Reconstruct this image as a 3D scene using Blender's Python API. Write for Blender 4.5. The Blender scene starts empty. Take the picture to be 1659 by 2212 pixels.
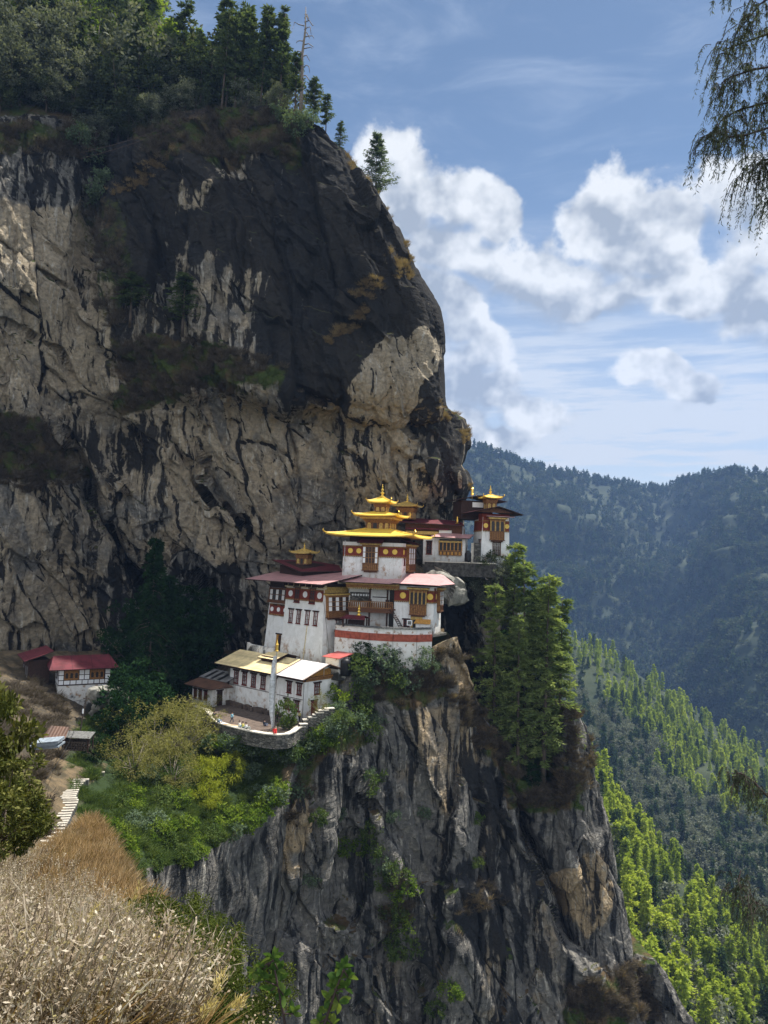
import bpy, bmesh, math, random
import numpy as np
from mathutils import Vector, Matrix, Euler

S = bpy.context.scene
COL = S.collection
rad = math.radians

# ---------------------------------------------------------------- camera, sky, sun, exposure
FOC = 2212.0*26/36            # focal length in units of a 1659 x 2212 picture
HORIZON = 1200.0
PITCH = math.atan((HORIZON-1106)/FOC)
ROLL = rad(2.0)
cam_d = bpy.data.cameras.new("camera")
cam_d.sensor_fit = 'VERTICAL'; cam_d.sensor_height = 36; cam_d.sensor_width = 27; cam_d.lens = 26
cam_d.clip_start = 0.05; cam_d.clip_end = 20000
cam = bpy.data.objects.new("camera", cam_d); COL.objects.link(cam)
CM = (Matrix.Rotation(math.pi/2+PITCH, 3, 'X') @ Matrix.Rotation(ROLL, 3, 'Z'))
cam.matrix_world = CM.to_4x4()
S.camera = cam
CMn = np.array(CM)

SUN_AZ, SUN_EL = rad(53), rad(66)       # azimuth from +Y towards +X
sun_dir = Vector((math.sin(SUN_AZ)*math.cos(SUN_EL), math.cos(SUN_AZ)*math.cos(SUN_EL), math.sin(SUN_EL)))
sd = bpy.data.lights.new("sun", 'SUN'); sd.energy = 5.0; sd.angle = rad(0.6); sd.color = (1.0, 0.95, 0.86)
sun = bpy.data.objects.new("sun", sd); COL.objects.link(sun)
sun.rotation_euler = (-sun_dir).to_track_quat('-Z', 'Y').to_euler(); sun.location = (0, 0, 300)

S.view_settings.view_transform = 'Standard'; S.view_settings.look = 'None'
S.view_settings.exposure = 1.0; S.view_settings.gamma = 1.0
S.cycles.max_bounces = 5; S.cycles.diffuse_bounces = 3; S.cycles.transparent_max_bounces = 8
S.cycles.volume_bounces = 0; S.cycles.transmission_bounces = 3; S.cycles.glossy_bounces = 2
S.cycles.caustics_reflective = False; S.cycles.caustics_refractive = False
S.cycles.sample_clamp_indirect = 4.0

HAZE_D = 0.00009
def W(px, py, Y):
    """world point seen at picture point px, py at distance Y straight ahead"""
    r = CMn @ np.array([(px-829.5)/FOC, -(py-1106)/FOC, -1.0])
    return Vector(r*(Y/r[1]))
def Wn(px, py, Y):
    c = np.stack([(px-829.5)/FOC, -(py-1106)/FOC, -np.ones_like(px)], -1) @ CMn.T
    return c*(Y/c[..., 1])[..., None]
def Wz(px, py, z):
    r = CMn @ np.array([(px-829.5)/FOC, -(py-1106)/FOC, -1.0])
    return Vector(r*(z/r[2]))
def toP(v):
    c = CMn.T @ np.array(v); return (829.5-c[0]/c[2]*FOC, 1106+c[1]/c[2]*FOC)
def mpp(Y): return Y/FOC

# ---- node helpers
class NT:
    def __init__(s, tree): s.t = tree; s.n = tree.nodes; s.l = tree.links
    def add(s, typ, **kw):
        nd = s.n.new(typ)
        for k, v in kw.items(): setattr(nd, k, v)
        return nd
    def link(s, a, b): s.l.new(a, b)
    def val(s, sock, v):
        if isinstance(v, bpy.types.NodeSocket): s.l.new(v, sock)
        else: sock.default_value = v
    def math(s, op, a, b=None, c=None, clamp=False):
        m = s.add('ShaderNodeMath', operation=op, use_clamp=clamp); s.val(m.inputs[0], a)
        if b is not None: s.val(m.inputs[1], b)
        if c is not None: s.val(m.inputs[2], c)
        return m.outputs[0]
    def vmath(s, op, a, b=None, scale=None):
        m = s.add('ShaderNodeVectorMath', operation=op); s.val(m.inputs[0], a)
        if b is not None: s.val(m.inputs[1], b)
        if scale is not None: s.val(m.inputs[3], scale)
        return m.outputs['Value'] if op in ('LENGTH', 'DOT_PRODUCT', 'DISTANCE') else m.outputs[0]
    def noise(s, vec, scale, detail=4, rough=0.55, dist=0.0, dim='3D'):
        m = s.add('ShaderNodeTexNoise', noise_dimensions=dim); s.val(m.inputs['Vector'], vec)
        m.inputs['Scale'].default_value = scale; m.inputs['Detail'].default_value = detail
        m.inputs['Roughness'].default_value = rough; m.inputs['Distortion'].default_value = dist
        return m.outputs[0]
    def ramp(s, f, lo, hi, a=0.0, b=1.0, smooth=True):
        m = s.add('ShaderNodeMapRange', interpolation_type='SMOOTHSTEP' if smooth else 'LINEAR'); s.val(m.inputs[0], f)
        m.inputs[1].default_value = lo; m.inputs[2].default_value = hi
        m.inputs[3].default_value = a; m.inputs[4].default_value = b
        return m.outputs[0]
    def mix(s, f, a, b, mode='MIX'):
        m = s.add('ShaderNodeMix', data_type='RGBA', blend_type=mode); m.clamp_factor = True
        s.val(m.inputs[0], f); s.val(m.inputs[6], c4(a)); s.val(m.inputs[7], c4(b))
        return m.outputs[2]
    def xyz(s, v):
        m = s.add('ShaderNodeSeparateXYZ'); s.val(m.inputs[0], v); return m.outputs
    def comb(s, x, y, z):
        m = s.add('ShaderNodeCombineXYZ'); s.val(m.inputs[0], x); s.val(m.inputs[1], y); s.val(m.inputs[2], z); return m.outputs[0]
    def mapping(s, v, scale, rot=(0, 0, 0)):
        m = s.add('ShaderNodeMapping'); s.val(m.inputs[0], v); m.inputs['Scale'].default_value = scale; m.inputs['Rotation'].default_value = rot
        return m.outputs[0]
def c4(c):
    if isinstance(c, (tuple, list)): return tuple(c)+(1.0,) if len(c) == 3 else tuple(c)
    return c

# ---- world: Nishita sky with cumulus placed by direction
w = bpy.data.worlds.new("World"); S.world = w; w.use_nodes = True
N = NT(w.node_tree); N.n.clear()
out = N.add('ShaderNodeOutputWorld')
sky = N.add('ShaderNodeTexSky', sky_type='NISHITA'); sky.sun_disc = False
sky.sun_elevation = SUN_EL; sky.sun_rotation = SUN_AZ; sky.altitude = 3000; sky.air_density = 1.0; sky.dust_density = 1.2; sky.ozone_density = 2.0
SKY_STR = 0.125
tc = N.add('ShaderNodeTexCoord').outputs['Generated']
dn = N.vmath('NORMALIZE', tc)
sx, sy, sz = N.xyz(dn)
az = N.math('ARCTAN2', sx, sy); el = N.math('ARCSINE', sz)
ae = N.comb(az, el, 0.0)
n1 = N.noise(dn, 9.0, 8, 0.58); n2 = N.noise(dn, 3.2, 3, 0.5); n3 = N.noise(dn, 26.0, 5, 0.6)
wx = N.math('MULTIPLY', N.math('SUBTRACT', N.noise(dn, 7.0, 4, 0.5), 0.5), 0.10)
wy = N.math('MULTIPLY', N.math('SUBTRACT', N.noise(N.vmath('ADD', dn, (4.1, 2.0, 7.7)), 7.0, 4, 0.5), 0.5), 0.10)
aew = N.vmath('ADD', ae, N.comb(wx, wy, 0.0))
def azel(px, py):
    v = W(px, py, 1.0).normalized(); return math.atan2(v.x, v.y), math.asin(v.z)
CL = [(850,380,95,85),(880,430,125,125),(1180,610,150,75),(1290,640,170,60),(1500,640,150,60),(1640,660,150,70),(900,620,120,90),(1000,700,90,60),(985,400,105,85),(950,520,130,110),(1060,450,60,75),(1040,560,110,70),(1120,590,90,60),
      (1340,440,85,70),(1290,520,130,95),(1400,520,105,100),(1230,590,120,60),(1380,600,110,55),(1470,590,70,60),
      (1610,420,95,75),(1640,520,110,110),(1570,600,110,70),(1650,620,120,60),(1760,450,160,160),(1900,520,160,140),
      (980,650,85,62),(920,640,80,60),(1060,750,75,60),(1010,800,100,80),(1090,840,70,55),(1120,880,60,40),(960,880,100,60),
      (1510,830,100,46),(1430,800,80,34),(1160,900,90,40),(1080,940,120,40)]
dens = None
for (px, py, rx, ry) in CL:
    a, e = azel(px, py); rx = rx/FOC*0.97; ry = ry/FOC*0.97
    d = N.vmath('SUBTRACT', aew, (a, e, 0.0)); d = N.vmath('MULTIPLY', d, (1/rx, 1/ry, 0.0))
    v = N.math('SUBTRACT', 1.0, N.vmath('LENGTH', d))
    dens = v if dens is None else N.math('SMOOTH_MAX', dens, v, 0.25)
dens = N.math('MAXIMUM', dens, -0.6)
# general scattered cloud for the rest of the dome
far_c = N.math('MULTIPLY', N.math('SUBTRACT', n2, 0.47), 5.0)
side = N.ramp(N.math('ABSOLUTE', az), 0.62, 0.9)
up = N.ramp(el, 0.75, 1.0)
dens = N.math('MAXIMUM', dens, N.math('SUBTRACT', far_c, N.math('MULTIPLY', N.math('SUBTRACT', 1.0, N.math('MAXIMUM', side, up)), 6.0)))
dd = N.math('ADD', dens, N.math('MULTIPLY', N.math('SUBTRACT', n1, 0.5), 2.3))
dd = N.math('ADD', dd, N.math('MULTIPLY', N.math('SUBTRACT', n3, 0.5), 0.8))
# thick inner / lower parts of a cumulus are greyer than its rim
low = N.vmath('ADD', aew, (0.010, 0.030, 0.0))
dl = None
for (px, py, rx, ry) in CL:
    a, e = azel(px, py); rx = rx/FOC*0.97; ry = ry/FOC*0.97
    d = N.vmath('MULTIPLY', N.vmath('SUBTRACT', low, (a, e, 0.0)), (1/rx, 1/ry, 0.0))
    v = N.math('SUBTRACT', 1.0, N.vmath('LENGTH', d))
    dl = v if dl is None else N.math('SMOOTH_MAX', dl, v, 0.25)
soft = N.math('ADD', 0.34, N.math('MULTIPLY', N.math('MAXIMUM', N.math('MULTIPLY', N.math('SUBTRACT', dl, dens), 1.0), 0.0), 1.1))
mask = N.ramp(N.math('DIVIDE', dd, soft), 0.0, 1.0)
thick = N.ramp(N.math('ADD', dl, N.math('MULTIPLY', N.math('SUBTRACT', n1, 0.5), 1.5)), -0.12, 1.0)
CLB, CLD = (0.47, 0.48, 0.485), (0.205, 0.23, 0.262)
rel = N.math('MULTIPLY', N.math('SUBTRACT', N.noise(dn, 11.0, 4, 0.5), N.noise(N.vmath('ADD', dn, (0.010, 0.0, 0.018)), 11.0, 4, 0.5)), 5.5)
thick = N.math('SUBTRACT', thick, rel, clamp=True)
ccol = N.mix(thick, CLB, CLD)
# clouds opposite the sun, all out of view, brightened as added fill light
cloud_fill = N.ramp(N.vmath('DOT_PRODUCT', dn, (0.45, 0.89, 0.0)), 0.15, -0.45)
ccol = N.vmath('SCALE', ccol, scale=N.math('ADD', 1.0, N.math('MULTIPLY', cloud_fill, 1.3)))
skyc = N.vmath('SCALE', sky.outputs[0], scale=SKY_STR)
SKYTINT = (0.63, 0.60, 0.52)
skyc = N.vmath('MULTIPLY', skyc, SKYTINT)
# high thin veil, streaked
stv = N.comb(N.math('MULTIPLY', az, 2.0), N.math('MULTIPLY', el, 9.0), 0.0)
veil = N.ramp(N.noise(stv, 2.2, 6, 0.6, 0.6), 0.42, 0.85, 0.0, 0.5)
lowv = N.ramp(el, 0.08, 0.50, 1.3, 0.0)
bandn = N.ramp(N.noise(N.comb(N.math('MULTIPLY', az, 3.0), N.math('MULTIPLY', el, 26.0), 1.3), 2.0, 5, 0.6), 0.38, 0.66)
lowv2 = N.math('MULTIPLY', lowv, N.math('ADD', 0.45, N.math('MULTIPLY', bandn, 0.8)))
skyc = N.mix(veil, skyc, (0.27, 0.32, 0.40))
skyc = N.mix(lowv2, skyc, (0.37, 0.395, 0.425))
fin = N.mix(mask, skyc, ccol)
gnd = N.ramp(el, -0.06, 0.0)
fin = N.mix(gnd, (0.10, 0.11, 0.12), fin)
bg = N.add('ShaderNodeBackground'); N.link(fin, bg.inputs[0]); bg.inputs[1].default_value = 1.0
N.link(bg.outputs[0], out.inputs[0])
w.cycles.sampling_method = 'MANUAL'; w.cycles.sample_map_resolution = 512
# ---------------------------------------------------------------- noise in numpy
def _h(ix, iy, iz, s):
    with np.errstate(over='ignore'):
        n = (ix.astype(np.uint32)*np.uint32(374761393) + iy.astype(np.uint32)*np.uint32(668265263)
             + iz.astype(np.uint32)*np.uint32(2147483647) + np.uint32((s*974711+12345) & 0xffffffff))
        n = (n ^ (n >> np.uint32(13)))*np.uint32(1274126177)
        n = (n ^ (n >> np.uint32(15)))*np.uint32(2246822519)
        return ((n ^ (n >> np.uint32(16))) & np.uint32(0xffffff)).astype(np.float32)/16777216.0
def vnoise(p, s=0):
    p = np.asarray(p, np.float32); i = np.floor(p).astype(np.int64); f = p-i; u = f*f*f*(f*(f*6-15)+10)
    r = 0
    for dx in (0, 1):
        wx_ = u[..., 0] if dx else 1-u[..., 0]
        for dy in (0, 1):
            wy_ = wx_*(u[..., 1] if dy else 1-u[..., 1])
            for dz in (0, 1):
                r = r + wy_*(u[..., 2] if dz else 1-u[..., 2])*_h(i[..., 0]+dx, i[..., 1]+dy, i[..., 2]+dz, s)
    return r
def fbm(p, oct=4, s=0, gain=0.5, lac=2.03, ridged=False):
    p = np.asarray(p, np.float32); a = 1.0; t = 0; r = 0
    for o in range(oct):
        n = vnoise(p, s+o*17)
        if ridged: n = 1-np.abs(2*n-1)
        r = r+a*n; t += a; a *= gain; p = p*lac+np.float32(3.7)
    return r/t
FAC = {}
def facets(p, s=0, tilt=1.0):
    """blocky fractured rock: random tilted plane per Voronoi cell; returns height, crack distance"""
    p = np.asarray(p, np.float32); i = np.floor(p).astype(np.int64)
    b1 = np.full(p.shape[:-1], 9.0, np.float32); b2 = b1.copy(); hh = np.zeros_like(b1); tn = hh.copy()
    for dx in (-1, 0, 1):
        for dy in (-1, 0, 1):
            for dz in (-1, 0, 1):
                cx, cy, cz = i[..., 0]+dx, i[..., 1]+dy, i[..., 2]+dz
                q = np.stack([cx+_h(cx, cy, cz, s), cy+_h(cx, cy, cz, s+1), cz+_h(cx, cy, cz, s+2)], -1).astype(np.float32)
                d = p-q; dist = np.sqrt((d*d).sum(-1))
                g = (d[..., 0]*(_h(cx, cy, cz, s+3)-.5)+d[..., 1]*(_h(cx, cy, cz, s+4)-.5)+d[..., 2]*(_h(cx, cy, cz, s+5)-.5))*2*tilt + (_h(cx, cy, cz, s+6)-.5)
                new = dist < b1
                b2 = np.where(new, b1, np.minimum(b2, dist)); hh = np.where(new, g, hh); b1 = np.where(new, dist, b1); tn = np.where(new, _h(cx, cy, cz, s+8), tn)
    FAC['t'] = tn
    return hh, b2-b1
def sstep(x, a, b):
    t = np.clip((x-a)/(b-a), 0, 1); return t*t*(3-2*t)
def blur(a, n=1):
    for _ in range(n):
        q = np.pad(a, 1, mode='edge'); a = (q[:-2, 1:-1]+q[2:, 1:-1]+q[1:-1, :-2]+q[1:-1, 2:]+2*q[1:-1, 1:-1])/6
    return a
def table(xs, ys, tab, X, Y, n=140, bl=40):
    """smooth lookup of a coarse table"""
    tab = np.array(tab, float); gx = np.linspace(xs[0], xs[-1], n); gy = np.linspace(ys[0], ys[-1], n)
    t1 = np.stack([np.interp(gx, xs, r) for r in tab]); t2 = np.stack([np.interp(gy, ys, t1[:, j]) for j in range(n)], 1)
    t2 = blur(t2, bl)
    fx = np.clip((X-xs[0])/(xs[-1]-xs[0])*(n-1), 0, n-1.001); fy = np.clip((Y-ys[0])/(ys[-1]-ys[0])*(n-1), 0, n-1.001)
    ix, iy = fx.astype(int), fy.astype(int); u, v = fx-ix, fy-iy
    return (t2[iy, ix]*(1-u)*(1-v)+t2[iy, ix+1]*u*(1-v)+t2[iy+1, ix]*(1-u)*v+t2[iy+1, ix+1]*u*v)
def pdist(X, Y, poly):
    """distance to a polyline, side sign, and 0..1 position along it"""
    best = np.full(X.shape, 1e9); sg = np.zeros(X.shape); tt = np.zeros(X.shape); n = len(poly)-1
    for k in range(n):
        (ax, ay), (bx, by) = poly[k], poly[k+1]; ex, ey = bx-ax, by-ay
        t = np.clip(((X-ax)*ex+(Y-ay)*ey)/(ex*ex+ey*ey), 0, 1); dx, dy = X-ax-t*ex, Y-ay-t*ey; d = np.hypot(dx, dy)
        m = d < best; best = np.where(m, d, best); sg = np.where(m, np.sign(ex*dy-ey*dx), sg); tt = np.where(m, (k+t)/n, tt)
    return best, sg, tt
def inpoly(X, Y, poly, feather=25):
    """soft 0..1 membership"""
    d, _, _ = pdist(X, Y, poly+[poly[0]]); ins = np.zeros(X.shape, bool); n = len(poly)
    for k in range(n):
        (ax, ay), (bx, by) = poly[k], poly[(k+1) % n]
        c = ((ay > Y) != (by > Y)) & (X < (bx-ax)*(Y-ay)/((by-ay) if by != ay else 1e-9)+ax); ins ^= c
    return np.clip(0.5+np.where(ins, d, -d)/feather, 0, 1)

# ---------------------------------------------------------------- mesh and object helpers
def link(o, parent=None):
    COL.objects.link(o)
    if parent is not None: o.parent = parent
    return o
def tag(o, label=None, cat=None, group=None, kind=None):
    if label: o['label'] = label
    if cat: o['category'] = cat
    if group: o['group'] = group
    if kind: o['kind'] = kind
    return o
def np_mesh(name, V, F, mats, smooth=False, mi=None):
    """V (n,3), F (m,k) of constant k"""
    V = np.ascontiguousarray(V, np.float32); F = np.ascontiguousarray(F, np.int32); m = bpy.data.meshes.new(name); k = F.shape[1]
    m.vertices.add(len(V)); m.vertices.foreach_set('co', V.ravel())
    m.loops.add(F.size); m.loops.foreach_set('vertex_index', F.ravel())
    m.polygons.add(len(F)); m.polygons.foreach_set('loop_start', np.arange(0, F.size, k, dtype=np.int32))
    m.polygons.foreach_set('loop_total', np.full(len(F), k, np.int32))
    for q in (mats if isinstance(mats, (list, tuple)) else [mats]): m.materials.append(q)
    if mi is not None: m.polygons.foreach_set('material_index', np.ascontiguousarray(mi, np.int32))
    m.update(calc_edges=True)
    m.polygons.foreach_set('use_smooth', np.full(len(F), smooth, bool))
    return m
def obj(name, mesh, parent=None, loc=None):
    o = bpy.data.objects.new(name, mesh); link(o, parent)
    if loc is not None: o.location = loc
    return o
def empty(name, loc, rz=0, parent=None):
    o = bpy.data.objects.new(name, None); o.empty_display_size = 0.5; link(o, parent); o.location = loc; o.rotation_euler = (0, 0, rz); return o
def grid_faces(nr, nc):
    a = np.arange(nr*nc).reshape(nr, nc)
    return np.stack([a[:-1, :-1], a[1:, :-1], a[1:, 1:], a[:-1, 1:]], -1).reshape(-1, 4)
def grid_normals(P):
    du = np.gradient(P, axis=1); dv = np.gradient(P, axis=0); n = np.cross(dv, du)
    return n/np.maximum(np.linalg.norm(n, axis=-1, keepdims=True), 1e-9)
def set_attr(mesh, name, rgb):
    a = mesh.color_attributes.new(name, 'FLOAT_COLOR', 'POINT'); v = np.ones((len(rgb), 4), np.float32); v[:, :rgb.shape[1]] = rgb
    a.data.foreach_set('color', v.ravel())

class MB:
    """collects shapes and links them as one mesh object"""
    def __init__(s): s.v = []; s.f = []; s.m = []
    def add(s, vs, fs, mi=0):
        b = len(s.v); s.v += [tuple(q) for q in vs]
        for f in fs: s.f.append([b+i for i in f]); s.m.append(mi)
        return s
    def hexa(s, p, mi=0):   # p: 4 bottom, 4 top, counter-clockwise
        return s.add(p, [(3, 2, 1, 0), (4, 5, 6, 7), (0, 1, 5, 4), (1, 2, 6, 5), (2, 3, 7, 6), (3, 0, 4, 7)], mi)
    def box(s, x0, x1, y0, y1, z0, z1, mi=0):
        return s.hexa([(x0, y0, z0), (x1, y0, z0), (x1, y1, z0), (x0, y1, z0), (x0, y0, z1), (x1, y0, z1), (x1, y1, z1), (x0, y1, z1)], mi)
    def frus(s, x0, x1, y0, y1, z0, z1, b, mi=0):   # battered box, b = inward lean per metre (x0,x1,y0,y1)
        h = z1-z0; b = b if isinstance(b, tuple) else (b, b, b, b)
        return s.hexa([(x0, y0, z0), (x1, y0, z0), (x1, y1, z0), (x0, y1, z0), (x0+b[0]*h, y0+b[2]*h, z1), (x1-b[1]*h, y0+b[2]*h, z1), (x1-b[1]*h, y1-b[3]*h, z1), (x0+b[0]*h, y1-b[3]*h, z1)], mi)
    def tube(s, pts, radii, n=6, mi=0, cap=True):
        pts = [Vector(p) for p in pts]; b = len(s.v); k = len(pts)
        for i, p in enumerate(pts):
            d = (pts[min(i+1, k-1)]-pts[max(i-1, 0)]); d = d.normalized() if d.length > 1e-9 else Vector((0, 0, 1))
            a = d.cross(Vector((0, 0, 1)) if abs(d.z) < 0.9 else Vector((1, 0, 0))).normalized(); c = d.cross(a)
            r = radii[i] if isinstance(radii, (list, tuple)) else radii
            for j in range(n):
                t = 2*math.pi*j/n; s.v.append(tuple(p+a*(math.cos(t)*r)+c*(math.sin(t)*r)))
        for i in range(k-1):
            for j in range(n):
                s.f.append([b+i*n+j, b+i*n+(j+1) % n, b+(i+1)*n+(j+1) % n, b+(i+1)*n+j]); s.m.append(mi)
        if cap:
            s.f.append([b+j for j in range(n)][::-1]); s.m.append(mi); s.f.append([b+(k-1)*n+j for j in range(n)]); s.m.append(mi)
        return s
    def lathe(s, c, prof, n=12, mi=0):
        return s.tube([(c[0], c[1], c[2]+z) for r, z in prof], [max(r, 0.002) for r, z in prof], n, mi)
    def slab(s, pts, th, mi=0, mside=None):   # polygon slab, thickness downwards
        k = len(pts); t = [tuple(p) for p in pts]; bt = [(p[0], p[1], p[2]-th) for p in pts]
        s.add(t+bt, [list(range(k))], mi); b = len(s.v)-2*k
        s.f.append([b+k+j for j in range(k)][::-1]); s.m.append(mside if mside is not None else mi)
        for j in range(k):
            s.f.append([b+j, b+k+j, b+k+(j+1) % k, b+(j+1) % k]); s.m.append(mside if mside is not None else mi)
        return s
    def mesh(s, name, mats, smooth=False):
        m = bpy.data.meshes.new(name); m.from_pydata(s.v, [], s.f)
        for q in (mats if isinstance(mats, (list, tuple)) else [mats]): m.materials.append(q)
        m.polygons.foreach_set('material_index', s.m)
        bm = bmesh.new(); bm.from_mesh(m); bmesh.ops.recalc_face_normals(bm, faces=bm.faces); bm.to_mesh(m); bm.free()
        if smooth: m.polygons.foreach_set('use_smooth', [True]*len(m.polygons))
        return m
    def build(s, name, mats, parent=None, smooth=False, loc=None):
        return obj(name, s.mesh(name, mats, smooth), parent, loc)
class Face:
    """a wall face: origin at its foot, unit along, unit up (may lean), outward normal"""
    def __init__(s, o, along, up, nrm): s.o, s.a, s.u, s.n = Vector(o), Vector(along).normalized(), Vector(up), Vector(nrm).normalized()
    def p(s, x, h, d): return s.o+s.a*x+s.u*h+s.n*d
    def box(s, mb, x0, x1, h0, h1, d0, d1, mi=0):
        P = s.p; return mb.hexa([P(x0, h0, d1), P(x1, h0, d1), P(x1, h0, d0), P(x0, h0, d0), P(x0, h1, d1), P(x1, h1, d1), P(x1, h1, d0), P(x0, h1, d0)], mi)
    def disc(s, mb, x, h, r, d0, d1, n=16, mi=0):
        fr = [s.p(x+r*math.cos(2*math.pi*k/n), h+r*math.sin(2*math.pi*k/n), d1) for k in range(n)]
        bk = [s.p(x+r*math.cos(2*math.pi*k/n), h+r*math.sin(2*math.pi*k/n), d0) for k in range(n)]
        return mb.add(fr+bk, [list(range(n))]+[[k, n+k, n+(k+1) % n, (k+1) % n] for k in range(n)], mi)

# ---------------------------------------------------------------- materials
MATS = {}
def new_mat(name):
    m = bpy.data.materials.new(name); m.use_nodes = True; m.node_tree.nodes.clear(); MATS[name] = m
    n = NT(m.node_tree); o = n.add('ShaderNodeOutputMaterial'); return m, n, o
def pbsdf(n, col, rough=0.8, metal=0.0, spec=0.3, bump=None, bstr=0.3, bdist=0.05):
    b = n.add('ShaderNodeBsdfPrincipled'); n.val(b.inputs['Base Color'], c4(col)); n.val(b.inputs['Roughness'], rough)
    b.inputs['Metallic'].default_value = metal; b.inputs['Specular IOR Level'].default_value = spec
    if bump is not None:
        bp = n.add('ShaderNodeBump'); bp.inputs['Strength'].default_value = bstr; bp.inputs['Distance'].default_value = bdist
        n.val(bp.inputs['Height'], bump); n.link(bp.outputs[0], b.inputs['Normal'])
    return b.outputs[0]
def simple(name, col, rough=0.7, metal=0.0, var=0.25, scale=2.0, spec=0.3, bstr=0.15, bdist=0.03):
    m, n, o = new_mat(name); tcn = n.add('ShaderNodeTexCoord').outputs['Object']
    nz = n.noise(tcn, scale, 5, 0.6); c = n.mix(n.ramp(nz, 0.3, 0.7), tuple(x*(1-var) for x in col), tuple(min(1, x*(1+var)) for x in col))
    n.link(pbsdf(n, c, rough, metal, spec, n.noise(tcn, scale*6, 4, 0.6), bstr, bdist), o.inputs[0]); return m
def leafmat(name, cols, trans=0.35, rough=0.6, gloss=0.05, nscale=0.6):
    """foliage: varies by plant and by clump, lets light through"""
    m, n, o = new_mat(name); g = n.add('ShaderNodeNewGeometry'); oi = n.add('ShaderNodeObjectInfo')
    f = n.math('ADD', n.math('MULTIPLY', g.outputs['Random Per Island'], 0.45), n.math('MULTIPLY', n.ramp(n.noise(g.outputs['Position'], nscale, 2, 0.5), 0.3, 0.7), 0.35))
    f = n.math('ADD', f, n.math('MULTIPLY', oi.outputs['Random'], 0.2))
    cr = n.add('ShaderNodeValToRGB'); n.link(f, cr.inputs[0]); e = cr.color_ramp.elements
    while len(e) < len(cols): e.new(0.5)
    for i, c in enumerate(cols): e[i].position = i/(len(cols)-1); e[i].color = c4(c)
    d = n.add('ShaderNodeBsdfDiffuse'); n.link(cr.outputs[0], d.inputs[0])
    t = n.add('ShaderNodeBsdfTranslucent'); tcol = n.mix(1.0, cr.outputs[0], (1.25, 1.25, 0.6), 'MULTIPLY'); n.link(tcol, t.inputs[0])
    ms = n.add('ShaderNodeMixShader'); ms.inputs[0].default_value = trans; n.link(d.outputs[0], ms.inputs[1]); n.link(t.outputs[0], ms.inputs[2])
    gloss = 0
    if gloss > 0:
        gl = n.add('ShaderNodeBsdfGlossy'); gl.inputs['Roughness'].default_value = 0.35; m2 = n.add('ShaderNodeMixShader'); m2.inputs[0].default_value = gloss
        n.link(ms.outputs[0], m2.inputs[1]); n.link(gl.outputs[0], m2.inputs[2]); n.link(m2.outputs[0], o.inputs[0])
    else: n.link(ms.outputs[0], o.inputs[0])
    return m

def rock_mat(name, tan=(0.38, 0.315, 0.225), grey=(0.145, 0.14, 0.13), black=(0.011, 0.012, 0.014), veg=(0.075, 0.055, 0.032), veg2=(0.05, 0.07, 0.02), streak=0.55):
    """rock with mineral streaks running down it; vertex colour r = darkness (lichen, cracks, recesses), g = tan, b = plant cover"""
    m, n, o = new_mat(name); pos = n.add('ShaderNodeNewGeometry').outputs['Position']
    at = n.add('ShaderNodeVertexColor', layer_name='mix').outputs[0]
    sp = n.add('ShaderNodeSeparateColor'); n.link(at, sp.inputs[0]); kk, tt, vv = sp.outputs
    warp = n.add('ShaderNodeTexNoise'); n.link(pos, warp.inputs[0]); warp.inputs['Scale'].default_value = 0.12; warp.inputs['Detail'].default_value = 3
    p2 = n.vmath('ADD', pos, n.vmath('SCALE', n.vmath('SUBTRACT', warp.outputs['Color'], (0.5, 0.5, 0.5)), scale=3.0))
    st = n.noise(n.mapping(p2, (0.6, 0.6, 0.03)), 1.0, 7, 0.6)
    st2 = n.noise(n.mapping(p2, (1.3, 1.3, 0.05)), 1.0, 5, 0.6)
    blot = n.noise(pos, 0.22, 7, 0.6); fine = n.noise(pos, 1.2, 8, 0.72); mid = n.noise(n.mapping(pos, (1, 1, 1.6), (0.3, 0.5, 0)), 0.75, 6, 0.62)
    c = n.mix(n.ramp(n.math('ADD', tt, n.math('MULTIPLY', n.math('SUBTRACT', blot, 0.5), 1.3)), 0.25, 0.75), grey, tan)
    c = n.mix(n.ramp(mid, 0.45, 0.75, 0.0, 0.45), c, (0.42, 0.38, 0.31))
    # pale lime drips
    c = n.mix(n.math('MULTIPLY', n.ramp(st2, 0.56, 0.66), 0.7), c, (0.50, 0.47, 0.41))
    k = n.math('ADD', kk, n.math('MULTIPLY', n.math('SUBTRACT', st, 0.5), streak*5.6))
    k = n.math('ADD', k, n.math('MULTIPLY', n.math('SUBTRACT', fine, 0.5), 0.7)); k = n.math('ADD', k, n.math('MULTIPLY', n.math('SUBTRACT', blot, 0.5), 0.6))
    c = n.mix(n.ramp(k, 0.42, 0.72, 0.0, 0.94), c, black)
    c = n.mix(n.math('MULTIPLY', n.ramp(fine, 0.35, 0.62, 0.75, 0.0), 0.55), c, (0.03, 0.03, 0.03))
    vn = n.math('ADD', vv, n.math('MULTIPLY', n.math('SUBTRACT', fine, 0.5), 0.8))
    vcol = n.mix(n.ramp(blot, 0.4, 0.6), veg, veg2)
    c = n.mix(n.ramp(vn, 0.38, 0.62), c, vcol)
    vor = n.add('ShaderNodeTexVoronoi', feature='DISTANCE_TO_EDGE'); n.link(n.mapping(p2, (0.55, 0.55, 0.3)), vor.inputs['Vector']); vor.inputs['Scale'].default_value = 1.0
    crk = n.math('MAXIMUM', n.ramp(vor.outputs[0], 0.0, 0.03), n.ramp(blot, 0.5, 0.42))
    hgt = n.math('ADD', n.math('MULTIPLY', fine, 0.6), n.math('ADD', n.math('MULTIPLY', crk, 0.25), n.math('MULTIPLY', mid, 0.9)))
    n.link(pbsdf(n, c, 0.95, 0, 0.06, hgt, 1.0, 0.8), o.inputs[0]); return m

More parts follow.
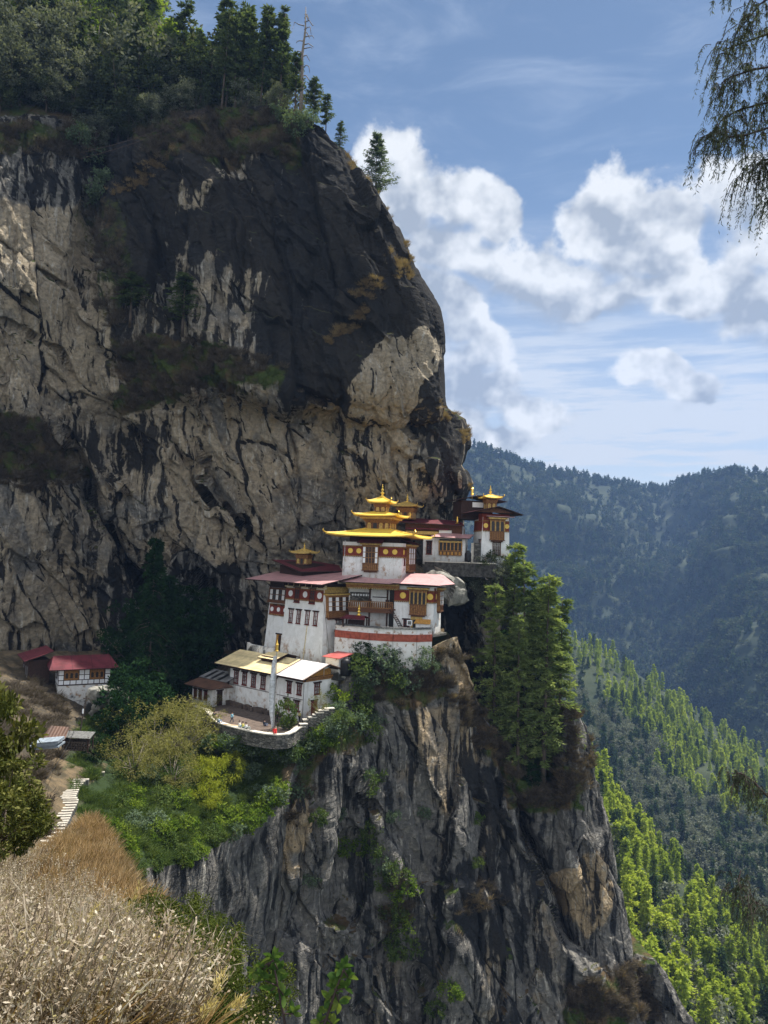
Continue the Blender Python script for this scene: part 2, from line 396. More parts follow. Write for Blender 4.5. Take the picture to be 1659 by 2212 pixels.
M = {}
def mk_mats():
    m, n, o = new_mat('plaster'); pos = n.add('ShaderNodeTexCoord').outputs['Object']
    base = n.mix(n.ramp(n.noise(pos, 0.9, 6, 0.65), 0.35, 0.7), (0.68, 0.68, 0.66), (0.80, 0.80, 0.79))
    drip = n.ramp(n.noise(n.mapping(pos, (1.6, 1.6, 0.16)), 1.0, 6, 0.62), 0.54, 0.72, 0.0, 0.6)
    base = n.mix(drip, base, (0.42, 0.40, 0.36))
    z = n.xyz(pos)[2]; lowm = n.math('MULTIPLY', n.ramp(z, 4.2, 0.0), n.ramp(n.noise(pos, 0.8, 7, 0.7), 0.50, 0.66))
    base = n.mix(lowm, base, (0.36, 0.22, 0.13))
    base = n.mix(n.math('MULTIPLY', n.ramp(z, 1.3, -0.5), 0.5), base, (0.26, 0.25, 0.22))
    n.link(pbsdf(n, base, 0.9, 0, 0.2, n.noise(pos, 4.5, 5, 0.65), 0.6, 0.12), o.inputs[0]); M['plaster'] = m
    m, n, o = new_mat('old_plaster'); pos = n.add('ShaderNodeTexCoord').outputs['Object']
    base = n.mix(n.ramp(n.noise(pos, 0.7, 6, 0.65), 0.3, 0.7), (0.60, 0.58, 0.54), (0.76, 0.75, 0.73))
    base = n.mix(n.ramp(n.noise(pos, 1.1, 7, 0.7), 0.54, 0.64), base, (0.33, 0.22, 0.14))
    base = n.mix(n.ramp(n.math('SUBTRACT', n.noise(pos, 0.35, 6, 0.65), n.math('MULTIPLY', n.xyz(pos)[2], 0.09)), 0.46, 0.62), base, (0.05, 0.05, 0.045))
    n.link(pbsdf(n, base, 0.9, 0, 0.2, n.noise(pos, 4.5, 5, 0.65), 0.6, 0.12), o.inputs[0]); M['old_plaster'] = m
    M['maroon'] = simple('maroon', (0.17, 0.033, 0.02), 0.8, var=0.2)
    M['redband'] = simple('redband', (0.30, 0.075, 0.045), 0.85, var=0.25)
    M['gold'] = simple('gold', (0.74, 0.50, 0.07), 0.42, 0.0, 0.12, 1.5, 0.5)
    M['goldmetal'] = simple('goldmetal', (0.80, 0.52, 0.10), 0.3, 0.85, 0.1, 1.5, 0.5)
    M['oldgold'] = simple('oldgold', (0.42, 0.28, 0.08), 0.5, 0.0, 0.35, 3.0)
    M['timber'] = simple('timber', (0.105, 0.045, 0.022), 0.75, var=0.4, scale=6)
    M['darktimber'] = simple('darktimber', (0.035, 0.018, 0.013), 0.8, var=0.4, scale=6)
    M['carved'] = simple('carved', (0.23, 0.11, 0.035), 0.7, var=0.55, scale=7)
    M['redwood'] = simple('redwood', (0.13, 0.025, 0.018), 0.75, var=0.3, scale=5)
    M['pane'] = simple('pane', (0.02, 0.018, 0.018), 0.35, var=0.3, scale=3)
    M['whitepane'] = simple('whitepane', (0.75, 0.76, 0.77), 0.6, var=0.05)
    M['ochreplank'] = simple('ochreplank', (0.42, 0.21, 0.045), 0.75, var=0.3, scale=4)
    M['cream'] = simple('cream', (0.55, 0.47, 0.30), 0.8, var=0.2, scale=4)
    def roof(name, col, rough, rib, ridgedir=0, var=0.2, spec=0.5, seam=0.72):
        m, n, o = new_mat(name); pos = n.add('ShaderNodeTexCoord').outputs['Object']; x = n.xyz(pos)[ridgedir]; y = n.xyz(pos)[1-ridgedir]
        wv = n.math('SINE', n.math('MULTIPLY', x, rib)); nz = n.noise(pos, 0.8, 6, 0.6)
        c = n.mix(n.ramp(nz, 0.3, 0.7), tuple(q*(1-var) for q in col), tuple(min(1, q*(1+var)) for q in col))
        c = n.mix(n.ramp(n.noise(n.mapping(pos, (0.5, 3, 1) if ridgedir else (3, 0.5, 1)), 1.0, 4, 0.6), 0.48, 0.75, 0, 0.6), c, tuple(q*0.55 for q in col))
        sm = n.ramp(n.math('PINGPONG', n.math('ADD', y, 100.0), 1.5), 0.10, 0.02, 0.0, seam)
        c = n.mix(sm, c, tuple(q*0.45 for q in col))
        n.link(pbsdf(n, c, rough, 0, spec, wv, 0.5, 0.03), o.inputs[0]); M[name] = m
    roof('pinkroof', (0.46, 0.245, 0.245), 0.42, 20.0, 0, .15, 1.0); roof('darkred', (0.105, 0.02, 0.026), 0.6, 20.0, 0, .3, .2)
    roof('yellowroof', (0.68, 0.54, 0.29), 0.55, 16.0); roof('whiteroof', (0.60, 0.58, 0.58), 0.3, 16.0)
    roof('greyroof', (0.20, 0.195, 0.19), 0.5, 16.0, 0, 0.4); roof('rustroof', (0.10, 0.05, 0.03), 0.55, 16.0, 0, 0.4)
    roof('redroof', (0.42, 0.09, 0.08), 0.4, 16.0)
    M['stepstone'] = simple('stepstone', (0.36, 0.33, 0.28), 0.85, var=0.3, scale=2, bstr=0.4)
    M['ridgepine'] = leafmat('ridgepine', [(0.03, 0.05, 0.025), (0.07, 0.10, 0.045), (0.16, 0.19, 0.085)], 0.35)
    M['slate'] = simple('slate', (0.12, 0.12, 0.115), 0.7, var=0.45, scale=5, bstr=0.6, bdist=0.1)
    M['stonewhite'] = simple('stonewhite', (0.52, 0.48, 0.41), 0.8, var=0.2, scale=3, bstr=0.4)
    m, n, o = new_mat('masonry'); pos = n.add('ShaderNodeTexCoord').outputs['Object']
    vo = n.add('ShaderNodeTexVoronoi'); n.link(n.mapping(pos, (1.6, 1.6, 3.0)), vo.inputs['Vector']); vo.inputs['Scale'].default_value = 1.0
    ve = n.add('ShaderNodeTexVoronoi', feature='DISTANCE_TO_EDGE'); n.link(n.mapping(pos, (1.6, 1.6, 3.0)), ve.inputs['Vector']); ve.inputs['Scale'].default_value = 1.0
    c = n.mix(n.xyz(vo.outputs['Color'])[0], (0.07, 0.067, 0.06), (0.21, 0.195, 0.17)); c = n.mix(n.ramp(ve.outputs[0], 0.0, 0.08), (0.04, 0.04, 0.035), c)
    c = n.mix(n.ramp(n.noise(pos, 0.8, 6, 0.65), 0.5, 0.65), c, (0.06, 0.06, 0.05))
    n.link(pbsdf(n, c, 0.9, 0, 0.2, n.ramp(ve.outputs[0], 0.0, 0.12), 0.8, 0.15), o.inputs[0]); M['masonry'] = m
    M['darkstone'] = simple('darkstone', (0.055, 0.052, 0.047), .9, var=.6, scale=1.6, bstr=.8, bdist=.2)
    M['courtsoil'] = simple('courtsoil', (0.10, 0.075, 0.06), 0.95, var=0.3, scale=1.5, bstr=0.5, bdist=0.1)
    M['metal'] = simple('metal', (0.45, 0.45, 0.45), 0.35, 0.8)
    M['plastic'] = simple('plastic', (0.01, 0.01, 0.011), 0.5)
    M['flagcloth'] = simple('flagcloth', (0.50, 0.52, 0.54), 0.8, var=0.3, scale=2.5)
    M['bark'] = simple('bark', (0.085, 0.065, 0.05), 0.9, var=0.4, scale=5, bstr=0.7, bdist=0.08)
    M['palebark'] = simple('palebark', (0.20, 0.17, 0.14), 0.9, var=0.35, scale=5, bstr=0.7, bdist=0.05)
    M['pine'] = leafmat('pine', [(0.02, 0.038, 0.018), (0.045, 0.075, 0.032), (0.095, 0.13, 0.05)], 0.25)
    M['pinebright'] = leafmat('pinebright', [(0.055, 0.10, 0.02), (0.13, 0.19, 0.035), (0.24, 0.29, 0.05)], 0.45)
    M['ridgebright'] = leafmat('ridgebright', [(0.10, 0.155, 0.03), (0.27, 0.34, 0.055), (0.48, 0.52, 0.09)], 0.5, nscale=.03)
    M['pineblue'] = leafmat('pineblue', [(0.05, 0.075, 0.055), (0.10, 0.135, 0.095), (0.17, 0.21, 0.14)], 0.4)
    M['oak'] = leafmat('oak', [(0.022, 0.034, 0.018), (0.05, 0.065, 0.035), (0.095, 0.11, 0.065)], 0.25, gloss=0.06)
    M['oakgrey'] = leafmat('oakgrey', [(0.045, 0.055, 0.04), (0.12, 0.135, 0.10), (0.26, 0.27, 0.21)], 0.25, gloss=0.08)
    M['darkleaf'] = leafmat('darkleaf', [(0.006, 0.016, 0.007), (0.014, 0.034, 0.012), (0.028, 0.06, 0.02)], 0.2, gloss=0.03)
    M['olive'] = leafmat('olive', [(0.10, 0.105, 0.03), (0.18, 0.175, 0.06), (0.28, 0.26, 0.11)], 0.4)
    M['bright'] = leafmat('bright', [(0.03, 0.065, 0.012), (0.10, 0.16, 0.025), (0.27, 0.33, 0.055)], 0.45)
    M['midgreen'] = leafmat('midgreen', [(0.022, 0.042, 0.013), (0.065, 0.10, 0.03), (0.16, 0.20, 0.06)], 0.35)
    M['greygreen'] = leafmat('greygreen', [(0.05, 0.075, 0.045), (0.10, 0.14, 0.085), (0.19, 0.24, 0.16)], 0.3)
    M['yellowgreen'] = leafmat('yellowgreen', [(0.14, 0.17, 0.02), (0.24, 0.27, 0.035), (0.36, 0.37, 0.06)], 0.45)
    M['rhodo'] = leafmat('rhodo', [(0.018, 0.025, 0.008), (0.06, 0.07, 0.018), (0.24, 0.23, 0.08)], 0.25, gloss=0.14, nscale=2.0)
    M['boxleaf'] = leafmat('boxleaf', [(0.012, 0.020, 0.006), (0.04, 0.055, 0.014), (0.12, 0.14, 0.03)], 0.25, gloss=0.12, nscale=3.0)
    M['glossleaf'] = leafmat('glossleaf', [(0.025, 0.06, 0.02), (0.06, 0.11, 0.03), (0.20, 0.23, 0.06)], 0.4, gloss=0.12, nscale=4.0)
    M['dry'] = leafmat('dry', [(0.14, 0.08, 0.035), (0.27, 0.18, 0.09), (0.42, 0.31, 0.17)], 0.3, gloss=0.0)
    M['dryorange'] = leafmat('dryorange', [(0.11, 0.075, 0.045), (0.22, 0.16, 0.09), (0.36, 0.28, 0.165)], 0.3, gloss=0.0)
    M['drybrown'] = leafmat('drybrown', [(0.045, 0.036, 0.03), (0.095, 0.078, 0.062), (0.18, 0.15, 0.12)], 0.2, gloss=0.0)
    M['herb'] = leafmat('herb', [(0.08, 0.055, 0.04), (0.30, 0.24, 0.175), (0.66, 0.60, 0.50)], 0.3, gloss=0.0, nscale=3)
    M['straw'] = leafmat('straw', [(0.36, 0.27, 0.12), (0.52, 0.42, 0.22), (0.66, 0.56, 0.34)], 0.35, gloss=0.0, nscale=3)
    M['weep'] = leafmat('weep', [(0.03, 0.04, 0.03), (0.08, 0.095, 0.07), (0.16, 0.18, 0.14)], 0.3, gloss=0.03, nscale=3)
    M['twig'] = simple('twig', (0.045, 0.03, 0.028), 0.85)
    M['heropine'] = leafmat('heropine', [(0.06, 0.095, 0.035), (0.15, 0.20, 0.075), (0.32, 0.37, 0.13)], 0.5, nscale=.25)
    M['rock'] = rock_mat('rock')
    M['rock2'] = rock_mat('rock2', tan=(0.40, 0.30, 0.18), grey=(0.150, 0.143, 0.132), black=(0.017, 0.019, 0.022), veg=(0.10, 0.07, 0.04), veg2=(0.05, 0.075, 0.02), streak=0.5)
    m, n, o = new_mat('forestfloor'); pos = n.add('ShaderNodeNewGeometry').outputs['Position']
    c = n.mix(n.ramp(n.noise(pos, 0.02, 6, 0.6), 0.4, 0.65), (0.016, 0.026, 0.012), (0.032, 0.042, 0.018)); n.link(pbsdf(n, c, 0.95), o.inputs[0]); M['forestfloor'] = m
    m, n, o = new_mat('slopesoil'); pos = n.add('ShaderNodeNewGeometry').outputs['Position']
    at = n.add('ShaderNodeVertexColor', layer_name='mix').outputs[0]; sp = n.add('ShaderNodeSeparateColor'); n.link(at, sp.inputs[0])
    nz = n.noise(pos, 0.5, 7, 0.65); nf = n.noise(pos, 3.0, 6, 0.65)
    c = n.mix(n.ramp(nz, 0.35, 0.65), (0.06, 0.05, 0.032), (0.15, 0.11, 0.065)); c = n.mix(n.ramp(n.math('ADD', sp.outputs[0], n.math('SUBTRACT', nf, 0.5)), 0.3, 0.7), c, (0.022, 0.038, 0.012))
    c = n.mix(n.ramp(n.math('ADD', sp.outputs[1], n.math('SUBTRACT', nf, 0.5)), 0.3, 0.7), c, (0.05, 0.045, 0.038))
    n.link(pbsdf(n, c, 0.95, 0, 0.2, nf, 0.8, 0.3), o.inputs[0]); M['slopesoil'] = m
mk_mats()
# ---------------------------------------------------------------- rock faces and slopes
GR = {}     # name -> (PX, PY, P) for placing things on the surfaces
def joints(P, sp, ang, s, wob):
    """blocks cut by two families of near-parallel joints: offset + tilt per block, distance to a joint"""
    U = []
    for k in (0, 1):
        a = ang[k]; u = P[..., 0]*math.cos(a)+P[..., 2]*math.sin(a)+P[..., 1]*.35+wob[..., k]; u = u/sp[k]; u = u+0.75*(fbm(np.stack([u*.37, 0*u+s, 0*u], -1), 2, s+k)-.5)*2; U.append(u)
    i0 = np.floor(U[0]); f0 = U[0]-i0; U[1] = U[1]+_h(i0.astype(np.int64), 0*i0.astype(np.int64), 0*i0.astype(np.int64), s+9)*3.7; i1 = np.floor(U[1]); f1 = U[1]-i1
    i0, i1 = i0.astype(np.int64), i1.astype(np.int64); z = 0*i0; r = lambda q: _h(i0, i1, z, s+q)
    h = (r(1)-.5)*1.5+(f0-.5)*(r(2)-.5)*2.2+(f1-.5)*(r(3)-.5)*2.2; e0 = np.minimum(f0, 1-f0)*sp[0]; e1 = np.minimum(f1, 1-f1)*sp[1]
    return h, np.minimum(e0, e1), r(4)
def rocky(P, amp=(2.4, 0.9, 0.35), size=(11, 4.2, 1.5), s=0, stretch=2.6, mask=None, sp=((10, 24), (4.6, 12)), ang=(0.12, 1.15), rid=0.9):
    nr = grid_normals(P); wv = np.stack([fbm(P/22+11, 4, s+50), fbm(P/22+31, 4, s+60), fbm(P/22+71, 4, s+70)], -1)-0.5
    h = 0; crack = np.ones(P.shape[:-1]); tones = []
    for k in (0, 1):
        f, e, tn = joints(P, sp[k], (ang[0]+.25*k, ang[1]-.3*k), s+k*31, wv*(10, 5)[k]+(fbm(P/4.0, 3, s+k)[..., None]-.5)*1.2)
        h = h+amp[k]*.55*f; on = sstep(fbm(P/(14, 7)[k]+k*5, 2, s+90+k), (0.45, 0.52)[k], (0.55, 0.6)[k]); cr = 1-(1-sstep(e, 0.05, (.5, .3)[k]))*on; h = h-(.75, .4)[k]*(1-cr); crack = np.minimum(crack, cr); tones.append(tn)
    a = 0.42; q = P+wv*5; q = np.stack([q[..., 0]*math.cos(a)+q[..., 2]*math.sin(a), q[..., 1], (-q[..., 0]*math.sin(a)+q[..., 2]*math.cos(a))/stretch], -1)
    for am, sz, k in ((amp[1]*.8, size[1], 2), (amp[2], size[2], 3)):
        f, c = facets(q/sz+fbm(P/(sz*0.8), 2, s+k*7)[..., None]*0.15, s+k*40, 1.5); h = h+am*f; tones.append(FAC['t'])
        on = sstep(fbm(P/(sz*2.2)+k*5, 2, s+90+k), 0.5, 0.6); crack = np.minimum(crack, 1-(1-sstep(c, 0.0, 0.04))*on*.6)
    ql = np.stack([P[..., 0]/2.2+wv[..., 0]*3, P[..., 1]/2.2, P[..., 2]/13.0], -1)
    h = h+(fbm(ql, 4, s+15, ridged=True)-0.6)*rid+(fbm(P/1.2, 4, s+5)-0.5)*rid*.5+(fbm(P/30, 3, s+9)-0.5)*5
    if mask is not None: h = h*mask
    h = blur(h, 1); FAC['tone'] = (tones[0], tones[1], tones[2])
    nr = nr*np.array([0.7, 1, 0.75]); return P+nr*h[..., None], crack

SILU = [(-30,560),(150,590),(225,600),(250,662),(300,720),(330,752),(380,785),(420,812),(445,830),(500,862),(560,888),(600,908),(640,935),(665,950),(700,958),(780,963),(860,966),(882,968),(890,985),(905,1006),(955,1016),(985,1008),(1005,1001),(1020,1013),(1045,1023),(1065,1014),(1090,1003),(1200,1003),(1210,1014),(1216,1090),(1222,1110),(1260,1114),(1400,1118),(1500,1124),(1750,1130)]
RIMU = [(-300,262),(0,258),(60,252),(110,258),(150,270),(185,330),(205,330),(300,290),(390,243),(450,233),(520,230),(600,228),(700,228)]
def cliff_upper():
    nv, nu, ntop, nback = 560, 470, 26, 26
    v = np.linspace(0, 1, nv)[:, None]; u = np.linspace(0, 1, nu)[None, :]
    sy = np.array([a for a, b in SILU]); sx = np.array([b for a, b in SILU])
    PX0 = -300+u*(600+300)+0*v; rim = np.interp(PX0, [a for a, b in RIMU], [b for a, b in RIMU])
    PY = rim+(1750-rim)*v
    for _ in range(3):
        sil = np.interp(PY, sy, sx); PX = -300+u*(sil+300); rim = np.interp(PX, [a for a, b in RIMU], [b for a, b in RIMU]); PY = rim+(1750-rim)*v
    xs = [-300, 0, 200, 400, 600, 800, 960, 1130]; ys = [240, 400, 600, 850, 900, 1000, 1150, 1300, 1500, 1750]
    tb = [[140,144,156,155,153,153,158,164],[136,140,151,149,147,147,156,166],[134,138,148,146,143,144,154,166],[133,138,147,143,140,142,153,166],[135,139,149,148,148,149,152,165],
          [137,140,150,148,149,152,152,160],[137,140,154,151,154,160,158,160],[139,144,160,160,154,158,160,158],[140,148,163,168,157,160,162,158],[140,152,165,170,160,162,164,160]]
    D = table(xs, ys, tb, PX, PY, bl=12)
    # overhang lip above the undercut
    lip = [(560,850),(620,868),(740,886),(890,900),(970,884)]; d, sg, t = pdist(PX, PY, lip); D = D+np.where(sg > 0, 3.0*sstep(d, 0, 14)*(1-sstep(d, 30, 160)), 0)
    # chimney and cracks
    for poly, wd, dp in [([(120,930),(160,990),(220,1130),(262,1200),(310,1265),(325,1420)], 17, 8.5), ([(355,915),(400,1000),(440,1060),(480,1110)], 7, 3.0),
                         ([(425,955),(455,1040),(500,1110),(575,1195)], 8, 3.5), ([(345,1155),(420,1240),(470,1300)], 5, 2.0), ([(730,890),(745,960),(735,1010)], 6, 2.2), ([(215,300),(205,420),(180,560),(170,700)], 22, 5),
                         ([(0,520),(50,560),(110,600),(170,640)], 5, 1.6), ([(0,690),(60,720),(130,760),(160,830)], 6, 2.0), ([(520,790),(640,840),(760,900)], 7, 2.5), ([(610,880),(640,980),(650,1120),(640,1200)], 4, 1.4), ([(870,890),(900,960),(890,1040)], 8, 2.5), ([(960,1010),(985,1080),(990,1190)], 12, 4.0)]:
        d, sg, t = pdist(PX, PY, poly); D = D+dp*np.exp(-(d/wd)**2)*np.minimum(1, 4*np.minimum(t+0.06, 1.06-t))
    for poly, am, wd in [([(160,980),(330,1300),(420,1420)], -4, 26), ([(700,560),(800,640),(870,760),(890,880)], 3, 40), ([(430,930),(580,1200)], 2.5, 30), ([(170,330),(200,520),(190,720),(240,860)], 3.5, 40), ([(20,820),(120,900),(230,1010)], -3, 30)]:
        d, sg, t = pdist(PX, PY, poly); D = D+am*np.where(sg > 0, np.exp(-d/90), -np.exp(-d/90))*sstep(d, 0, wd)*0.5
    # roof of the cave behind the buildings
    D = D+6*np.exp(-(((PX-680)/120)**2+((PY-1225)/45)**2))+5*np.exp(-(((PX-940)/60)**2+((PY-1120)/50)**2))
    # round the right-hand edge off
    wr = 60; tt = np.clip((PX-(np.interp(PY, sy, sx)-wr))/wr, 0, 1); D = D+12*(1-np.sqrt(np.maximum(0, 1-tt**2)))*sstep(PY, 230, 330)
    P = Wn(PX, PY, D)
    mask = (1-0.75*sstep(tt, 0.6, 1.0))*(0.35+0.65*sstep(v+0*u, 0, 0.02))
    P, crack = rocky(P, s=3, mask=mask, amp=(3.6, 1.5, 0.45), size=(17, 7, 2.6))
    # wrap: back round the right edge, and back over the top
    bk = np.linspace(0, 1, nback)[1:]; R = P[:, -1:, :]+np.stack([-bk*14*bk, 60*bk+4*bk, 0*bk], -1)[None]+((fbm(np.repeat(P[:, -1:, :], len(bk), 1)/5+bk[None, :, None]*6, 3, 8)-.5)*4*np.minimum(1, bk*6))[..., None]*np.array([1, 0, .4])
    Pf = np.concatenate([P, R], 1)
    tk = np.linspace(1, 0, ntop)[:-1][:, None]
    px_t = np.concatenate([PX[0], np.full(len(bk), PX[0, -1])])
    rise = np.interp(px_t, [-300, 0, 250, 420, 600, 760], [0.95, 0.85, 0.5, 0.16, 0.05, 0.02])[None, :]
    T = Pf[:1]+np.stack([0*tk*rise, tk*70+0*rise, (tk**0.9)*70*rise], -1)
    T[..., 2] += ((fbm(T/7, 3, 77)-.5)*3.0)*np.minimum(1, tk*6)
    Pf = np.concatenate([T, Pf], 0); nr_, nc_ = Pf.shape[:2]
    # what covers the rock
    wq = fbm(np.stack([PX/70, PY/70, 0*PX], -1), 4, 21)-.5; wq2 = fbm(np.stack([PX/70+9, PY/70, 0*PX], -1), 4, 33)-.5
    X, Y = PX+wq*90, PY+wq2*90
    t1, t2, t3 = FAC['tone']; K = 0.30+0*X; T_ = 0.62+0*X; V = 0*X
    def reg(poly, ch, val, fe=30):
        nonlocal K, T_, V
        m = inpoly(X, Y, poly, fe)
        if ch == 'k': K = K*(1-m)+val*m
        if ch == 't': T_ = T_*(1-m)+val*m
        if ch == 'v': V = V*(1-m)+val*m
    reg([(-300,200),(240,200),(215,470),(-300,440)], 'k', 0.62); reg([(-300,200),(240,200),(215,470),(-300,440)], 't', 0.2)
    reg([(200,300),(420,220),(660,220),(1000,450),(1040,905),(880,900),(620,872),(560,830),(520,700),(480,600),(240,640)], 'k', 1.25)
    reg([(240,640),(540,600),(580,840),(240,880)], 'k', 0.62)
    reg([(740,880),(785,790),(850,735),(925,715),(938,800),(903,893)], 'k', 0.10, 16); reg([(740,880),(785,790),(850,735),(925,715),(938,800),(903,893)], 't', 0.7)
    for poly in ([(-300,430),(205,440),(190,560),(-300,600)], [(-300,600),(150,600),(185,700),(170,850),(60,860),(-300,800)], [(425,900),(545,885),(540,1130),(470,1080),(430,1000)], [(330,990),(420,1010),(450,1150),(370,1160)], [(570,885),(735,905),(720,1000),(620,1080),(560,1150)], [(100,1180),(190,1230),(200,1380),(60,1390),(40,1260)], [(180,650),(235,600),(240,720),(190,730)]):
        reg(poly, 'k', 0.12, 24); reg(poly, 't', 0.85, 24)
    for cx, cy, rx, ry in [(500,350,45,18),(420,420,40,40),(430,600,40,75),(520,640,40,60),(560,590,30,40),(480,700,40,35)]:
        reg([(cx-rx, cy-ry), (cx+rx, cy-ry*.8), (cx+rx*.8, cy+ry), (cx-rx*.7, cy+ry)], 'k', 0.35)
    reg([(895,893),(1040,870),(1040,1015),(960,1080),(900,990)], 'k', 0.9); reg([(975,990),(1040,1000),(1040,1220),(985,1220)], 'k', 0.92)
    reg([(150,900),(350,930),(330,1010),(230,1010),(150,960)], 'k', 0.75)
    reg([(80,1000),(190,1010),(250,1220),(90,1190)], 't', 0.3); reg([(180,1060),(350,1100),(300,1250),(200,1180)], 't', 0.25)
    reg([(225,1200),(560,1230),(560,1560),(225,1560)], 'k', 0.66); reg([(225,1200),(560,1230),(560,1560),(225,1560)], 't', 0.1)
    reg([(960,1215),(1200,1210),(1200,1750),(960,1750)], 'k', 0.93)
    reg([(1020,1330),(1075,1330),(1075,1440),(1020,1440)], 'k', 0.35)
    reg([(240,230),(520,225),(660,260),(640,340),(420,350),(280,330)], 'v', 0.62); reg([(160,440),(260,440),(300,700),(215,720)], 'v', 0.5)
    reg([(235,740),(430,735),(620,800),(600,850),(400,860),(240,900)], 'v', 0.8); reg([(-300,900),(90,900),(180,1040),(60,1060),(-300,1010)], 'v', 0.75); reg([(-100,250),(190,260),(200,330),(-100,330)], 'v', 0.6)
    reg([(640,1180),(740,1180),(740,1230),(560,1235),(560,1215)], 'k', 0.2)
    nrm = grid_normals(P); V = np.maximum(V, sstep(nrm[..., 2], 0.5, 0.85)*0.75*(PY < 1200))
    T_ = T_+(t1-.5)*.5+(t2-.5)*.5; K = K+((t1-.5)*.16+(t2-.5)*.30+(t3-.5)*.14)*(K < .9); K = np.maximum(K, (1-crack)*0.9)
    A = np.zeros((nr_, nc_, 3)); A[..., 0] = 0.6; A[..., 1] = .3; A[..., 2] = 0.0
    A[-nv:, :nu] = np.stack([K, T_, V], -1); A[-nv:, nu:, 0] = 0.8; A[:-nv, :, 2] = 0.9
    me = np_mesh('cliff', Pf.reshape(-1, 3), grid_faces(nr_, nc_), M['rock'], False); set_attr(me, 'mix', A.reshape(-1, 3))
    tag(obj('cliff', me), 'towering dark rock face behind and above the temples', kind='structure')
    GR['U'] = (PX, PY, P); GR['T'] = (None, None, T)
    return T
def cliff_lower():
    top = [(150,1900),(215,1888),(300,1862),(420,1838),(500,1790),(565,1738),(610,1690),(655,1640),(715,1590),(742,1520),(750,1440),(765,1418),(850,1405),(930,1398),(968,1382),(985,1374),(1000,1412),(1010,1450),(1040,1530),(1070,1590),(1100,1640),(1125,1685),(1180,1700),(1207,1690),(1213,1600),(1220,1545),(1236,1524),(1252,1540),(1264,1572),(1282,1630),(1291,1680),(1304,1740),(1308,1780),(1306,1850),(1308,1920),(1316,2000),(1336,2078),(1352,2095),(1380,2066),(1412,2072),(1440,2100),(1458,2150),(1472,2212),(1500,2310)]
    arc = np.concatenate([[0], np.cumsum([math.hypot(b[0]-a[0], (b[1]-a[1])*0.55) for a, b in zip(top[:-1], top[1:])])]); arc /= arc[-1]
    nu, nv, nb = 640, 430, 22
    u = np.linspace(0, 1, nu); tx = np.interp(u, arc, [a for a, b in top]); ty = np.interp(u, arc, [b for a, b in top])
    bx = np.interp(tx+0.0*u, [150, 700, 985, 1125, 1207, 1310, 1500], [120, 640, 1000, 1130, 1235, 1420, 1620]); bx = np.maximum.accumulate(bx+np.arange(nu)*1e-3); bx = blur(bx[None, :], 60)[0]
    v = np.linspace(0, 1, nv)[:, None]; PX = tx[None]*(1-v)+bx[None]*v; PY = ty[None]*(1-v)+2320*v
    dt = np.interp(tx, [150,215,300,450,560,650,720,745,765,900,985,1040,1100,1200,1235,1290,1320,1350,1412,1500], [90,92,98,106,111,114,116,124,127,128,129,132,135,138,137,141,141,139,135,136])
    db = np.interp(bx, [120,300,500,700,900,1000,1130,1235,1420,1620], [92,97,103,110,117,121,126,125,130,131])
    D = dt[None]*(1-v**0.85)+db[None]*v**0.85
    faults = [([(755,1660),(830,1790),(880,1880),(950,1980),(1010,2050),(1060,2150),(1100,2240)], 2.4, 12), ([(985,1374),(1040,1530),(1100,1640),(1120,1760),(1180,1850)], -5.0, 12),
              ([(1108,1700),(1130,1790),(1180,1890),(1225,2010),(1300,2110)], 7.0, 10), ([(650,1640),(655,1760),(640,1900),(600,2050)], 2.2, 10), ([(700,1850),(760,1800),(830,1790)], -2.5, 14),
              ([(410,1850),(520,1960),(570,2070),(600,2220)], 2.0, 6), ([(720,2060),(830,2080),(880,2212)], 2.0, 10), ([(870,1660),(890,1760),(930,1860),(1010,1980)], 1.8, 12), ([(1200,1760),(1240,1850),(1290,1960)], 1.5, 8),
              ([(560,1980),(700,2080),(800,2180)], 1.6, 6), ([(740,1500),(770,1600),(800,1720)], 2.2, 20), ([(900,1900),(1000,1900),(1100,1960)], 1.5, 10), ([(1020,1800),(1060,1950),(1120,2110),(1180,2230)], 2.5, 9)]
    for poly, am, wd in faults:
        d, sg, t = pdist(PX, PY, poly); e = np.exp(-d/75)*sstep(d, 0, wd)*np.minimum(1, 5*np.minimum(t+0.03, 1.03-t)); D = D+am*0.5*np.where(sg > 0, -e, e)+abs(am)*0.25*np.exp(-(d/5)**2)
    for poly, wd, dp in [([(1112,1710),(1135,1800),(1180,1895),(1222,2010),(1262,2080)], 13, 8), ([(1050,1650),(1075,1700),(1080,1780)], 10, 2), ([(760,1690),(790,1760),(800,1850)], 5, 1.5), ([(900,2100),(960,2180)], 10, 3), ([(700,1960),(760,1990),(830,2060)], 18, 3)]:
        d, sg, t = pdist(PX, PY, poly); D = D+dp*np.exp(-(d/wd)**2)*np.minimum(1, 4*np.minimum(t+0.06, 1.06-t))
    D = D-3.0*np.exp(-(((PX-740)/45)**2+((PY-2010)/35)**2))
    # the saddle with the pines lies further back than the nose in front of it
    P = Wn(PX, PY, D)
    edge = sstep(v+0*PX, 0, 0.045); P, crack = rocky(P, s=90, amp=(3.4, 1.0, 0.2), size=(15, 6.5, 2.4), stretch=4.0, sp=((8, 30), (4.2, 17)), ang=(-0.18, 0.95), rid=0.5, mask=0.25+0.75*edge)
    P[..., 0] += ((fbm(P/2.2, 4, 6)-.5)*1.5)*(1-edge)
    b = np.linspace(1, 0, nb)[:-1][:, None]; B = P[:1]+np.stack([(-3*b*(tx[None] > 985)), b*42+0*u[None], -1.5*b+0*u[None]], -1); B[..., 2] += (fbm(B/5, 3, 4)-.5)*2.2*np.minimum(1, b*6)-0.6*np.minimum(1, b*8)
    Pf = np.concatenate([B, P], 0); nr_, nc_ = Pf.shape[:2]
